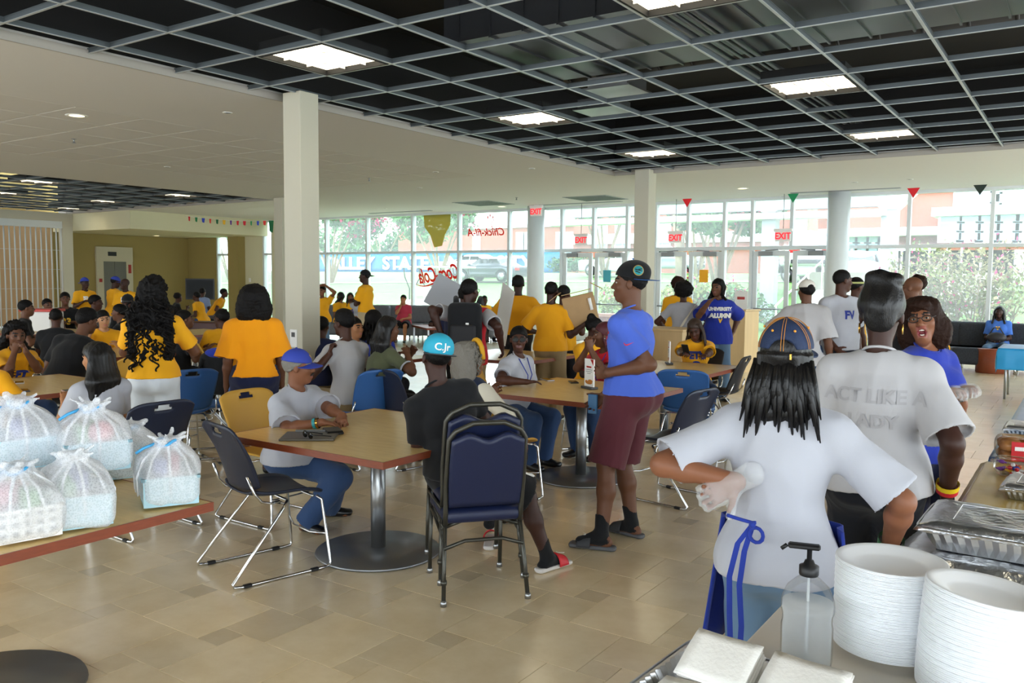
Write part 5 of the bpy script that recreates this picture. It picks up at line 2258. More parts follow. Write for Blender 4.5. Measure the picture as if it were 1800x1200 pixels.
        hc = P0 - Z * S(hem)
        pe = max(ea, (max(pants.get('ease', .012), .012) if pants else 0) + .009)
        FS.seg(hc - Z * .03, P0 + Um * S(.04), ((S(.170 * gw * hw) + pe) * fl, (S(.124 * gw) + pe) * fl), (S(.163 * gw * hw) + pe, S(.116 * gw) + pe), .05, Rt)
        for sd in (-1, 1):
            FS.ell(P0 + Rt * sd * S(.075) - Fw * S(.07 * gw) - Z * S(.03), [S(.092) + pe] * 3, k=.055)
        if shirt.get('boxy'):
            bxy = shirt['boxy']
            FS.seg(hc, CH, ((S(.175 * gw) + ea), S(.125 * gw) + ea), (S(.175) * bxy, S(.125) * bxy), .05, Rt)
        for i in (0, 1):
            Sh, E, W = arms[i][:3]
            ag = .8 + .2 * gw
            if slv <= 0:
                continue
            u = nz(E - Sh)
            ce_ = Sh + (E - Sh) * min(slv, 1.0)
            lo_ = shirt.get('loose', 1.0)
            if slv <= 1:
                FS.seg(Sh - u * S(.01), ce_ + u * .05, S(.049 * ag) + ea * .85, S(.052 * ag) * lo_ + ea * 1.1, .035, None, 'add', (ce_, u))
                ro_ = (S(.049 * ag) + ea * .85) * .2 + (S(.052 * ag) * lo_ + ea * 1.1) * .8
                FS.seg(ce_ - u * .03, ce_ + u * .08, max(ro_ - .018, S(.047 * ag)), None, 0, None, 'sub', (ce_ - u * .022, -u))
            else:
                FS.seg(Sh, E, S(.056 * ag) + ea, S(.045 * ag) + ea, .035)
                w2 = E + (W - E) * (slv - 1)
                u2 = nz(W - E)
                FS.seg(E, w2 + u2 * .04, S(.045 * ag) + ea, S(.032 * ag) + ea, .02, None, 'add', (w2, u2))
        # hem, neckline
        FS.plane(hc, -nz(Z), FS.lo, V3(*(FS.lo + FS.h * FS.n)) * V3(1, 1, 0) + V3(0, 0, P0[2] - S(.02)))
        nr = S(.066 if sex == 'm' else .066) * shirt.get('neck', 1.0)
        FS.seg(NB - U * S(.005) + F2 * S(.012), NB + U * S(.2) + F2 * S(.03), nr, nr * 1.3, .012, None, 'sub')
        if shirt.get('strap'):
            FS.plane(UP + U * S(.0), U)
        p.shirt = FS.obj('shirt', sm_, root, wr=(shirt.get('fold', .0055), shirt.get('freq', 17), (hash(label) % 1000 if False else int(px + top)), (1, 1, .4)), org=org)
        if shirt.get('trim'):
            for i in (0, 1):
                Sh, E = arms[i][:2]
                u = nz(E - Sh)
                ce_ = Sh + (E - Sh) * slv
                ag = .8 + .2 * gw
                r_ = S(.052 * ag) + ea * 1.15
                a1 = nz(np.cross(u, Z))
                a2 = np.cross(u, a1)
                MB().tube([ce_ - u * .01 + (a1 * math.cos(x) + a2 * math.sin(x)) * r_ - org for x in np.linspace(0, 6.283, 17)[:-1]], .008, 6, closed=True).obj('sleeve_trim', shirt['trim'], root)
        # collar band
        cb = [NB + U * S(.018) + F2 * S(.014) + (R2 * math.cos(x) + nz(F2 - U * .45) * math.sin(x)) * nr * 1.04 - org for x in np.linspace(0, 6.283, 21)[:-1]]
        if h < .011 and not shirt.get('strap'):
            MB().tube(cb, .006, 6, closed=True).obj('collar', shirt.get('collar', sm_), root)
    if pants and legs:
        kind = pants.get('kind', 'long')
        ea = max(pants.get('ease', .012), .012)
        hh = max(.010, h)
        pts = np.array([P0 + Um * S(.13) + Rt * .24 * gw, P0 - Rt * .24 * gw, P0 - Fw * .25 * gw, P0 + Fw * .22 * gw] + kn + ([a - Z * S(.05) for a in an] if kind == 'long' else []))
        FP = Field(pts.min(0) - .13, pts.max(0) + .13, hh)
        hw = 1.0 if sex == 'm' else 1.06
        tp = P0 + Um * S(pants.get('rise', .07))
        FP.seg(P0 - Um * S(.03), tp + Um * .05, (S(.166 * gw * hw) + ea, S(.116 * gw) + ea), (S(.152 * gw) + ea, S(.11 * gw) + ea), .04, Rt, 'add', (tp, Um))
        lg = .85 + .15 * gw
        for i, sd in enumerate((-1, 1)):
            FP.ell(P0 + Rt * sd * S(.075) - Fw * S(.07 * gw) - Z * S(.03), [S(.092) + ea] * 3, k=.055)
            if kind == 'long':
                FP.seg(hips[i], kn[i], S(.092 * lg) + ea, S(.064 * lg) + ea, .05)
                u = nz(an[i] - kn[i])
                end = an[i] + u * S(pants.get('len', .02))
                FP.seg(kn[i], end + u * .05, S(.064 * lg) + ea, S(.052 * lg) * pants.get('cuff', 1.0) + ea, .05, None, 'add', (end, u))
                FP.seg(kn[i], kn[i] * .62 + an[i] * .38 - nz(fd[i]) * S(.012), S(.06 * lg) + ea, S(.064 * lg) + ea, .03)
                FP.seg(end - u * .02, end + u * .08, max(.036, S(.05 * lg) * pants.get('cuff', 1.0) + ea - .014), None, 0, None, 'sub', (end - u * .02, -u))
            else:
                ln = pants.get('len', .92)
                u = nz(kn[i] - hips[i])
                end = hips[i] + (kn[i] - hips[i]) * ln
                fl = pants.get('flare', 1.1)
                FP.seg(hips[i], end + u * .08, S(.092 * lg) + ea, S(.074 * lg) * fl + ea, .035, None, 'add', (end, u))
                FP.seg(end - u * .02, end + u * .08, S(.074 * lg) * fl + ea - .017, None, 0, None, 'sub', (end - u * .02, -u))
        p.pants = FP.obj({'long': 'trousers', 'shorts': 'shorts'}[kind], pants['m'], root, wr=(pants.get('fold', .004), 20, int(px * 3 + top), (1, 1, .5)), org=org)
    if shoe and legs:
        for i in (0, 1):
            he = an[i] - Z * S(.05) - fd[i] * S(.04)
            he[2] = S(.035)
            toe = an[i] + fd[i] * S(.155)
            toe[2] = S(.035)
            sid = np.cross(fd[i], Z)
            pts = np.array([he, toe, an[i]])
            FF = Field(pts.min(0) - .08, pts.max(0) + .08, max(.009, h))
            FF.seg(he, toe, (S(.036), S(.034)), (S(.044), S(.028)), .01, sid)
            FF.seg(an[i] - Z * .02, toe - fd[i] * .05, S(.043), S(.032), .02)
            if not (sock is False):
                FF.plane(V3(0, 0, .002), V3(0, 0, -1))
            FF.obj('shoe', shoe, root, org=org)
    # ---- hair
    st = hair[0]
    if st and st != 'bald':
        hh = max(.007, h * .9)
        rl, ru, rb, rs = .2, .2, .2, .2
        dn = .2
        if st in ('long', 'curlylong', 'braids', 'sleek', 'bob'):
            dn = .55
        big = hair[2] if len(hair) > 2 else 1.0
        FH = Field(HC - hR * .0 - V3(.26, .26, dn + .02), HC + V3(.26, .26, .30), hh)
        cn = nz(hF * -.532 + hU * .847)
        cutp = (hp_(0, .088, .058), -cn)
        wr = None
        if st == 'short' or st == 'buzz' or st == 'flat':
            e_ = .006 if st == 'buzz' else .012
            FH.ell(hp_(0, -.014, .034), [(.075 + e_) * q, (.094 + e_) * q, (.085 + e_) * q], HX, .0, 'add', [cutp])
            if st == 'flat':
                FH.ell(hp_(0, -.005, .085), [.078 * q, .092 * q, .055 * q * big], HX, .02, 'add', [cutp])
            wr = (.0025, 120, 5, (1, 1, 1))
        elif st == 'afro':
            r_ = .128 * big
            FH.ell(hp_(0, -.02, .045), [r_ * q, r_ * q, r_ * .95 * q], HX, .0)
            FH.ell(hp_(0, .115, -.05), [.066 * q, .10 * q, .10 * q], HX, .02, 'sub')
            FH.seg(hp_(0, 0, -.12), hp_(0, .02, -.22), .075, .09, .02, None, 'sub')
            wr = (.012, 60, 5, (1, 1, 1))
        elif st == 'curlybob':
            FH.ell(hp_(0, -.03, .03), [.125 * q * big, .13 * q * big, .115 * q * big], HX, .0)
            for sd in (-1, 0, 1):
                FH.ell(hp_(sd * .07, -.05, -.08), [.085 * q * big, .08 * q * big, .12 * q * big], HX, .04)
            FH.ell(hp_(0, .135, -.062), [.064 * q, .10 * q, .100 * q], HX, .02, 'sub')
            FH.ell(hp_(0, .070, .078), [.064 * q, .036 * q, .030 * q], HX, .02)
            wr = (.006, 60, 6, (1, 1, 1))
        elif st in ('long', 'sleek', 'curlylong', 'bob'):
            e_ = .016 if st != 'curlylong' else .035
            FH.ell(hp_(0, -.016, .034), [(.075 + e_) * q, (.094 + e_) * q, (.085 + e_) * q], HX, .0, 'add', [cutp])
            ln = (hair[3] if len(hair) > 3 else .38)
            wd = .075 if st != 'curlylong' else .11
            bb = -nz(F2) * S(.0)
            for sd in (-1, -.35, .35, 1):
                a_ = hp_(sd * .055, -.055, .0)
                b_ = HC + hR * sd * wd * big + (-F2 * S(.115 if ln > .2 else .08)) - Z * ln * (1 - .12 * abs(sd)) + F2 * (.03 * abs(sd))
                mid_ = HC + hR * sd * wd * big * .95 - F2 * S(.072 if cap else .10) - Z * .16
                FH.seg(a_, mid_, .045 * big, .046 * big, .03)
                FH.seg(mid_, b_, .046 * big, .022 * big if st != 'curlylong' else .045, .03)
            if st in ('long', 'sleek', 'bob') and len(hair) > 4:
                for sd in (-1, 1):
                    FH.seg(hp_(sd * .075, .0, .03), hp_(sd * .085, .02, -.1) , .02, .02, .02)
                    FH.seg(hp_(sd * .085, .02, -.1), HC + hR * sd * .1 + F2 * .07 - Z * min(ln, .33), .025, .022, .02)
            FH.ell(hp_(0, .125, -.04), [.068 * q, .09 * q, .10 * q], HX, .01, 'sub')
            wr = (.006, 55, 7, (1, 1, .12)) if st != 'curlylong' else (.02, 45, 8, (1, 1, .8))
        elif st == 'updo':
            FH.ell(hp_(0, -.02, .036), [.088 * q, .104 * q, .092 * q], HX, .0, 'add', [cutp])
            FH.seg(hp_(0, -.03, .06), hp_(0, -.03, .135), (.082 * q, .07 * q), (.072 * q, .052 * q), .03, hR)
            FH.ell(hp_(0, -.08, -.02), [.06 * q, .03 * q, .05 * q], HX, .02)
            FH.ell(hp_(-.02, -.03, .165), [.05 * q, .045 * q, .03 * q], HX, .012)
            FH.ell(hp_(.05, -.03, .15), [.032 * q, .04 * q, .028 * q], HX, .012)
            wr = (.0035, 45, 9, (1, 1, .25))
        elif st == 'bun':
            FH.ell(hp_(0, -.016, .034), [.087 * q, .106 * q, .096 * q], HX, .0, 'add', [cutp])
            FH.ell(hp_(0, -.06, .11), [.055 * q] * 3, HX, .01)
            wr = (.004, 60, 9, (1, 1, 1))
        elif st == 'braids':
            FH.ell(hp_(0, -.018, .038), [.095 * q, .112 * q, .100 * q], HX, .0, 'add', [cutp])
            rg = random.Random(int(px))
            ln = hair[3] if len(hair) > 3 else .34
            for k in range(44):
                sd = rg.uniform(-1, 1)
                yy = rg.uniform(-.10, .03)
                pts_ = [hp_(sd * .075, yy, rg.uniform(.02, .07)), hp_(sd * .105, yy - .02, -.06), HC + hR * sd * .11 - F2 * S(rg.uniform(.06, .12)) - Z * ln * .55, HC + hR * sd * .11 * rg.uniform(.7, 1.2) - F2 * S(rg.uniform(.06, .13)) - Z * ln * rg.uniform(.75, 1.1)]
                for a_, b_ in zip(pts_[:-1], pts_[1:]):
                    FH.seg(a_, b_, max(.009, hh), max(.008, hh), .006)
            wr = (.002, 150, 3, (1, 1, 1))
        if cap:
            FH.plane(hp_(0, -.012, .024), nz(hU + hF * .12))
            FH.ell(hp_(0, -.014, .034), [.082 * q, .101 * q, .092 * q], HX, 0, 'add', [cutp])
        p.hair = FH.obj('hair', hm_, root, wr=wr, org=org)
    # ---- cap
    if cap:
        add_cap(p, root, org, q, max(.006, h * .8), **cap)
    if extra:
        extra(p)
    return p


def add_cap(p, root, org, q, h, m, brim=None, dir=1, flat=False, tilt=0, gap=False, vis=.075, name='cap'):
    """dir 1: peak forward, -1: peak at the back"""
    hp_ = p.hp
    hR, hF, hU = p.hR * dir, p.hF * dir, p.hU
    if tilt:
        hF, hU = rot(hF, hR, tilt), rot(hU, hR, tilt)
    C = p.HC + (p.hF * -.012 + p.hU * .034) * q
    FC = Field(C - .2, C + .2, h)
    k = 1.0 if not flat else 1.08
    FC.ell(C, [.089 * q, .108 * q, .100 * q * k], (hR, hF, hU), 0)
    if flat:
        FC.ell(C + hU * .04 * q + hF * .02 * q, [.086 * q, .098 * q, .075 * q], (hR, hF, hU), .02)
    pl = C + hU * .004 * q
    n = nz(-hU - hF * .12)
    FC.plane(pl, n)
    if gap:
        FC.ell(C - hF * .108 * q + hU * .01 * q, [.045 * q, .05 * q, .04 * q], (hR, hF, hU), .004, 'sub')
    co = FC.obj(name, m, root, org=org)
    e = pl - n * .004
    # peak
    rin, rout = (.084, .103), (.074, .085)

    def pk(u, v):
        a = R_(-80 + 160 * u)
        cs = max(0.0, math.cos(a * 1.05))
        L = vis * cs ** .55
        r = V3(math.sin(a) * .086 * q, math.cos(a) * .104 * q, 0)
        o = nz(np.array([math.sin(a) * .45, 1.0, 0])) * L * v
        sag = 0 if flat else -.035 * (math.sin(a) ** 2) - .018 * v * cs
        if flat:
            sag = -.010 * (math.sin(a) ** 2)
        x = pl + hU * (.004 + sag) + hR * (r[0] + o[0]) + hF * (r[1] + o[1]) - hU * .12 * (r[1] + o[1] * .4)
        return Vector(x - org)
    MB().shell(pk, 20, 6, .004).obj('peak', brim or m, co)
    MB().ell(C + hU * .101 * q * k + (hU * .012 + hF * .0) * (1 if flat else 0) - org, (.008, .008, .005), 8).obj('cap_button', brim or m, co)
    p.cap = co
    p.capC, p.capR, p.capF, p.capU = C, hR, hF, hU


def wrap(p, target, name, text, size, mat, c, dirv, right, up, bold=0.0, off=.004, parent=None, space=1.0, sx=1.0):
    """flat print laid on to a garment: each vertex is dropped along dirv on to the cloth"""
    o = text_obj(name, text, size, mat, 0, None, None, bold=bold, space=space) if isinstance(text, str) else None
    if o is None:
        o = bpy.data.objects.new(name, text)
        link(o)
        if not text.materials:
            text.materials.append(mat)
    drape(o, target, p.base, c, dirv, right, up, off, sx)
    o.parent = parent or p.root
    return o


def drape(o, target, org, c, dirv, right, up, off=.004, sx=1.0):
    import bmesh
    me = o.data
    bm = bmesh.new()
    bm.from_mesh(me)
    bmesh.ops.triangulate(bm, faces=bm.faces[:])
    for _ in range(2):
        long_ = [e for e in bm.edges if e.calc_length() > .03]
        if not long_:
            break
        bmesh.ops.subdivide_edges(bm, edges=long_, cuts=1)
    tm = target.data
    bt_ = BVHTree.FromPolygons([v.co for v in tm.vertices], [p_.vertices[:] for p_ in tm.polygons])
    c = Vector(c) - Vector(org)
    d = Vector(dirv).normalized()
    r, u = Vector(right), Vector(up)
    for v in bm.verts:
        w = c + r * v.co.x * sx + u * v.co.y - d * .3
        hit = bt_.ray_cast(w, d, 1.0)
        v.co = (hit[0] - d * off) if hit[0] is not None else (c + r * v.co.x * sx + u * v.co.y)
    bm.to_mesh(me)
    bm.free()
    me.update()


def shape_mesh(name, polys, mat):
    mb = MB()
    for poly in polys:
        mb.add([(x, y, 0) for x, y in poly], [tuple(range(len(poly)))])
    return mb.mesh(name, mat)


def ring_of(p, i, t, r, col, name='wristband', w=.009):
    Sh, E, W = p.arms[i][:3]
    c = E + (W - E) * t
    u = nz(W - E)
    a1 = nz(np.cross(u, V3(0, .1, 1)))
    a2 = np.cross(u, a1)
    q = MB()
    pts = [c + (a1 * math.cos(x) + a2 * math.sin(x)) * r for x in np.linspace(0, 6.283, 19)[:-1]]
    vs = [Vector(x - p.base + u * k) for x in pts for k in (-w, w)]
    n = len(pts)
    q.smooth = True
    q.add(vs, [(2 * k, 2 * k + 1, (2 * k + 3) % (2 * n), (2 * k + 2) % (2 * n)) for k in range(n)])
    q.add([v * 1.0 + (v - Vector(c - p.base)).normalized() * -.003 for v in vs], [((2 * k + 2) % (2 * n), (2 * k + 3) % (2 * n), 2 * k + 1, 2 * k) for k in range(n)])
    return q.obj(name, col, p.root)


def on_chest(p, text, size, mat, dz=0.0, dx=0.0, bold=.008, name='print', back=False, sx=1.0, space=1.0):
    f = -p.F2 if back else p.F2
    r = -p.R2 if back else p.R2
    # seen from the front the wearer's left is on the right
    r = -r
    return wrap(p, p.shirt, name, text, size, mat, p.CH + p.U * dz + r * dx, -f, r, p.U, bold, sx=sx, space=space)


def glasses(p, m, lens, w=.024, hgt=.016, name='glasses', fr=.0028):
    hp_ = p.hp
    o = p.base
    g = MB()
    for sd in (-1, 1):
        pts = [hp_(sd * .033 + w * math.cos(a) * (1 - .1 * abs(math.sin(a)) ** 3), .097, .002 + hgt * math.sin(a)) - o for a in np.linspace(0, 6.283, 19)[:-1]]
        g.tube(pts, fr, 6, closed=True)
        g.tube([hp_(sd * (.033 + w), .096, .006) - o, hp_(sd * .079, .02, .008) - o, hp_(sd * .081, -.01, -.002) - o], fr * .8, 6)
    g.tube([hp_(-.010, .099, .005) - o, hp_(0, .101, .008) - o, hp_(.010, .099, .005) - o], fr, 6)
    go = g.obj(name, m, p.root)
    for sd in (-1, 1):
        q = MB()
        pts = [hp_(sd * .033 + w * math.cos(a), .0975, .002 + hgt * math.sin(a)) - o for a in np.linspace(0, 6.283, 19)[:-1]]
        q.add(pts, [tuple(range(len(pts)))])
        q.obj('lens', lens, go)
    return go

# ------------------------------------------------------------------ the people, near ones first
LENSD = M('dark_lens', '#0b0c0e', .18, spec=.4)
LENSC = glass_mat('clear_lens')
GOLDM = M('gold_metal', '#c79a4a', .25, metal=1)
GLOVE = None


def glove_mat():
    m = bpy.data.materials.new('clear_glove')
    m.use_nodes = True
    t = m.node_tree
    p = t.nodes['Principled BSDF']
    p.inputs['Base Color'].default_value = (.85, .87, .88, 1)
    p.inputs['Roughness'].default_value = .25
    tr = t.nodes.new('ShaderNodeBsdfTransparent')
    mx = t.nodes.new('ShaderNodeMixShader')
    mx.inputs[0].default_value = .76
    t.links.new(p.outputs[0], mx.inputs[1])
    t.links.new(tr.outputs[0], mx.inputs[2])
    t.links.new(mx.outputs[0], t.nodes['Material Output'].inputs[0])
    return m


GLOVE = glove_mat()


def glove(p, i):
    Sh, E, W, d, n, t_, curl = p.arms[i]
    F = Field(W - .22, W + .22, .007)
    s = p.s
    F.seg(W - d * .05, W + d * .02, .038, .034, .01)
    F.seg(W + d * .02, W + d * .085 * s, (.045, .024), (.048, .022), .012, t_)
    for o_, ln in ((.032, .07), (.011, .079), (-.011, .073), (-.031, .057)):
        b = W + d * .086 * s + t_ * o_ * s
        dd = nz(d + t_ * o_ * 2.2)
        for f in (.45, .31, .24):
            dd = rot(dd, np.cross(d, n), curl)
            e = b + dd * ln * f * s
            F.seg(b, e, .0135, .0125, .006)
            b = e
    tb = W + d * .028 * s + t_ * .028 * s
    F.seg(tb, tb + nz(d * .6 + t_ * .75 + n * .3) * .075, .017, .014, .01)
    F.obj('glove', GLOVE, p.root, wr=(.002, 70, 3, (1, 1, 1)), org=p.base)


def tube_on(p, name, pts, r, m, n=6):
    return MB().tube([Vector(np.asarray(x) - p.base) for x in pts], r, n).obj(name, m, p.root)


# 1 woman in denim cap ------------------------------------------------
def ex_denim(p):
    glove(p, 0)
    ring_of(p, 1, .86, .038, M('band_green', '#1f8a55', .4), 'wristband', .011)
    # cap seams in orange stitch
    C, r, f, u = p.capC, p.capR, p.capF, p.capU
    st = M('orange_stitch', '#b97c34', .7)
    q = MB()
    for k in range(6):
        az = R_(60 * k)
        for da in (-.045, .045):
            pts = []
            for el in np.linspace(.12, 1.5, 12):
                a = az + da / max(.25, math.cos(el))
                pts.append(C + r * (math.sin(a) * math.cos(el) * .0897) * .96 + f * (-math.cos(a) * math.cos(el) * .1087) * .96 + u * math.sin(el) * .1007 * .96 - p.base)
            q.tube(pts, .0011, 4)
    q.obj('seam_stitching', st, p.cap)
    for k in range(6):
        a = R_(30 + 60 * k)
        el = .75
        c = C + r * (math.sin(a) * math.cos(el) * .0875) + f * (-math.cos(a) * math.cos(el) * .106) + u * math.sin(el) * .098 - p.base
        MB().ell(c, (.0042, .0042, .0042), 8).obj('eyelet', M('eyelet_orange', '#d8902c', .4), p.cap)
    # strap across the rear opening
    s_ = [C - f * (.098 * math.cos(x)) + r * .078 * math.sin(x) + u * -.006 - p.base for x in np.linspace(-.65, .65, 9)]
    q = MB()
    q.add([v + Vector(u) * k for v in map(Vector, s_) for k in (-.009, .009)], [(2 * i, 2 * i + 2, 2 * i + 3, 2 * i + 1) for i in range(8)])
    q.obj('rear_strap', BLK, p.cap)
    MB().box(Vector(s_[6]) * 1.0 - Vector(f) * .002, (.006, .006, .016)).obj('strap_buckle', GOLDM, p.cap)
    # apron: skirt round the front, ties at the back
    Z = V3(0, 0, 1)
    P = p.P0

    def ap(x, v):
        a = R_(-100 + 206 * x)
        rr = .80 + .26 * v
        z = .09 - .44 * v
        w = P + p.Rt * (math.sin(a) * .222 * rr) + p.Fw * (math.cos(a) * .19 * rr + .01) + Z * z + p.Rt * .012 * math.sin(x * 40)
        return Vector(w - p.base)
    MB().shell(ap, 36, 10, .004).obj('apron', APR, p.root)
    kb = P - p.Fw * .19 + Z * .13 - p.Rt * .055
    q = MB()

    def ribbon(pts, w=.008):
        pts = [Vector(np.asarray(x) - p.base) for x in pts]
        vs = []
        for v in pts:
            vs += [v - Vector(p.Rt) * w, v + Vector(p.Rt) * w]
        q.add(vs, [(2 * i, 2 * i + 2, 2 * i + 3, 2 * i + 1) for i in range(len(pts) - 1)])
        q.add([v + Vector(p.Fw) * .002 for v in vs], [(2 * i + 1, 2 * i + 3, 2 * i + 2, 2 * i) for i in range(len(pts) - 1)])
    b = -p.Fw
    ribbon([kb, kb + b * .012 - p.Rt * .04 - Z * .06, kb + b * .02 - p.Rt * .06 - Z * .16, kb + b * .03 - p.Rt * .055 - Z * .27, kb + b * .03 - p.Rt * .05 - Z * .36])
    ribbon([kb, kb + b * .015 - p.Rt * .02 - Z * .08, kb + b * .025 - p.Rt * .03 - Z * .18, kb + b * .03 - p.Rt * .02 - Z * .30, kb + b * .03 - p.Rt * .022 - Z * .37])
    q.tube([Vector(kb + p.Rt * .02 * math.cos(x) + p.Rt * .012 + Z * (.022 * math.sin(x) - .028) + b * (.012 + .006 * math.cos(x)) - p.base) for x in np.linspace(0, 6.28, 13)[:-1]], .006, 6, closed=True)
    q.tube([Vector(kb + Z * (.006 + .03 * abs(x) / .2) + p.Rt * x + b * (.008 - x * x * 1.6) - p.base) for x in np.linspace(-.075, .01, 9)], .006, 6)
    q.ell(Vector(kb + b * .012 - p.base), (.011, .009, .011), 8)
    q.obj('apron_tie', APR, p.root)
    # loose strands of straight hair
    q = MB()
    rg = random.Random(3)
    for k in range(60):
        x = rg.uniform(-1, 1)
        a = p.HC + p.hR * x * .082 - p.hF * (.098 - .045 * x * x) + p.hU * .005
        e = p.HC + p.hR * (x * .125 + rg.uniform(-.02, .02)) - p.hF * (.085 + rg.uniform(-.01, .02)) - Z * rg.uniform(.13, .23)
        mid_ = a * .5 + e * .5 - p.hF * .02
        q.tube([a - p.base, mid_ - p.base, e - p.base], [.010, .011, .002], 5)
    q.obj('hair_strands', HBS, p.root, 'stuff')


person('person in denim cap, white shirt and blue apron, back turned, gloved hand on hip', 1384, 560, 2.6, 6, g=.90, sex='f', skin='warm', hx=.022, h=.0075,
       shirt=dict(m=WHT, sleeve=.92, loose=1.4, ease=.022, hem=.075, fold=.006, freq=14), pants=dict(m=JEANL, ease=.012), hair=('bob', HBS, .74, .13),
       cap=dict(m=M('cap_denim', '#1c2c4c', .75, bump=.3, bscale=300, var=.25, vscale=12), gap=True), head=(6, 7, 0), lean=(3, 0), shw=.96,
       lh=dict(t=(1296, 846, 2.55), pole=(-1, -.25, -.1), d=(-.75, -.25, -.45), n=(.2, -.9, .3), curl=24), rh=dict(t=(1563, 962, 2.62), pole=(.9, -.4, -.4), d=(.25, .6, -.7)), extra=ex_denim)


# 2 woman in large white shirt ---------------------------------------------
def ex_updo(p):
    for sd in (-1, 1):
        c = p.hp(sd * .083, -.008, -.055) - p.base
        MB().tube([Vector(c) + Vector(p.hF) * .018 * math.cos(x) + Vector(p.hU) * .020 * math.sin(x) for x in np.linspace(0, 6.28, 15)[:-1]], .0028, 6, closed=True).obj('hoop_earring', GOLDM, p.root)
    ring_of(p, 1, .82, .042, M('band_yellow', '#e2c223', .4), 'wristband', .010)
    ring_of(p, 1, .90, .040, M('band_red', '#c42430', .4), 'wristband', .010)
    fm = M('print_faint', '#a3a1a4', .8)
    on_chest(p, 'ACT LIKE A', .075, fm, .03, back=True, bold=.002)
    on_chest(p, 'LADY', .075, fm, -.07, back=True, bold=.002)


person('tall person in large white shirt, gold hoops and two wristbands, seen from behind', 1553, 470, 3.4, 8, g=1.1, sex='f', skin='deep', hx=.085, h=.0085,
       shirt=dict(m=WHT2, sleeve=.9, loose=1.55, ease=.024, hem=.06, fold=.007, freq=12), pants=dict(m=JEAND, ease=.015), hair=('updo', HBS), head=(4, 0, 0), shw=1.02,
       lh=(-.2, .3, 1.0), rh=dict(t=(1664, 868, 3.3), pole=(.6, -1, 0)), extra=ex_updo)


# 3 shouting woman -----------------------------------------------------------
def ex_shout(p):
    glasses(p, M('glasses_frame', '#241a16', .3), LENSC)
    glove(p, 0)
    glove(p, 1)
    ring_of(p, 0, .85, .034, M('watch_silver', '#b5b5b5', .25, metal=.9), 'watch', .008)
    on_chest(p, 'WSC', .085, m_py, -.05, -.1)
    on_chest(p, "W'S", .085, m_py, .06, -.1)
    on_chest(p, 'Women', .07, m_py, -.14, -.1)


person('person in glasses, blue shirt and clear gloves shouting towards us', 1622, 512, 4.3, 128, g=1.0, sex='f', skin='warm', hx=.035, h=.0075, mouth=1.0,
       shirt=dict(m=ROYAL, sleeve=.7, loose=1.3, hem=.12), pants=dict(m=NVY), hair=('curlybob', HBR, .86), head=(184, 0, 9),
       lh=dict(t=(1688, 690, 4.05), pole=(-.6, -.3, -1), d=(.3, .6, .35), curl=38), rh=dict(t=(1650, 694, 4.0), pole=(.5, -.3, -1), d=(-.1, .6, .3), curl=38), extra=ex_shout)


# slides -----------------------------------------------------------------
def slides(p, sole, band, mark=None, sockm=BLK, markm=None):
    for i in (0, 1):
        a, f = p.an[i], p.fd[i]
        sid = np.cross(f, V3(0, 0, 1))
        s = p.s
        b = V3(a[0], a[1], 0) - p.base
        heel, toe = b - f * .075 * s, b + f * .185 * s
        t = empty('slide_sandal', (0, 0, 0))
        t.parent = p.root
        F = Field(np.minimum(heel, toe) - .09, np.maximum(heel, toe) + V3(.09, .09, .12), .008)
        F.seg(heel + V3(0, 0, .018), toe + V3(0, 0, .018), (.036, .022), (.050, .020), .01, sid)
        F.plane(V3(0, 0, .002), V3(0, 0, -1))
        F.plane(V3(0, 0, .030), V3(0, 0, 1))
        F.obj('sole', sole, t)
        # strap over the instep

        def stp(u, v):
            an = math.pi * u
            c = b + f * (.06 + .085 * v) * s
            return Vector(c + sid * math.cos(an) * (.052) + V3(0, 0, .018 + math.sin(an) * (.075 - .03 * v)))
        bo = MB().shell(stp, 18, 6, .005).obj('strap', band, t)
        if mark:
            q = MB()
            pts = [(.035, .02), (.01, -.008), (-.005, -.012), (-.018, -.004), (-.02, .006), (-.01, -.002), (.004, -.002)]
            q.prism(pts, 0, .002, lambda u, v, w: Vector(b + f * (.105 + v) * s + sid * (u * .9) * (1 if mark == 1 else 1) + V3(0, 0, .018 + .062 + w + .006)))
            q.obj('logo', markm or m_pw, bo)
        F = Field(np.minimum(heel, toe) - .08, np.maximum(heel, toe) + V3(.08, .08, .3), .008)
        kk = nz(p.kn[i] - a)
        F.seg(a - p.base, a - p.base + kk * .13 * s, .042 * s, .046 * s, .02, None, 'add', (a - p.base + kk * .12 * s, kk))
        F.seg(a - p.base - V3(0, 0, .045) - f * .035, a - p.base + f * .14 * s - V3(0, 0, .052), (.038, .034), (.044, .022), .02, sid)
        F.seg(a - p.base, a - p.base + f * .11 * s - V3(0, 0, .048), .041, .026, .02)
        F.plane(V3(0, 0, .03), V3(0, 0, -1))
        F.obj('sock', sockm, p.root)


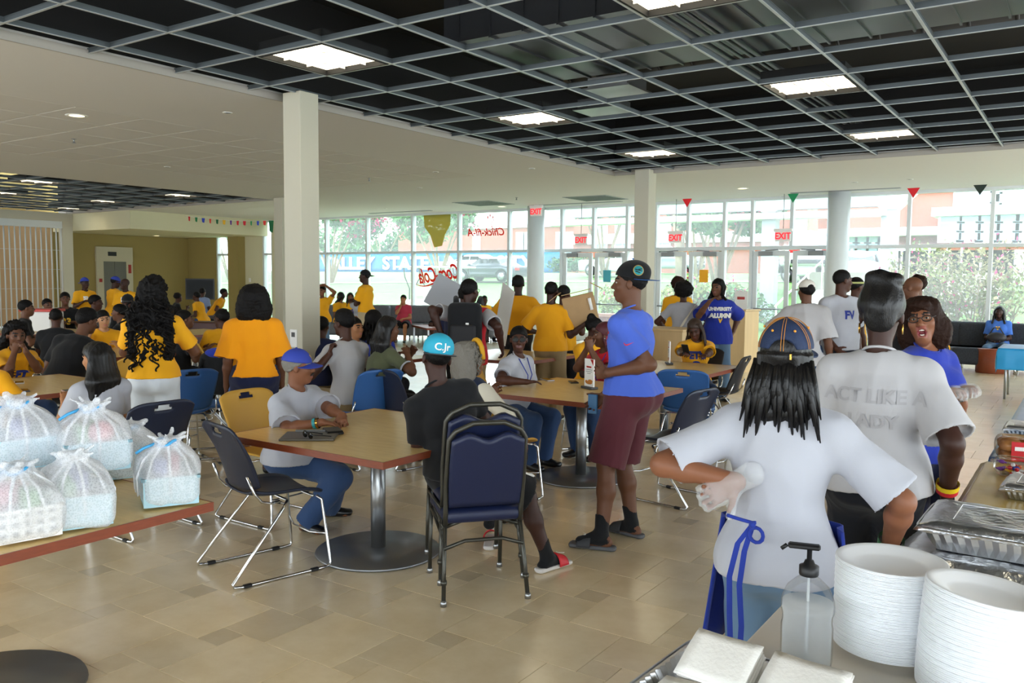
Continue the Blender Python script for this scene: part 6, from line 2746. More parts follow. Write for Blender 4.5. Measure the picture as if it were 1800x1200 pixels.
# 4 standing man in blue --------------------------------------------------
def ex_blue(p):
    slides(p, M('slide_grey', '#55575c', .6), M('slide_dark', '#33353a', .6), 1)
    # grey undershirt below the hem
    F = Field(p.P0 - .3, p.P0 + .3, .011)
    F.seg(p.P0 - V3(0, 0, .09), p.WA, (.186, .140), (.150, .110), .03, p.Rt, 'add', (p.P0 - V3(0, 0, .065), V3(0, 0, -1)))
    for sd in (-1, 1):
        F.ell(p.P0 + p.Rt * sd * .075 - p.Fw * .07 - V3(0, 0, .03), [.113] * 3, k=.05, cut=(p.P0 - V3(0, 0, .065), V3(0, 0, -1)))
    F.obj('undershirt', M('cloth_undershirt', '#a9a7a6', .85), p.root, org=p.base)
    C, r, f, u = p.capC, p.capR, p.capF, p.capU
    # round emblem on the side of the cap
    c = C - p.hR * .088 + u * .05 - p.hF * .045 - p.base
    nn = nz(-p.hR * .9 - p.hF * .35 + u * .25)
    rot3 = Vector((0, 0, 1)).rotation_difference(Vector(nn)).to_matrix()
    em = MB().lathe([(.034, 0), (.034, .003), (.028, .004)], 24, c, rot3).obj('cap_emblem', M('emblem_gold', '#a98f4e', .5), p.cap)
    MB().lathe([(.029, .0035), (.029, .005)], 24, c, rot3).obj('emblem_field', M('emblem_teal', '#1f8f98', .5), em)
    q = MB()
    for a, b in (((-.02, -.01), (.02, .012)), ((-.012, -.018), (.018, -.004)), ((-.004, .004), (.012, .022))):
        q.tube([Vector(c) + rot3 @ Vector((a[0], a[1], .006)), Vector(c) + rot3 @ Vector((b[0], b[1], .006))], .003, 5)
    q.obj('emblem_mark', BLK, em)
    # pink sleeve mark and chest lettering
    Sh, E, W = p.arms[0][:3]
    sw = shape_mesh('sleeve_logo', [[(-.03, .004), (-.018, -.010), (-.005, -.009), (.034, .014), (-.006, -.001), (-.018, -.002), (-.026, .010)]], m_pr)
    wrap(p, p.shirt, 'sleeve_logo', sw, 1, m_pr, Sh + (E - Sh) * .45, p.R2, p.F2 * -1, p.U)
    on_chest(p, 'NIKE', .12, m_pr, .02, 0, bold=.006)
    ph = MB().box(Vector(p.arms[1][2] + p.arms[1][3] * .09 + p.arms[1][4] * .03 - p.base), (.07, .012, .13), ch=.004).obj('phone_tmp', M('phone_blue', '#2c5f86', .3))
    ph.name = 'phone'
    ph.location = p.base
    tag(ph, 'phone held low by the standing person in maroon shorts', 'phone')


person('person standing in blue shirt, maroon shorts, slides and backward black cap', 1108, 460, 5.35, -66, g=1.08, skin='brown', hx=.022, h=.0075,
       shirt=dict(m=BLUE, sleeve=.72, loose=1.25, ease=.015, hem=.0), pants=dict(m=MAR, kind='shorts', len=1.02, ease=.024, flare=1.35), hair=('buzz', HB),
       cap=dict(m=BLK, brim=M('cap_brim_blue', '#1c4c88', .5), dir=-1, flat=True, vis=.07), head=(-84, 2, 0), feet=((1056, 966), (1110, 942)), shoe=None,
       lh=dict(t=(1068, 655, 5.22), pole=(.1, -.4, -1), d=(.3, 1, -.1), n=(1, 0, 0)), rh=dict(t=(1062, 695, 5.55), pole=(.3, -1, 0)), extra=ex_blue)


# 5 seated man in black -----------------------------------------------------
def ex_blk(p):
    slides(p, M('slide_white', '#cfcac6', .6), M('slide_red', '#c3202c', .5), 1)
    wh = m_pw
    for i in (1,):
        Z = V3(0, 0, 1)
        q = MB()
        a, b = p.hips[i], p.kn[i]
        u = nz(b - a)
        sd = nz(np.cross(u, Z)) * 1
        # white curved stripe along the outer thigh
        pts = [a + u * t * np.linalg.norm(b - a) + p.Rt * .0 for t in (0, 1)]
    sw = shape_mesh('stripe', [[(-.16, .06), (.12, .055), (.16, .0), (.12, -.06), (-.16, -.065), (-.16, -.04), (.10, -.036), (.13, 0), (.10, .032), (-.16, .036)]], wh)
    a, b = p.hips[1], p.kn[1]
    u = nz(b - a)
    out = nz(p.Rt * 1.0 - u * (p.Rt @ u))
    wrap(p, p.pants, 'side_stripe', sw, 1, wh, a * .42 + b * .58 + out * .02, -out, u, nz(np.cross(out, u)))
    C, r, f, u = p.capC, p.capR, p.capF, p.capU
    wrap2 = text_obj('cap_lettering', 'C.Jr', .055, m_pw, 0, None, None, bold=.001)
    drape(wrap2, p.cap, p.base, C + f * .1 + u * .035, -f, -r, u, .003)
    wrap2.parent = p.cap
    for k in range(6):
        a = R_(30 + 60 * k)
        el = .85
        c = C + r * (math.sin(a) * math.cos(el) * .0925) + f * (-math.cos(a) * math.cos(el) * .110) + u * (math.sin(el) * .108 + .004) - p.base
        MB().ell(c, (.005, .005, .005), 8).obj('eyelet', BLK, p.cap)


person('person in black shirt and backward turquoise cap seated, leaning on the table', 768, 590, 4.62, -18, 'sit', g=1.08, skin='deep', hx=.022, h=.0075, seat=.56,
       shirt=dict(m=BLK, sleeve=.72, ease=.014, hem=.06, fold=.004), pants=dict(m=BLK, kind='shorts', len=.96, ease=.03, flare=1.4), hair=('buzz', HB),
       cap=dict(m=M('cap_turquoise', '#2aa5c4', .7), brim=BLK, dir=-1, flat=True, vis=.07), head=(-12, -2, 6), lean=(3, -17), shoe=None,
       feet=((882, 946), (962, 1002)), kneeL=(-.1, 1, .5), kneeR=(2.2, .2, .7), lh=dict(t=onz(790, 762, .79), pole=(-1, -.3, -.8)), rh=dict(t=(.25, .3, .72), pole=(1, -.5, -.6)), extra=ex_blk)


# 6 old man --------------------------------------------------------------------
def ex_old(p):
    glasses(p, M('thin_frame', '#5b5148', .3, metal=.6), LENSC, fr=.0016)
    q = MB()
    q.tube([p.hp(-.026, .088, -.062) - p.base, p.hp(-.012, .101, -.052) - p.base, p.hp(.012, .101, -.052) - p.base, p.hp(.026, .088, -.062) - p.base], [.004, .008, .008, .004], 8)
    q.obj('moustache', M('moustache_dark', '#2c2622', .8), p.root)
    ring_of(p, 1, .80, .035, M('band_teal', '#2f8f95', .4), 'wristband', .009)
    ring_of(p, 1, .88, .033, GOLDM, 'bracelet', .006)
    ang = np.linspace(.0, math.pi, 15)
    me = shape_mesh('chest_emblem', [[(.075 * math.cos(a), .075 * math.sin(a)) for a in ang]], M('print_orange', '#eaa227', .7))
    f = p.F2
    wrap(p, p.shirt, 'chest_emblem', me, 1, None, p.CH - p.U * .10, -f, -p.R2, p.U)
    on_chest(p, 'NATIONAL', .04, m_pb, -.125, bold=.004)
    me = shape_mesh('chest_emblem', [[(-.012, .02), (.012, .02), (.014, .055), (-.014, .055)]], m_pw)
    wrap(p, p.shirt, 'chest_emblem', me, 1, m_pw, p.CH - p.U * .10, -f, -p.R2, p.U, off=.006)
    c = p.capC + p.capF * .115 + p.capU * .035
    o = text_obj('cap_lettering', 'VS', .035, m_py, 0, None, None, bold=.001)
    drape(o, p.cap, p.base, c, -p.capF, -p.capR, p.capU, .003)
    o.parent = p.cap


HND = lambda px, py, z: onz(px, py, z)
person('person in royal blue cap, glasses and white shirt seated at the clipboard table', 524, 612, 5.5, 128, 'sit', g=1.15, skin='warm', hx=.022, h=.0075,
       shirt=dict(m=WHT, sleeve=.95, loose=1.7, ease=.024, hem=.06, fold=.006, boxy=1.0), pants=dict(m=JEAN, ease=.018, cuff=1.3), hair=('short', HG),
       cap=dict(m=M('cap_blue', '#2c3f9f', .7), vis=.075), head=(97, 0, 0), lean=(8, 4), shw=1.08, feet=((540, 935), (580, 908)),
       rh=dict(t=onz(566, 742, .785), pole=(.8, -.4, -.6), d=(-.4, .8, -.12), n=(0, .1, -1), curl=20), lh=dict(t=onz(604, 732, .80), pole=(-.8, -.3, -.6), d=(.75, .5, -.25), n=(0, .3, -1), curl=35), extra=ex_old)

# 7 orange shirt, 8 long curls ------------------------------------------------
person('person standing in loose orange shirt and navy shorts, back turned', 445, 497, 7.1, -4, g=1.12, sex='f', skin='brown', hx=.045, h=.009,
       shirt=dict(m=ORG, sleeve=.95, loose=2.0, ease=.035, hem=.02, fold=.008, boxy=1.1), pants=dict(m=NVY, kind='shorts', len=1.05, ease=.03, flare=1.3), hair=('curlybob', HB, 1.1), shw=1.05)


def ex_curl(p):
    rg = random.Random(5)
    q = MB()
    for k in range(130):
        x = rg.uniform(-1, 1)
        c = p.HC + p.hR * x * .13 - p.F2 * rg.uniform(.05, .2) - V3(0, 0, rg.uniform(.02, .52))
        r = rg.uniform(.012, .022)
        ph = rg.uniform(0, 6)
        q.tube([c + p.hR * r * math.cos(ph + a) + p.F2 * r * math.sin(ph + a) - V3(0, 0, .012 * a) + p.hR * x * .01 * a - p.base for a in np.linspace(0, 7, 10)], .007, 5)
    q.obj('hair_curls', HB, p.root, 'stuff')
    on_chest(p, '26', .1, m_pw, .0)


person('person standing in yellow shirt and white denim shorts, back turned', 268, 480, 6.5, 14, g=1.0, sex='f', skin='brown', hx=.045, h=.009,
       shirt=dict(m=YEL, sleeve=.75, loose=1.15, ease=.014, hem=-.02, fold=.005), pants=dict(m=fab('white_denim', '#cfd6dd'), kind='shorts', len=1.1, ease=.006, flare=1.0), hair=('curlylong', HB, 1.15, .55),
       rh=dict(t=(.12, .3, 1.18), pole=(1, -.5, -1)), lh=dict(t=(-.1, .32, 1.15), pole=(-1, -.5, -1)), extra=ex_curl)


# 9 grey haired woman ------------------------------------------------------------
def ex_grey(p):
    hp_ = p.hp
    MB().tube([hp_(.095 * math.sin(a), .06 - .01 * math.cos(a), .035 + .098 * math.cos(a)) - p.base for a in np.linspace(-1.9, 1.9, 15)], .017, 8).obj('headband', M('headband_yellow', '#d79f1f', .7), p.root)
    glasses(p, M('thin_frame', '#5b5148', .3), LENSC, fr=.002)
    F = Field(p.P0 - V3(.35, .35, .2), p.NB + .35, .011)
    F.seg(p.P0, p.WA, (.195, .145), (.175, .135), .03, p.Rt)
    F.seg(p.WA, p.CH, (.175, .135), (.188, .142), .03, p.R2)
    F.seg(p.CH, p.CH + p.U * .11, (.188, .142), (.165, .115), .03, p.R2)
    for s_ in p.SH:
        F.seg(p.NB - p.U * .03, s_, .062, .066, .03)
    F.seg(p.NB, p.NB + p.U * .2 + p.F2 * .1, .075, .12, .01, None, 'sub')
    F.obj('denim_vest', DENIM, p.root, wr=(.004, 18, 3, (1, 1, .5)), org=p.base)
    rg = random.Random(9)
    q = MB()
    for k in range(90):
        a, e = rg.uniform(1.2, 5.1), rg.uniform(-.9, 1.2)
        c = p.HC + (p.hR * math.sin(a) * math.cos(e) * .105 + p.hF * math.cos(a) * math.cos(e) * .11) + p.hU * (.02 + math.sin(e) * .1)
        q.tube([c - V3(0, 0, .012 * x) + p.hR * .008 * math.cos(2 * x) + p.hF * .008 * math.sin(2 * x) - p.base for x in np.linspace(0, 5, 7)], .006, 5)
    q.obj('hair_curls', HG, p.root, 'stuff')


person('person in yellow headband and denim vest, seated with back to us', 826, 595, 5.6, 42, 'sit', g=1.1, sex='f', skin='warm', hx=.03, h=.0085,
       shirt=dict(m=CREAM, sleeve=1.7, ease=.012), pants=dict(m=JEAND), hair=('curlybob', HG, .9), head=(68, 0, 0), lean=(8, -4),
       rh=dict(t=(918, 765, 5.5), pole=(.8, -.6, 0), d=(.15, .1, -1), curl=12), lh=dict(t=(-.1, .35, .85)), extra=ex_grey)


# 10 sunglasses -------------------------------------------------------------------
def lanyard(p, m):
    a, b = p.NB - p.R2 * .06 + p.F2 * .06, p.NB + p.R2 * .06 + p.F2 * .06
    e = p.CH + p.F2 * .165 - p.U * .08
    tube_on(p, 'lanyard', [a, a * .5 + e * .5 + p.F2 * .055, e, b * .5 + e * .5 + p.F2 * .055, b], .005, m)


def ex_sun(p):
    glasses(p, M('glasses_frame', '#241a16', .3), LENSD, .028, .020, 'sunglasses', .0032)
    lanyard(p, M('lanyard_blue', '#3b4aa0', .6))
    rg = random.Random(2)
    q = MB()
    for k in range(9):
        q.tube([p.hp(.05 - .012 * k, -.06, .02) - p.base, p.hp(.08 - .004 * k, -.05, -.12) - p.base, p.HC + p.R2 * (.13 - .008 * k) - p.F2 * (.12) - V3(0, 0, .3) - p.base, p.HC + p.R2 * .14 - p.F2 * .1 - V3(0, 0, .55) - p.base], .007, 5)
    q.obj('braids', HB, p.root)


person('person in sunglasses, lanyard and white shirt with forearms on the middle table', 912, 573, 7.5, 128, 'sit', g=1.2, sex='f', skin='dark', hx=.015, h=.0085,
       shirt=dict(m=WHT, sleeve=.72, loose=1.3, ease=.016), pants=dict(m=JEAN, ease=.012), hair=('short', HB), head=(178, 0, 0), lean=(12, 0),
       rh=dict(t=onz(926, 671, .785), pole=(1, -.1, -.2), d=(-.9, .5, 0), curl=12), lh=dict(t=onz(916, 660, .80), pole=(-1, -.1, -.2), d=(1, .3, 0), curl=15), extra=ex_sun)


def ex_red(p):
    lanyard(p, M('lanyard_violet', '#4b3f9a', .6))
    on_chest(p, 'Fort Valley', .05, m_pw, -.02, bold=.002)
    MB().ell(p.hp(-.085, -.004, -.03) - p.base, (.007, .007, .007), 8).obj('earring', m_chrome, p.root)


person('person in red shirt and lanyard seated with hands clasped at the chin', 1062, 567, 7.95, 222, 'sit', g=1.0, sex='f', skin='brown', hx=.012, h=.0085,
       shirt=dict(m=RED, sleeve=.7), pants=dict(m=JEAN), hair=('braids', HRED, 1, .4), head=(-92, 0, 0), lean=(10, 0),
       lh=dict(t=(1037, 612, 7.72), pole=(-.5, .6, -1), d=(0, .2, 1), curl=40), rh=dict(t=(1032, 612, 7.8), pole=(.5, .6, -1), d=(0, .2, 1), curl=40), extra=ex_red)
person('person in yellow shirt seated behind the person in red shirt', 1046, 553, 8.9, 140, 'sit', g=1.05, sex='f', skin='deep', hx=.04, h=.013,
       shirt=dict(m=YEL), pants=dict(m=JEAN), hair=('bun', HB), head=(100, -10, 0), lh='table', rh='table')

# men and women behind column and around the middle ----------------------------------
person('person in white shirt seated, back turned, beside the big column', 604, 543, 8.1, -30, 'sit', skin='dark', hx=.02, h=.01,
       shirt=dict(m=WHT2, sleeve=.62, ease=.012), pants=dict(m=KHA), hair=('flat', HB, 1.1), head=(-48, 0, 0), lean=(10, 0),
       lh=dict(t=(580, 622, 7.9), pole=(-1, 0, -1), d=(.2, .1, 1), curl=60), rh=(.15, .4, .85))
person('person in white shirt facing us and looking right, beside the big column', 624, 557, 8.9, 160, 'sit', skin='tan', hx=.01, h=.01,
       shirt=dict(m=WHT, sleeve=.7), pants=dict(m=JEAND), hair=('buzz', HB), head=(135, 0, 0), lh='table', rh='table')
person('person in olive shirt with white cuffs leaning on a table', 683, 555, 8.0, 66, 'sit', g=1.1, sex='f', skin='brown', hx=.015, h=.01,
       shirt=dict(m=OLV, sleeve=.75, trim=WHT, ease=.013), pants=dict(m=BLK), hair=('sleek', HBS, 1.15, .52), head=(60, 0, 0), lean=(14, 0),
       rh=dict(t=(716, 622, 7.9), pole=(.7, -.4, -.6)), lh=dict(t=(722, 622, 8.1), pole=(-.7, -.3, -.6)))
person('person in royal blue shirt behind the person in olive shirt', 657, 545, 9.0, 25, 'sit', skin='deep', hx=.012, h=.012,
       shirt=dict(m=ROYAL), pants=dict(m=JEAND), hair=('braids', HB, 1, .22), head=(15, 0, 0), lh='table', rh='table')
person('person in navy and grey shirt half hidden behind the big column', 566, 556, 9.4, 20, 'sit', skin='dark', hx=.012, h=.013,
       shirt=dict(m=NVY), pants=dict(m=KHA), hair=('short', HB), lean=(18, 0), lh='table', rh='table')


def ex_back17(p):
    for i in (0, 1):
        Sh, E, W = p.arms[i][:3]
        u = nz(E - Sh)
        F = Field(np.minimum(Sh, E) - .15, np.maximum(Sh, E) + .15, .011)
        ce_ = Sh + (E - Sh) * .72
        F.seg(Sh + u * .02, ce_ + u * .05, .078, .082, .02, None, 'add', (ce_, u))
        F.seg(ce_ - u * .015, ce_ + u * .08, .066, .068, 0, None, 'sub')
        F.obj('sleeve', WHT2, p.root, wr=(.003, 18, 4, (1, 1, .5)), org=p.base)
    glasses(p, m_steel, LENSC)


p17 = person('person in red shirt with white sleeves wearing a backpack, seen from behind', 826, 490, 8.5, 10, g=1.12, skin='deep', hx=.012, h=.01,
             shirt=dict(m=RED, sleeve=.3, ease=.018, hem=.1), pants=dict(m=KHA), hair=('short', HB), head=(38, 0, 0), shw=1.08, lean=(4, 0),
             rh=dict(t=(882, 610, 8.4), pole=(.6, -1, -.2)), lh=dict(t=(775, 585, 8.3), pole=(-.5, -1, 0)), extra=ex_back17)
bpk = empty('backpack', p17.base, 0, 'black backpack worn by the person in red and white shirt', 'backpack')
c = p17.CH - p17.F2 * .2 - p17.U * .02 - p17.base
F = Field(c - .35, c + .35, .014)
ax3 = (p17.R2, p17.F2, p17.U)
F.rbox(c, (.34, .17, .48), .07, ax3)
F.obj('pack_body', BLK, bpk, wr=(.004, 14, 2, (1, 1, 1)))
F = Field(c - .35, c + .35, .014)
F.rbox(c - p17.F2 * .09 - p17.U * .09, (.26, .07, .22), .03, ax3)
F.obj('front_pocket', M('pack_pocket', '#1d1d21', .7), bpk)
MB().box(c - p17.F2 * .095 + p17.R2 * .04 + p17.U * .02, (.03, .012, .035)).obj('logo_patch', m_pw, bpk)
for s_ in (-1, 1):
    MB().tube([c + p17.R2 * s_ * .11 + p17.U * .2 + p17.F2 * .05, c + p17.R2 * s_ * .125 + p17.U * .29 + p17.F2 * .16, c + p17.R2 * s_ * .13 + p17.U * .24 + p17.F2 * .27], [.022, .026, .022], 8).obj('shoulder_strap', BLK, bpk)
person('person in navy shirt bending behind the black backpack', 818, 502, 9.8, 20, g=1.3, skin='deep', hx=.012, h=.015,
       shirt=dict(m=NVY, ease=.03), pants=dict(m=BLK), hair=('short', HB), lean=(22, 0), lh='carry', rh='carry', shw=1.25)


def held_board(name, c, wdt, hgt, yaw, tilt, mat, lab, cat):
    o = MB().box((0, 0, 0), (wdt, .012, hgt), ch=.002).obj(name, mat)
    o.matrix_basis = Matrix.Translation(c) @ Matrix.Rotation(yaw, 4, 'Z') @ Matrix.Rotation(tilt, 4, 'Y')
    return tag(o, lab, cat)


held_board('grey_board', at(793, 524, 10.3), .55, .4, .6, .5, M('board_grey', '#9a9ca0', .6), 'grey sheet of board held behind the person with the backpack', 'board')
p19 = person('person in golden polo shirt and black trousers, seen from behind', 911, 483, 11.3, 4, g=1.18, skin='deep', hx=.012, h=.012,
             shirt=dict(m=GOLD, sleeve=.9, loose=1.5, ease=.022, hem=.0), pants=dict(m=BLK), hair=('short', HB), shw=1.15, lh=dict(t=(-.28, .25, 1.0), pole=(-1, -.6, -.6)), rh=dict(t=(.26, .28, 1.1), pole=(1, -.5, -.6)))
held_board('white_board', at(886, 552, 10.9), .35, .75, -.5, .35, M('board_white', '#d8d8d6', .5), 'white board carried by the person in golden polo', 'board')
p20 = person('person in golden shirt and khaki trousers carrying a cardboard box', 970, 494, 9.9, 10, g=1.05, skin='deep', hx=.012, h=.011,
             shirt=dict(m=GOLD, sleeve=.82, loose=1.4, ease=.018, hem=.06), pants=dict(m=KHA, ease=.02, cuff=1.35), hair=('buzz', HB), head=(22, 0, 0),
             lh=dict(t=(-.2, .22, 1.02), pole=(-1, -.5, -.6)), rh=dict(t=(1030, 568, 9.75), pole=(1, -.3, -.8)))
bc_ = at(1021, 545, 9.95)
cb_ = empty('cardboard_box', bc_, R_(28), 'open brown cardboard box carried at the shoulder by the person in khaki', 'box')
m_card = M('cardboard', '#a98a62', .85, var=.06, vscale=8)
cr_ = Matrix.Rotation(R_(-14), 3, 'Y')
for c, d in (((0, -.15, 0), (.36, .008, .36)), ((0, .15, 0), (.36, .008, .36)), ((-.18, 0, 0), (.008, .3, .36)), ((.18, 0, 0), (.008, .3, .36)), ((0, 0, -.18), (.36, .3, .008))):
    MB().box(cr_ @ Vector(c), d, rot=cr_).obj('panel', m_card, cb_)
for c, d, a in (((-.26, 0, .22), (.16, .3, .008), -25), ((.24, 0, .24), (.16, .3, .008), 40), ((0, -.2, .22), (.34, .14, .008), 0)):
    MB().box(cr_ @ Vector(c), d, rot=cr_ @ Matrix.Rotation(R_(a), 3, 'Y')).obj('flap', m_card, cb_)
MB().tube([cr_ @ Vector((.13, -.158, y)) for y in (.12, .05, -.02)], .02, 5).obj('white_mark', m_pw, cb_)
person('person in yellow shirt mostly hidden behind the cardboard box', 992, 501, 10.7, 30, skin='dark', hx=.012, h=.014,
       shirt=dict(m=YEL), pants=dict(m=JEAND), hair=('short', HB), lh='carry', rh='carry')
person('person in yellow shirt, khakis and black cap standing with arms crossed by the windows', 641, 473, 16.5, -66, g=1.02, skin='deep', hx=.022, h=.014,
       shirt=dict(m=YEL, sleeve=.72, loose=1.3, hem=-.0), pants=dict(m=fab('khaki_pale', '#b5a587')), hair=('buzz', HB), cap=dict(m=BLK, dir=-1), head=(-80, 0, 0), lh='cross', rh='cross')

# women at the doors ----------------------------------------------------------------
p30 = person('person in white shirt with a cream sash, standing back turned', 1202, 494, 11.9, 0, g=1.05, sex='f', skin='dark', hx=.05, h=.013,
             shirt=dict(m=WHT, sleeve=.65, hem=.03), pants=dict(m=NVY), hair=('afro', HB, 1.15), lh=dict(t=(-.22, .15, .95), pole=(-1, -.6, 0)), rh=dict(t=(.24, .15, .95), pole=(1, -.6, 0)))
q = MB()
rr = [p30.SH[1] + p30.U * .06 - p30.F2 * .02, p30.CH + p30.R2 * .06 - p30.F2 * .175, p30.WA - p30.R2 * .04 - p30.F2 * .165, p30.P0 - p30.R2 * .17 - p30.F2 * .17]
vs = []
for x in rr:
    for s_ in (-1, 1):
        vs.append(Vector(x - p30.base + (p30.R2 * .05 + p30.U * .06) * s_))
q.add(vs, [(2 * i, 2 * i + 1, 2 * i + 3, 2 * i + 2) for i in range(3)])
q.add([v + Vector(p30.F2) * .004 for v in vs], [(2 * i, 2 * i + 2, 2 * i + 3, 2 * i + 1) for i in range(3)])
q.obj('sash', CREAM, p30.root)
person('person in yellow shirt standing behind the cream sash wearer', 1193, 485, 13.2, 20, g=1.0, skin='brown', hx=.04, h=.015,
       shirt=dict(m=YEL, sleeve=.8), pants=dict(m=JEAND), hair=('afro', HBR, .95), lh='down', rh='down')


def ex_wblue(p):
    on_chest(p, 'UNIVERSITY', .062, m_pw, .06, bold=.004)
    on_chest(p, 'ALUMNI', .08, m_pw, -.03, bold=.006)
    on_chest(p, 'V', .07, m_py, -.1, bold=.006)


person('person in royal blue lettered shirt and jeans by the podium, hand at the neck', 1262, 489, 11.5, 165, g=1.08, sex='f', skin='brown', hx=.015, h=.011,
       shirt=dict(m=ROYAL, sleeve=.95, loose=1.6, ease=.025, hem=.12), pants=dict(m=JEANL), hair=('bob', HB, 1.0, .16, 1), head=(-150, 0, 0),
       rh=dict(t=(1247, 530, 11.2), pole=(.8, .3, -1), d=(-.8, -.2, .6), curl=30), lh=dict(t=(.05 - .3, -.1, .95), pole=(-.8, -.8, -.4)), extra=ex_wblue)


def ex_phone(p):
    on_chest(p, "ET'S", .1, m_pb, .03, bold=.007)
    on_chest(p, '3', .2, m_pb, -.12, bold=.012)
    W, d = p.arms[1][2], p.arms[1][3]
    ph = MB().box((0, 0, 0), (.075, .012, .145), ch=.004).obj('phone', m_blk)
    ph.matrix_basis = Matrix.Translation(W + d * .09 + V3(0, 0, .03)) @ Matrix.Rotation(.6, 4, 'X')
    tag(ph, 'black phone in the hand of the person in gold jersey', 'phone')
    rg = random.Random(4)
    q = MB()
    for k in range(26):
        a = rg.uniform(-.9, 1)
        q.tube([p.hp(-.03 - .04 * rg.random(), .02 + .05 * a, .1) - p.base, p.hp(-.095, .04 * a, .0) - p.base, p.hp(-.11, .02 + .05 * a, -.1) - p.base, p.hp(-.12, 0, -.1) - V3(0, 0, .13 + .1 * rg.random()) + p.F2 * .06 * a - p.R2 * .03 * rg.random() - p.base], .009, 5)
    for k in range(10):
        q.tube([p.hp(.02 + .05 * rg.random(), .03, .1) - p.base, p.hp(.09, .03 * rg.uniform(-1, 1), .0) - p.base, p.hp(.1, 0, -.12) - p.base, p.hp(.1, -.04, -.12) - V3(0, 0, .12) - p.base], .009, 5)
    q.obj('braids', HBN, p.root)


person('person in gold jersey shirt seated, reading a phone', 1222, 562, 9.6, 172, 'sit', g=1.08, sex='f', skin='dark', hx=.012, h=.01,
       shirt=dict(m=YEL, sleeve=.8, loose=1.3), pants=dict(m=JEAN), hair=('braids', HBN, 1, .44), head=(190, -24, 4), lean=(12, 0),
       rh=dict(t=onz(1196, 632, .83), pole=(.8, -.3, -.6), d=(-.3, .7, .2), curl=45), lh=dict(t=onz(1236, 640, .80), pole=(-.8, -.3, -.6), d=(.5, .8, 0)), extra=ex_phone)
person('person in white cap and long white shirt standing with back to us', 1418, 490, 9.2, 14, g=1.12, skin='brown', hx=.022, h=.011,
       shirt=dict(m=WHT2, sleeve=.98, loose=1.8, ease=.03, hem=.16, fold=.007, boxy=1.05), pants=dict(m=JEAN), hair=('short', HB), cap=dict(m=M('cap_white', '#d5d2ca', .7), gap=True, vis=.07), head=(-28, 4, 0),
       shw=1.1, lh=dict(t=(-.25, .25, 1.0), pole=(-1, -.6, -.2)), rh=dict(t=(1463, 655, 9.1), pole=(.5, -1, 0)))


def ex_w34(p):
    on_chest(p, 'FV', .12, m_pb, .0, bold=.006)


person('person in white printed shirt standing by the right round column', 1482, 473, 9.3, 140, g=1.2, skin='dark', hx=.01, h=.011,
       shirt=dict(m=WHT, sleeve=.8, loose=1.5, ease=.022, hem=.05), pants=dict(m=JEAND), hair=('buzz', HB), head=(60, 0, 0), shw=1.1,
       rh=dict(t=(1470, 612, 9.1), pole=(.4, -1, 0)), lh='down', extra=ex_w34)
person('person in yellow shirt and pale headband by the right round column', 1507, 487, 10.6, 60, skin='dark', hx=.012, h=.014,
       shirt=dict(m=YEL), pants=dict(m=JEAND), hair=('short', HB), lh='down', rh='down',
       extra=lambda p: MB().tube([p.hp(.084 * math.sin(a), .104 * math.cos(a) - .012, .055) - p.base for a in np.linspace(0, 6.28, 19)[:-1]], .013, 6, closed=True).obj('headband', M('headband_lime', '#b9bf7a', .7), p.root))
person('person in black shirt pointing left behind the large white shirt', 1604, 487, 8.8, -30, g=1.05, skin='brown', hx=.0, h=.012,
       shirt=dict(m=BLK), pants=dict(m=BLK), hair=('bald', None), head=(-70, 0, 0), lh=dict(t=(1512, 522, 8.3), pole=(-.3, -.3, -1), curl=35), rh='down')
person('person in grey shirt behind the pointing person', 1613, 482, 10.0, -20, skin='brown', hx=.03, h=.015,
       shirt=dict(m=GRY), pants=dict(m=BLK), hair=('afro', HBR, .85), lh='down', rh='down')
person('person in yellow shirt and black shorts sitting on the dark sofa, mostly hidden', 1652, 545, 15.9, 195, 'sit', skin='brown', hx=.012, h=.018,
       shirt=dict(m=YEL), pants=dict(m=BLK, kind='shorts', len=.9, ease=.03), hair=('short', HB), lh='lap', rh='lap', seat=.42)


def ex_sofa(p):
    on_chest(p, 'V', .08, m_py, .02)
    bag = MB().ell((0, 0, 0), (.17, .08, .1), 14).tube([(-.12, 0, .06), (-.05, -.02, .18), (.05, -.02, .18), (.12, 0, .06)], .012, 6).obj('handbag', M('bag_dark', '#2c2a2e', .5))
    bag.location = p.loc(0, .28, .64)
    tag(bag, 'dark handbag on the lap of the person on the dark sofa', 'bag')


person('person in bright blue shirt and pale jeans sitting on the dark sofa', 1757, 538, 15.85, 185, 'sit', g=1.1, sex='f', skin='deep', hx=.012, h=.015,
       shirt=dict(m=BLT, sleeve=.8, loose=1.3), pants=dict(m=JEANL), hair=('bob', HBS, 1.0, .2, 1), lh='lap', rh='lap', seat=.42, extra=ex_sofa)

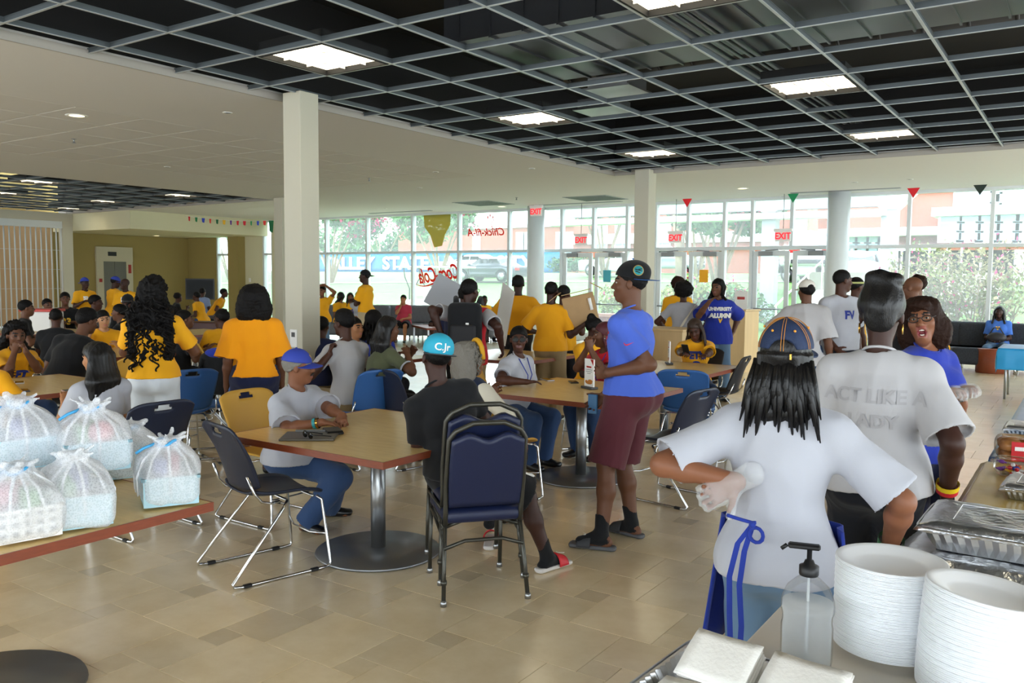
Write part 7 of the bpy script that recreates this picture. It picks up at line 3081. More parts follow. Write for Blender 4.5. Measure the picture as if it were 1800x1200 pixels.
# lounge by the windows --------------------------------------------------------------------
person('person in pinkish red shirt on the grey sofa, hand at the mouth', 709, 518, 21.6, 195, 'sit', g=1.15, skin='tan', hx=.012, h=.018,
       shirt=dict(m=PINK), pants=dict(m=BLK, kind='shorts', len=.9, ease=.03), hair=('short', HB), lh='lap', rh='chin', seat=.42)
person('person in yellow shirt and black shorts on the grey sofa behind the coffee table', 777, 514, 21.4, 200, 'sit', g=1.1, skin='dark', hx=.012, h=.018,
       shirt=dict(m=YEL), pants=dict(m=BLK, kind='shorts', len=.9, ease=.03), hair=('buzz', HB), lh='lap', rh='lap', seat=.42)
person('person in yellow shirt at the right end of the grey sofas', 852, 519, 22.0, 150, 'sit', skin='dark', hx=.012, h=.018,
       shirt=dict(m=YEL), pants=dict(m=BLK), hair=('buzz', HB), lh='lap', rh='lap', seat=.42)
person('person in yellow shirt looking left on the grey sofas', 598, 513, 22.2, 150, 'sit', sex='f', skin='warm', hx=.012, h=.018,
       shirt=dict(m=YEL), pants=dict(m=JEANL), hair=('sleek', HBS, 1.1, .4), head=(-60, 0, 0), lh='lap', rh='lap', seat=.42)
person('person in gold numbered shirt facing us on the grey sofas', 616, 514, 22.0, 175, 'sit', sex='f', skin='warm', hx=.012, h=.018,
       shirt=dict(m=YEL), pants=dict(m=JEANL), hair=('bob', HBS, 1.0, .3, 1), lh='lap', rh='lap', seat=.42, extra=lambda p: on_chest(p, '23', .18, m_pb, -.06, bold=.01))
person('person in white top on the grey sofas beside the arms-crossed person', 630, 512, 22.0, 170, 'sit', sex='f', skin='tan', hx=.012, h=.018,
       shirt=dict(m=WHT, sleeve=.3), pants=dict(m=PINK, kind='shorts', len=.7), hair=('short', HBS), lh='lap', rh='lap', seat=.42)
person('person in yellow shirt with arms raised over the head by the big column', 566, 502, 17.5, 200, sex='f', skin='warm', hx=.012, h=.016,
       shirt=dict(m=YEL), pants=dict(m=JEANL), hair=('short', HB), lh=dict(t=(574, 503, 17.3), pole=(-1, 0, .6)), rh=dict(t=(560, 503, 17.3), pole=(1, 0, .6)))

# left tables -------------------------------------------------------------------------
def ex_chin(p):
    on_chest(p, 'FT', .1, m_pb, -.02, bold=.007)
    on_chest(p, '20', .16, m_pb, -.15, bold=.01)


person('person in gold jersey resting the chin on both fists at the left', 27, 565, 7.7, 150, 'sit', sex='f', skin='brown', hx=.02, h=.009,
       shirt=dict(m=YEL, sleeve=.75, loose=1.3), pants=dict(m=JEAN), hair=('curlylong', HB, 1.0, .4), head=(160, -6, 0), lean=(14, 0),
       lh=dict(t=at(46, 618, 7.56), pole=(-.5, .2, -1), d=(.3, -.1, 1), curl=65), rh=dict(t=at(26, 617, 7.58), pole=(.5, .2, -1), d=(-.3, -.1, 1), curl=65), extra=ex_chin)
person('person in yellow shirt at the left picture edge, only an arm in view', -28, 590, 6.6, 40, 'sit', skin='dark', hx=.012, h=.012,
       shirt=dict(m=YEL, sleeve=.85), pants=dict(m=JEAND), hair=('short', HB), rh=dict(t=onz(16, 680, .78), pole=(.8, -.4, -.5)), lh='table')
person('person in white shirt seated just behind the net bags', 168, 600, 5.8, -28, 'sit', sex='f', skin='tan', hx=.015, h=.009,
       shirt=dict(m=WHT, sleeve=.75), pants=dict(m=JEAND), hair=('sleek', HBS, 1.15, .42), head=(-45, -6, 0), lean=(6, 0), lh='table', rh='table')
person('person in black shirt leaning far over at the left, back turned', 152, 540, 8.8, 30, 'sit', g=1.1, skin='brown', hx=.02, h=.011,
       shirt=dict(m=BLK, sleeve=.7), pants=dict(m=JEAND), hair=('flat', HB), head=(60, -12, 0), lean=(30, 10), lh='table', rh='table')


def ex_yguy(p):
    on_chest(p, 'FVS', .09, m_pb, -.05, bold=.006)


person('person in yellow shirt resting the head on one fist, facing us', 181, 545, 10.7, 172, 'sit', skin='light', hx=.012, h=.011,
       shirt=dict(m=YEL), pants=dict(m=JEAND), hair=('short', HB), head=(165, -8, 6), lean=(10, 0), rh=dict(t=(164, 575, 10.4), pole=(.8, .3, -1), d=(-.1, -.2, 1), curl=60), lh='table', extra=ex_yguy)
person('person in black shirt seen from behind just below the white box', 98, 542, 10.6, 8, 'sit', g=1.15, skin='dark', hx=.01, h=.013,
       shirt=dict(m=BLK), pants=dict(m=BLK), hair=('buzz', HB), lean=(16, 0), lh='table', rh='table')
person('person in black shirt in profile, looking right at the white box', 46, 527, 12.2, 95, 'sit', skin='brown', hx=.01, h=.013,
       shirt=dict(m=BLK), pants=dict(m=BLK), hair=('short', HB), head=(85, 0, 0), lean=(10, 0), lh='table', rh='table')
person('person half hidden behind the white box with the red tray', 83, 525, 15.0, 150, 'sit', skin='brown', hx=.01, h=.015,
       shirt=dict(m=BLK), pants=dict(m=BLK), hair=('short', HB), lh='table', rh='table')
person('person in black shirt with gold number print at the far left', 114, 513, 15.4, 175, 'sit', skin='brown', hx=.01, h=.014,
       shirt=dict(m=BLK), pants=dict(m=BLK), hair=('short', HB), lh='table', rh='table', extra=lambda p: on_chest(p, '33', .16, m_py, -.05, bold=.008))
person('person in grey shirt looking right at a far table', 168, 518, 13.8, 110, 'sit', skin='dark', hx=.01, h=.014,
       shirt=dict(m=GRY), pants=dict(m=BLK), hair=('short', HB), head=(105, 0, 0), lh='table', rh='table')
person('person in yellow shirt and blue cap standing left of the elevator', 149, 487, 17.6, 160, g=1.08, skin='deep', hx=.022, h=.015,
       shirt=dict(m=YEL, sleeve=.8, loose=1.4), pants=dict(m=BLK), hair=('buzz', HB), cap=dict(m=M('cap_blue'), dir=-1), head=(150, 0, 0), lh='carry', rh='carry', extra=lambda p: on_chest(p, 'FV', .14, m_pw, 0))
person('person in yellow shirt, blue cap and white trousers before the elevator', 203, 485, 18.0, 60, g=1.12, skin='deep', hx=.022, h=.015,
       shirt=dict(m=YEL, sleeve=.8, loose=1.4), pants=dict(m=WHT), hair=('buzz', HB), cap=dict(m=M('cap_blue'), dir=1), head=(80, -10, 0), lh='carry', rh='carry')
person('person in yellow printed shirt, no cap, right of the white trousers', 219, 490, 17.2, 190, g=1.15, skin='deep', hx=.0, h=.015,
       shirt=dict(m=YEL, sleeve=.8, loose=1.4), pants=dict(m=BLK), hair=('bald', None), head=(-120, 0, 0), lh='down', rh='down', extra=lambda p: on_chest(p, 'FV', .14, m_pw, 0))
person('seated person in dark clothes and black cap below the elevator group', 224, 516, 13.2, 190, 'sit', skin='dark', hx=.02, h=.015,
       shirt=dict(m=BLK), pants=dict(m=BLK), hair=('short', HB), cap=dict(m=BLK), lh='table', rh='table')
person('person in black shirt just left of the white denim shorts wearer', 209, 534, 11.6, -70, 'sit', skin='brown', hx=.012, h=.014,
       shirt=dict(m=BLK), pants=dict(m=BLK), hair=('short', HB), lean=(12, 0), lh='table', rh='table')
person('person in black shirt looking right between the white and navy shorts wearers', 325, 545, 10.2, 80, 'sit', skin='brown', hx=.012, h=.011,
       shirt=dict(m=BLK, sleeve=.7), pants=dict(m=BLK), hair=('short', HB), head=(80, 6, 0), lean=(10, 0), lh='table', rh='table')
person('person in yellow shirt bent forward between the white and navy shorts wearers', 389, 543, 10.6, -12, 'sit', g=1.1, skin='dark', hx=.014, h=.011,
       shirt=dict(m=YEL, sleeve=.8), pants=dict(m=JEAND), hair=('short', HB), head=(-50, 0, 0), lean=(20, 8), lh='table', rh='table')
person('dark dressed person leaning in the far left lounge', 313, 515, 21.5, 80, 'sit', skin='dark', hx=.012, h=.018,
       shirt=dict(m=BLK), pants=dict(m=GRY), hair=('afro', HB, .85), lean=(15, 0), lh='lap', rh='table', seat=.5)
person('person in yellow shirt and jeans seated in the far left lounge', 345, 513, 21.0, -60, 'sit', skin='dark', hx=.012, h=.018,
       shirt=dict(m=YEL), pants=dict(m=JEAN), hair=('short', HB), lean=(18, 0), lh='lap', rh='lap', seat=.5)
person('person in pale blue shirt seated in front of the television', 356, 506, 22.6, 30, 'sit', skin='dark', hx=.012, h=.018,
       shirt=dict(m=fab('pale_blue', '#7e8fb5')), pants=dict(m=JEAND), hair=('short', HB), lh='lap', rh='lap', seat=.55)
person('person in yellow and grey shirt bending down by the far left window', 394, 507, 21.8, 100, 'sit', skin='dark', hx=.012, h=.018,
       shirt=dict(m=GOLD), pants=dict(m=GRY), hair=('short', HB), lean=(35, 0), lh='lap', rh='lap', seat=.6)

# ------------------------------------------------------------------ things on the tables
def place(o, p, rz=0.0):
    o.location = p
    o.rotation_euler = (0, 0, rz)
    return o


# net bags ---------------------------------------------------------------
m_net = mesh_cloth_mat('white_net', '#f3f5f9', .52)
m_basket = M('basket_pale_blue', '#a9cfdc', .5)
m_bwhite = M('basket_white', '#e8e8e6', .5)
m_tie = M('tie_blue', '#4aa8e0', .4)
ZT_ = .7475


def basket(p, rz, w, d, hgt, mat, lab):
    t = empty('basket', p, rz, lab, 'basket', 'baskets in the net bags')
    b = MB()
    for s_ in (-1, 1):
        b.box((s_ * (w / 2 - .004), 0, hgt / 2 + .004), (.006, d, hgt))
        b.box((0, s_ * (d / 2 - .004), hgt / 2 + .004), (w - .014, .006, hgt))
    b.box((0, 0, .006), (w - .01, d - .01, .008))
    b.obj('basket_body', mat, t)
    r = MB()
    for s_ in (-1, 1):
        r.box((s_ * (w / 2), 0, hgt + .006), (.014, d + .014, .012)).box((0, s_ * (d / 2), hgt + .006), (w + .014, .014, .012))
    r.obj('rim', mat, t)
    if mat is m_bwhite:
        h_ = MB()
        for i in range(7):
            for j in range(3):
                for s_ in (-1, 1):
                    h_.box((-w / 2 + .03 + i * (w - .06) / 6, s_ * (d / 2 + .0005), .03 + j * .034), (.017, .004, .017))
        for i in range(5):
            for j in range(3):
                h_.box((w / 2 + .0005, -d / 2 + .03 + i * (d - .06) / 4, .03 + j * .034), (.004, .017, .017))
        h_.obj('square_holes', m_grey, t, 'stuff')
    return t


def net_bag(px, py, D, w, d, hgt, rz, lab, seed, tie=True, bm_=None, zb=None, things=()):
    p = at(px, py, D)
    hgt *= .86
    z = ZT_ if zb is None else zb
    t = empty('net_bag', (p.x, p.y, z), rz, lab, 'bag', 'white net bags on the front table')
    F = Field((-w, -d, -.02), (w, d, hgt * 1.35), .0105)
    F.rbox((0, 0, hgt * .30), (w, d, hgt * .60), .05, k=0)
    F.ell((0, 0, hgt * .55), (w * .53, d * .53, hgt * .36), k=.05)
    F.seg((0, 0, hgt * .7), (w * .05, 0, hgt * .95), w * .28, .035, .08)
    rg = random.Random(seed)
    for k in range(7):
        a = k * .9 + rg.uniform(-.2, .2)
        F.seg((w * .05, 0, hgt * .95), (w * .05 + .075 * math.cos(a), .075 * math.sin(a), hgt * (1.03 + .1 * rg.random())), .02, .012, .012)
    F.plane((0, 0, .003), (0, 0, -1))
    F.obj('net', m_net, t, wr=(.010, 14, seed, (1, 1, .35)))
    # gathered ridges of cloth running up to the knot
    q = MB()
    for k in range(13):
        a = 2 * math.pi * k / 13 + rg.uniform(-.15, .15)
        ca, sa = math.cos(a), math.sin(a)
        r0 = .5 * min(w / max(abs(ca), .01), d / max(abs(sa), .01), (w + d) / 2 * .98)
        pts = [(ca * r0 * 1.02, sa * r0 * 1.02, hgt * .18), (ca * r0 * 1.04, sa * r0 * 1.04, hgt * .48), (ca * r0 * .82, sa * r0 * .82, hgt * .72), (ca * r0 * .4 + w * .03, sa * r0 * .4, hgt * .88), (w * .05, 0, hgt * .97)]
        q.tube(pts, [.003, .005, .006, .007, .008], 6)
    q.obj('fold', M('net_fold', '#e8ebf0', .7), t)
    if tie:
        MB().tube([(w * .05 + .05 * math.cos(a), .035 * math.sin(a), hgt * .95 + .012 * math.sin(2 * a)) for a in np.linspace(0, 6.28, 15)[:-1]], .006, 6, closed=True).tube([(w * .05, -.04, hgt * .95), (w * .12, -.09, hgt * .9), (w * .1, -.12, hgt * .82)], .006, 6).obj('drawstring', m_tie, t)
    wb = lab.replace('net bag', 'bag')
    basket((p.x, p.y, z + .006), rz, w * .86, d * .86, hgt * .42, bm_ or m_basket, 'basket inside the %s' % wb)
    c_, s_ = math.cos(rz), math.sin(rz)
    for k, (col, kind, lb) in enumerate(things):
        ox, oy = (-.22 + .2 * k) * w, (.1 - .22 * (k % 2)) * d
        q = MB()
        if kind == 'bottle':
            q.lathe([(.032, 0), (.034, .01), (.034, hgt * .5), (.016, hgt * .58), (.014, hgt * .64), (.001, hgt * .645)], 16)
        elif kind == 'ball':
            q.ell((0, 0, hgt * .52), (.05, .05, .05), 14)
            q.lathe([(.03, 0), (.03, hgt * .4)], 12)
        else:
            q.box((0, 0, hgt * .32), (.11, .05, hgt * .62), ch=.006)
        o = q.obj('toiletry_%s' % kind if kind != 'box' else 'toiletry_box', M('item_' + col, col, .5))
        place(o, (p.x + c_ * ox - s_ * oy, p.y + s_ * ox + c_ * oy, z + .016), rz)
        tag(o, lb + ' seen through the %s' % wb, 'toiletries', 'things inside the net bags')
    return t


GRN, PNK, LAV, ORN = '#6fae6a', '#e58a98', '#8f93cf', '#e5a184'
net_bag(295, 850, 3.5, .33, .24, .30, R_(-28), 'rightmost net bag at the table corner', 1, things=((PNK, 'box', 'pink box'), (LAV, 'box', 'lavender box')))
net_bag(133, 880, 3.18, .33, .24, .30, R_(-20), 'middle front net bag with green bottle', 2, tie=False, things=((LAV, 'box', 'blue box'), (GRN, 'bottle', 'green bottle')))
net_bag(30, 890, 3.02, .33, .25, .29, R_(-12), 'left front net bag around a white basket with square holes', 3, bm_=m_bwhite, things=((ORN, 'box', 'peach box'), (PNK, 'ball', 'pink ball'), (GRN, 'box', 'green box')))
net_bag(228, 820, 3.95, .30, .24, .27, R_(-25), 'low net bag standing at the back, half hidden', 4)
net_bag(95, 800, 3.68, .33, .26, .27, R_(-15), 'back net bag under the upper left one', 5)
net_bag(160, 780, 3.45, .34, .27, .30, R_(-18), 'largest net bag lying on top of the others', 6, zb=.89, things=((GRN, 'bottle', 'green bottle'), (GRN, 'box', 'green tube'), (PNK, 'ball', 'pink ball')))
net_bag(32, 770, 3.35, .34, .28, .30, R_(-8), 'upper left net bag at the picture edge', 7, zb=.92, things=((LAV, 'box', 'pale blue box'),))

# serving tables at the right -----------------------------------------------
m_plast = M('table_white', '#d8cfc0', .5)
m_gold = M('cloth_gold_plastic', '#c2a65a', .3, bump=.08, bscale=12)
m_bcl = M('cloth_blue_plastic', '#5a86b5', .3, bump=.1, bscale=14)
m_sky = M('cloth_sky_plastic', '#2f9bd8', .35, bump=.1, bscale=10)


def folding_table(x0, x1, y0, y1, lab, top=m_plast):
    t = empty('folding_table', ((x0 + x1) / 2, (y0 + y1) / 2, 0), 0, lab, 'table', 'serving tables')
    w, d = x1 - x0, y1 - y0
    MB().box((0, 0, .72), (w, d, .04), ch=.008).obj('tabletop', top, t)
    for sy in (-1, 1):
        MB().tube([(-w / 2 + .1, sy * (d / 2 - .2), .70), (-w / 2 + .1, sy * (d / 2 - .2), 0)], .016, 8).obj('leg', m_steel, t)
        MB().tube([(w / 2 - .1, sy * (d / 2 - .2), .70), (w / 2 - .1, sy * (d / 2 - .2), 0)], .016, 8).obj('leg', m_steel, t)
    return t


def cloth_over(x0, x1, y0, y1, drop, m, lab, seed):
    rg = np.random.RandomState(seed)
    ph = rg.uniform(0, 6, 6)

    def fn(u, v):
        a, b = u * (x1 - x0 + 2 * drop) - drop, v * (y1 - y0 + 2 * drop) - drop
        x = min(max(a, -.006), x1 - x0 + .006)
        y = min(max(b, -.006), y1 - y0 + .006)
        over = max(-a, a - (x1 - x0), 0) + max(-b, b - (y1 - y0), 0)
        z = .7435 - min(over, drop * 1.2)
        o = .018 * math.sin(14 * (x + y) + ph[0]) * min(1, over * 6)
        sx = -1 if a < 0 else (1 if a > x1 - x0 else 0)
        sy = -1 if b < 0 else (1 if b > y1 - y0 else 0)
        return Vector((x0 + x + sx * (abs(o) + .004), y0 + y + sy * (abs(o) + .004), z + (.0012 * math.sin(31 * x + ph[1]) * math.sin(23 * y + ph[2]) if over == 0 else 0)))
    o = MB().shell(fn, 40, 60, .0016).obj('tablecloth', m)
    return tag(o, lab, 'tablecloth', 'plastic tablecloths')


folding_table(-.70, .55, .9, 2.5, 'white serving table with plates and napkins at the right front')
folding_table(-.42, .55, 2.56, 5.0, 'serving table under the gold cloth')
cloth_over(-.42, .55, 2.56, 5.0, .18, m_gold, 'gold plastic tablecloth on the second serving table', 1)
folding_table(-.40, .55, 5.1, 8.4, 'serving table under the dull blue cloth')
cloth_over(-.40, .55, 5.1, 8.4, .16, m_bcl, 'dull blue plastic tablecloth beyond the gold one', 2)
folding_table(-1.05, .8, 13.7, 14.7, 'far table under the bright sky blue cloth')
cloth_over(-1.05, .8, 13.7, 14.7, .3, m_sky, 'bright sky blue tablecloth near the dark sofas', 3)

# foam plates, two stacks
m_foam = M('foam_white', '#e9ebee', .35, spec=.5)
pm = MB().lathe([(.001, .004), (.078, .004), (.088, .008), (.112, .020), (.128, .0225), (.131, .0215), (.131, .0195), (.112, .0165), (.088, .004), (.078, 0), (.001, 0)], 56, cap=False).mesh('foam_plate', m_foam)
for px, py, D, n, tx, lab in ((1566, 990, 2.13, 54, 0, 'white foam plate in the left stack behind the pump bottle'), (1727, 1062, 1.9, 54, .10, 'white foam plate in the right front stack')):
    c = at(px, py, D)
    base = Vector((c.x, c.y, .742))
    tl = Matrix.Rotation(tx, 4, 'Y') @ Matrix.Rotation(-tx * .6, 4, 'X')
    for k in range(n):
        o = bpy.data.objects.new('foam_plate', pm)
        z = .0041 * k
        shear = tx * .0 * z
        kk = min(1, k / n) if tx else 0
        T = Matrix.Rotation(tx * kk, 4, 'Y') @ Matrix.Rotation(-tx * .6 * kk, 4, 'X')
        o.matrix_basis = Matrix.Translation(base + Vector((tx * .5 * z * kk + .0008 * math.sin(k * 1.7), .0008 * math.cos(k * 2.3), z + (.012 * kk if tx else 0)))) @ T
        link(o)
        tag(o, lab + (', topmost plate' if k == n - 1 else ''), 'plate', 'foam plates, ' + ('right' if tx else 'left') + ' stack')

# hand sanitiser pump bottle
m_clear = glass_mat('clear_plastic', (.97, .98, .98), .16)
m_gel = film_mat('clear_gel', '#f8fbfd', .52, .8)
c = onz(1416, 1168, .742)
sb = empty('sanitizer_bottle', (c.x, c.y, .742), 0, 'clear pump bottle of hand sanitizer with black pump', 'bottle')
MB().lathe([(.05, 0), (.058, .004), (.061, .02), (.061, .10), (.058, .11), (.058, .125), (.063, .14), (.062, .165), (.05, .195), (.03, .215), (.019, .222), (.019, .235)], 40, cap=True).obj('bottle_body', m_clear, sb)
MB().lathe([(.047, .004), (.056, .010), (.0575, .10), (.0555, .11), (.0555, .125), (.059, .14), (.0585, .16), (.001, .1602)], 40, cap=True).obj('gel', m_gel, sb)
pu = MB().lathe([(.022, .225), (.023, .228), (.023, .248), (.014, .252), (.010, .262), (.006, .263), (.006, .29)], 24)
MB().tube([(0, 0, .02), (0, 0, .225)], .0035, 8).obj('dip_tube', film_mat('dip_tube', '#eef2f4', .45), sb)
pu.obj('pump_collar', m_blk, sb)
MB().box((-.012, -.004, .295), (.075, .02, .013), rz=R_(15), ch=.004).tube([(-.05, -.016, .295), (-.062, -.019, .284)], .005, 8).obj('pump_head', m_blk, sb)

# foil tray of napkins
m_foil = M('foil', '#dcdee1', .3, metal=1.0, bump=.5, bscale=45)
m_foil2 = M('foil_plain', '#d2d3d5', .38, metal=1.0, bump=.06, bscale=60)
m_nap = M('napkin_white', '#e9e6df', .9, bump=.2, bscale=90)


def foil_pan(p, rz, w, d, hgt, lab, lid=False, flute=True, grp='foil pans'):
    t = empty('foil_pan', p, rz, lab, 'pan', grp)
    n = 30
    q = MB()
    ring = []
    for lev, (sc, z) in enumerate(((.88, 0), (.94, hgt * .45), (.99, hgt * .93), (1.0, hgt * .95), (1.05, hgt * .95), (1.055, hgt), (1.035, hgt * 1.02))):
        vs = []
        for sx, sy, hor in ((0, -1, 1), (1, 0, 0), (0, 1, -1), (-1, 0, 0)):
            for k in range(n):
                u = k / n * 2 - 1
                if sy == -1:
                    x, y, N = u, -1, (0, -1)
                elif sx == 1:
                    x, y, N = 1, u, (1, 0)
                elif sy == 1:
                    x, y, N = -u, 1, (0, 1)
                else:
                    x, y, N = -1, -u, (-1, 0)
                cx = min(1, 1.10 - .10 * abs(x * y) ** 6)
                fl = (.0035 if k % 2 else -.0035) * (1 if flute and 0 < lev < 3 else 0)
                vs.append((x * (w / 2) * sc * (1 - .04 * abs(x * y) ** 8) + N[0] * fl, y * (d / 2) * (1 - (1 - sc) * w / d) * (1 - .04 * abs(x * y) ** 8) + N[1] * fl, z))
        ring.append(vs)
    m_ = 4 * n
    allv = [v for r in ring for v in r]
    fs = [(i * m_ + k, i * m_ + (k + 1) % m_, (i + 1) * m_ + (k + 1) % m_, (i + 1) * m_ + k) for i in range(len(ring) - 1) for k in range(m_)]
    fs.append(tuple(range(m_))[::-1])
    q.add(allv, fs)
    q.obj('pan_body', m_foil2, t)
    if lid:
        rg = np.random.RandomState(4)
        ph = rg.uniform(0, 6, 8)

        def top(u, v):
            x, y = (u - .5) * w * 1.06, (v - .5) * d * 1.08
            e = max(abs(u - .5), abs(v - .5)) * 2
            z = hgt * 1.02 + .016 * min(1, (1 - e) * 7) + .002 * math.sin(18 * x + ph[0]) * math.sin(25 * y + ph[1]) + .0015 * math.sin(60 * x + 31 * y)
            if e > .97:
                z -= .012
            return Vector((x, y, z))
        MB().shell(top, 40, 26, .0015).obj('lid', m_foil, t)
        r = MB()
        a, b = w / 2 * .72, d / 2 * .66
        r.tube([(-a, -b, hgt * 1.02 + .0175), (a, -b, hgt * 1.02 + .0175), (a, b, hgt * 1.02 + .0175), (-a, b, hgt * 1.02 + .0175)], .003, 6, closed=True)
        r.obj('lid_ridge', m_foil2, t)
    return t


A, B, C_ = onz(1098, 1196, .785), onz(1222, 1124, .785), onz(1480, 1200, .785)
ux = (B - A)
uy = (C_ - B)
ang = math.atan2(uy.y, uy.x)
Lx, Ly = .46, .36
d1, d2 = uy.normalized(), Vector((uy.y, -uy.x, 0)).normalized()
if d2.dot(A - B) < 0:
    d2 = -d2
ctr = B + d1 * (Lx / 2) + d2 * (Ly / 2)
foil_pan((ctr.x, ctr.y, .741), ang, Lx, Ly, .045, 'shallow foil tray of paper napkins at the bottom edge', flute=True)


def napkins(c, n, rz, tilt, w, d, lab, roll=0.0):
    for k in range(n):
        rg = random.Random(k * 7 + int(c.x * 1000))

        def sh(u, v):
            x, y = (u - .5) * w, (v - .5) * d
            return Vector((x + .002 * math.sin(9 * u + k), y, .0012 * math.sin(7 * u + k * .7) + .0015 * math.sin(5 * v + k)))
        me = MB().shell(sh, 8, 6, .003).mesh('paper_napkin', m_nap)
        o = bpy.data.objects.new('paper_napkin', me)
        T = Matrix.Translation(c) @ Matrix.Rotation(rz, 4, 'Z') @ Matrix.Rotation(tilt, 4, 'X') @ Matrix.Rotation(roll, 4, 'Y')
        o.matrix_basis = T @ Matrix.Translation((rg.uniform(-.003, .003), rg.uniform(-.003, .003), .0045 * k)) @ Matrix.Rotation(rg.uniform(-.03, .03), 4, 'Z')
        link(o)
        tag(o, lab, 'napkin', lab)


napkins(ctr + d1 * -.10 + d2 * -.055 + Vector((0, 0, -.005)), 13, ang, R_(28), .155, .13, 'white paper napkin in the tilted left bundle of the foil tray', 0)
napkins(ctr + d1 * .09 + d2 * -.05 + Vector((0, 0, -.005)), 13, ang - .04, R_(24), .165, .13, 'white paper napkin in the tilted right bundle of the foil tray', 0)
napkins(ctr + d1 * -.09 + d2 * .095 + Vector((0, 0, -.028)), 8, ang + .1, 0, .2, .14, 'cream paper napkin lying flat in the front of the tray')

# covered foil roaster on a black warmer with a crumpled foil sheet
LFc = at(1606, 920, 2.55)
wb_ = empty('food_warmer', (LFc.x + .36, LFc.y + .17, .745), 0, 'black food warmer box under the crumpled foil and covered pan', 'warmer')
MB().box((0, 0, .055), (.66, .40, .11), ch=.012).obj('body', m_blk, wb_)
MB().box((0, 0, .114), (.62, .36, .008), ch=.002).obj('rim', m_dgrey, wb_)
rgf = np.random.RandomState(8)
hf = rgf.uniform(0, 6, 9)


def crumple(u, v):
    x, y = (u - .5) * .86, (v - .5) * .56
    e = max(abs(x) - .335, abs(y) - .205, 0)
    z = .122 - e * 1.3 + .007 * (abs(math.sin(17 * x + 9 * y + hf[0])) + abs(math.sin(23 * y - 12 * x + hf[1])) + .6 * abs(math.sin(41 * x + 33 * y)) - 1.0) * (1 if e > 0 else .25)
    return Vector((x - .03, y, max(z, .006)))


fs_ = MB().shell(crumple, 70, 46, .0012).obj('foil_sheet', m_foil)
place(fs_, (LFc.x + .36, LFc.y + .17, .745))
tag(fs_, 'crumpled aluminium foil sheet over the black warmer', 'foil')
foil_pan((LFc.x + .30, LFc.y + .165, .872), R_(-1), .56, .33, .072, 'large covered foil roasting pan with fluted sides at the right', True)
c = onz(1790, 884, .745)
foil_pan((c.x + .12, c.y + .16, .747), R_(-3), .36, .28, .05, 'smaller foil covered pan farther along the gold cloth', True)
c = onz(1792, 768, .745)
foil_pan((c.x + .1, c.y + .1, .747), 0, .36, .28, .05, 'foil pan at the near end of the blue cloth', True)
# snacks
m_wrap = glass_mat('clear_wrap', (.95, .95, .95), .2)
c = onz(1775, 812, .745)
bb = empty('bun_bag', (c.x + .04, c.y + .1, .746), R_(10), 'bag of hamburger buns with red label on the gold cloth', 'bread')
for i in range(2):
    for j in range(2):
        for k in range(2):
            MB().lathe([(.001, 0), (.05, .0), (.055, .012), (.055, .03), (.045, .045), (.02, .052), (.001, .053)], 18, (i * .108 - .05, j * .108 - .05, .002 + k * .055), cap=False).obj('bun', M('bun_brown', '#c98a4a', .6), bb)
MB().box((-.01, -.112, .06), (.09, .004, .1)).obj('red_label', M('label_red', '#c8232a', .4), bb)
MB().box((-.01, -.115, .075), (.06, .003, .02)).obj('label_text', m_pw, bb)
F = Field((-.14, -.14, 0), (.14, .14, .17), .011)
F.rbox((.003, .003, .062), (.235, .235, .122), .04)
F.obj('wrapper', m_wrap, bb, wr=(.004, 30, 2, (1, 1, 1)))
c = onz(1768, 838, .745)
cbg = empty('candy_bag', (c.x + .08, c.y + .05, .746), R_(8), 'clear bag of bright wrapped candies on the gold cloth', 'candy')
rgc = random.Random(3)
cols = ['#c8232a', '#e2b030', '#2d3f9f', '#e9e6e0', '#d9602a', '#7a3a9a']
for k in range(46):
    o = MB().ell((0, 0, 0), (.016, .011, .010), 8).tube([(-.022, 0, 0), (.022, 0, 0)], .004, 5).obj('candy', M('candy_%d' % (k % 6), cols[k % 6], .4), cbg)
    o.location = (rgc.uniform(-.11, .11), rgc.uniform(-.06, .06), .012 + .015 * (k % 4))
    o.rotation_euler = (0, rgc.uniform(-.5, .5), rgc.uniform(0, 3))
F = Field((-.16, -.11, 0), (.16, .11, .12), .011)
F.rbox((0, 0, .045), (.27, .17, .088), .035)
F.obj('wrapper', m_wrap, cbg, wr=(.005, 30, 2, (1, 1, 1)))
c = onz(1756, 812, .745)
kb_ = MB().box((0, 0, .05), (.16, .12, .1), ch=.003).obj('snack_box', M('snack_box', '#c8923e', .6))
place(kb_, (c.x + .07, c.y + .28, .746), .1)
tag(kb_, 'small tan cardboard snack box behind the bun bag', 'box')

# things on the cafe tables
c = onz(545, 768, .747)
cl_ = empty('clipboard', (c.x, c.y, .7475), R_(38), 'grey folder clipboard lying on a table beside a black wallet', 'clipboard')
MB().box((0, 0, .006), (.31, .24, .012), ch=.003).obj('board', M('clip_grey', '#5d5850', .4, metal=.3), cl_)
MB().box((.02, .115, .016), (.25, .02, .012), ch=.004).obj('clip', m_steel, cl_)
c = onz(541, 770, .76)
sgl = empty('sunglasses', (c.x, c.y, .7605), R_(-15), 'dark sunglasses lying on the grey clipboard', 'glasses')
for s_ in (-1, 1):
    MB().ell((s_ * .033, 0, .02), (.028, .006, .02), 14).obj('lens', LENSD, sgl)
    MB().tube([(s_ * .062, 0, .026), (s_ * .066, .05, .02), (s_ * .05, .12, .004)], .003, 6).obj('temple', m_blk, sgl)
MB().tube([(-.008, 0, .026), (.008, 0, .026)], .003, 6).obj('bridge', m_blk, sgl)
c = onz(585, 761, .747)
w_ = MB().box((0, 0, .008), (.14, .10, .016), ch=.005).prism([(-.07, .016), (.07, .016), (.06, .022), (-.06, .026)], -.045, .045, lambda u, v, q: Vector((u, q, v))).obj('wallet', m_blk)
place(w_, (c.x, c.y, .7475), R_(-30))
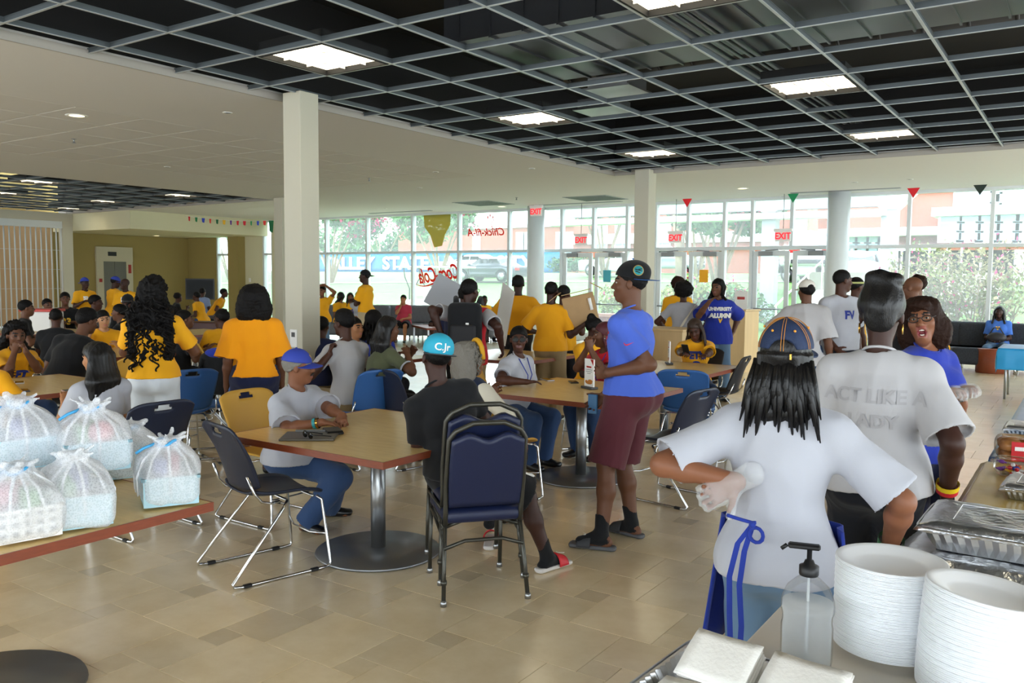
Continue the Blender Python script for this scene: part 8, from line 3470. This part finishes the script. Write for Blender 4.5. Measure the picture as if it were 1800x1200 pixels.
tag(w_, 'black folded wallet on the table beside the clipboard', 'wallet')


def card_stand(px, py, rz, lab):
    c = onz(px, py, .747)
    t = empty('card_stand', (c.x, c.y, .7475), rz, lab, 'sign')
    MB().box((0, 0, .01), (.155, .075, .02), ch=.004).obj('foot', m_dgrey, t)
    MB().box((0, .0, .135), (.135, .014, .235), ch=.002).obj('card', m_white, t)
    for s_ in (-1, 1):
        MB().box((0, s_ * .0078, .185), (.07, .0015, .014)).obj('red_heading', m_drd, t)
        MB().prism([(.02, .25), (.064, .25), (.064, .20)], s_ * .0072, s_ * .0085, lambda u, v, w: Vector((u, w, v))).obj('corner_flash', m_drd, t)
        q = MB()
        for k, wdt in enumerate((.095, .09, .05)):
            q.box((0, s_ * .0078, .162 - .016 * k), (wdt, .0015, .005))
        q.obj('small_print', m_grey, t)
        q = MB()
        q.ell((.0, s_ * .0072, .052), (.05, .002, .014), 14).ell((.02, s_ * .0074, .066), (.035, .002, .014), 14).ell((-.035, s_ * .0074, .06), (.02, .002, .012), 10)
        q.obj('sandwich_picture', M('sandwich_brown', '#b5722f', .5), t)
    return t


card_stand(1036, 683, R_(-26), 'white tabletop menu card stand on the middle table')
card_stand(1176, 640, R_(-60), 'white tabletop menu card stand on the phone reading table')


def phone(px, py, rz, col, lab):
    c = onz(px, py, .747)
    t = empty('phone', (c.x, c.y, .7475), rz, lab, 'phone')
    MB().box((0, 0, .0045), (.075, .15, .009), ch=.003).obj('case', col, t)
    MB().box((0, 0, .0093), (.066, .138, .001)).obj('screen', LENSD, t)


phone(962, 668, R_(60), M('phone_pale', '#c9c4c4', .3), 'pale phone under the hand of the person in sunglasses')
phone(1008, 672, R_(40), m_blk, 'black phone on the middle table by the card stand')
phone(34, 673, R_(65), M('phone_white', '#e3dedd', .3), 'white edged phone in front of the person resting chin on fists')
phone(42, 687, R_(70), M('phone_slate', '#5c5f68', .3), 'grey phone at the near edge of the left table')
phone(120, 688, R_(75), M('phone_pink', '#dcb9b4', .3), 'pinkish phone on the left table by the person in white')
# white box with red tray at the far left table, laptop-like white sheet
c = at(75, 563, 13.6)
wbx = empty('white_box', (c.x, c.y, .748), R_(30), 'white foam cooler box with red tray on a far left table', 'box')
MB().box((0, 0, .16), (.5, .36, .32), ch=.015).obj('box_body', m_white, wbx)
MB().box((0, 0, .34), (.54, .4, .04), ch=.01).obj('red_tray', M('tray_red', '#c84a44', .5), wbx)
dup(tab0, (c.x, c.y, 0), 0, 'cafe table carrying the white box at the far left', 'square cafe tables')
# black backpack hanging on the yellow chair
c = at(380, 640, 8.9)
bp2 = empty('backpack', (c.x, c.y, .0), R_(20), 'black and blue backpack hung on a chair beside the orange shirt', 'backpack')
F = Field((-.25, -.2, .35), (.25, .2, .95), .016)
F.rbox((0, 0, .64), (.34, .2, .46), .08)
F.obj('pack_body', BLK, bp2, wr=(.006, 14, 5, (1, 1, 1)))
MB().ell((.05, -.02, .86), (.16, .1, .06), 14).obj('pack_top', ROYAL, bp2)
MB().tube([(-.1, -.1, .8), (-.12, -.16, .6), (-.1, -.1, .45)], .02, 8).obj('shoulder_strap', BLK, bp2)
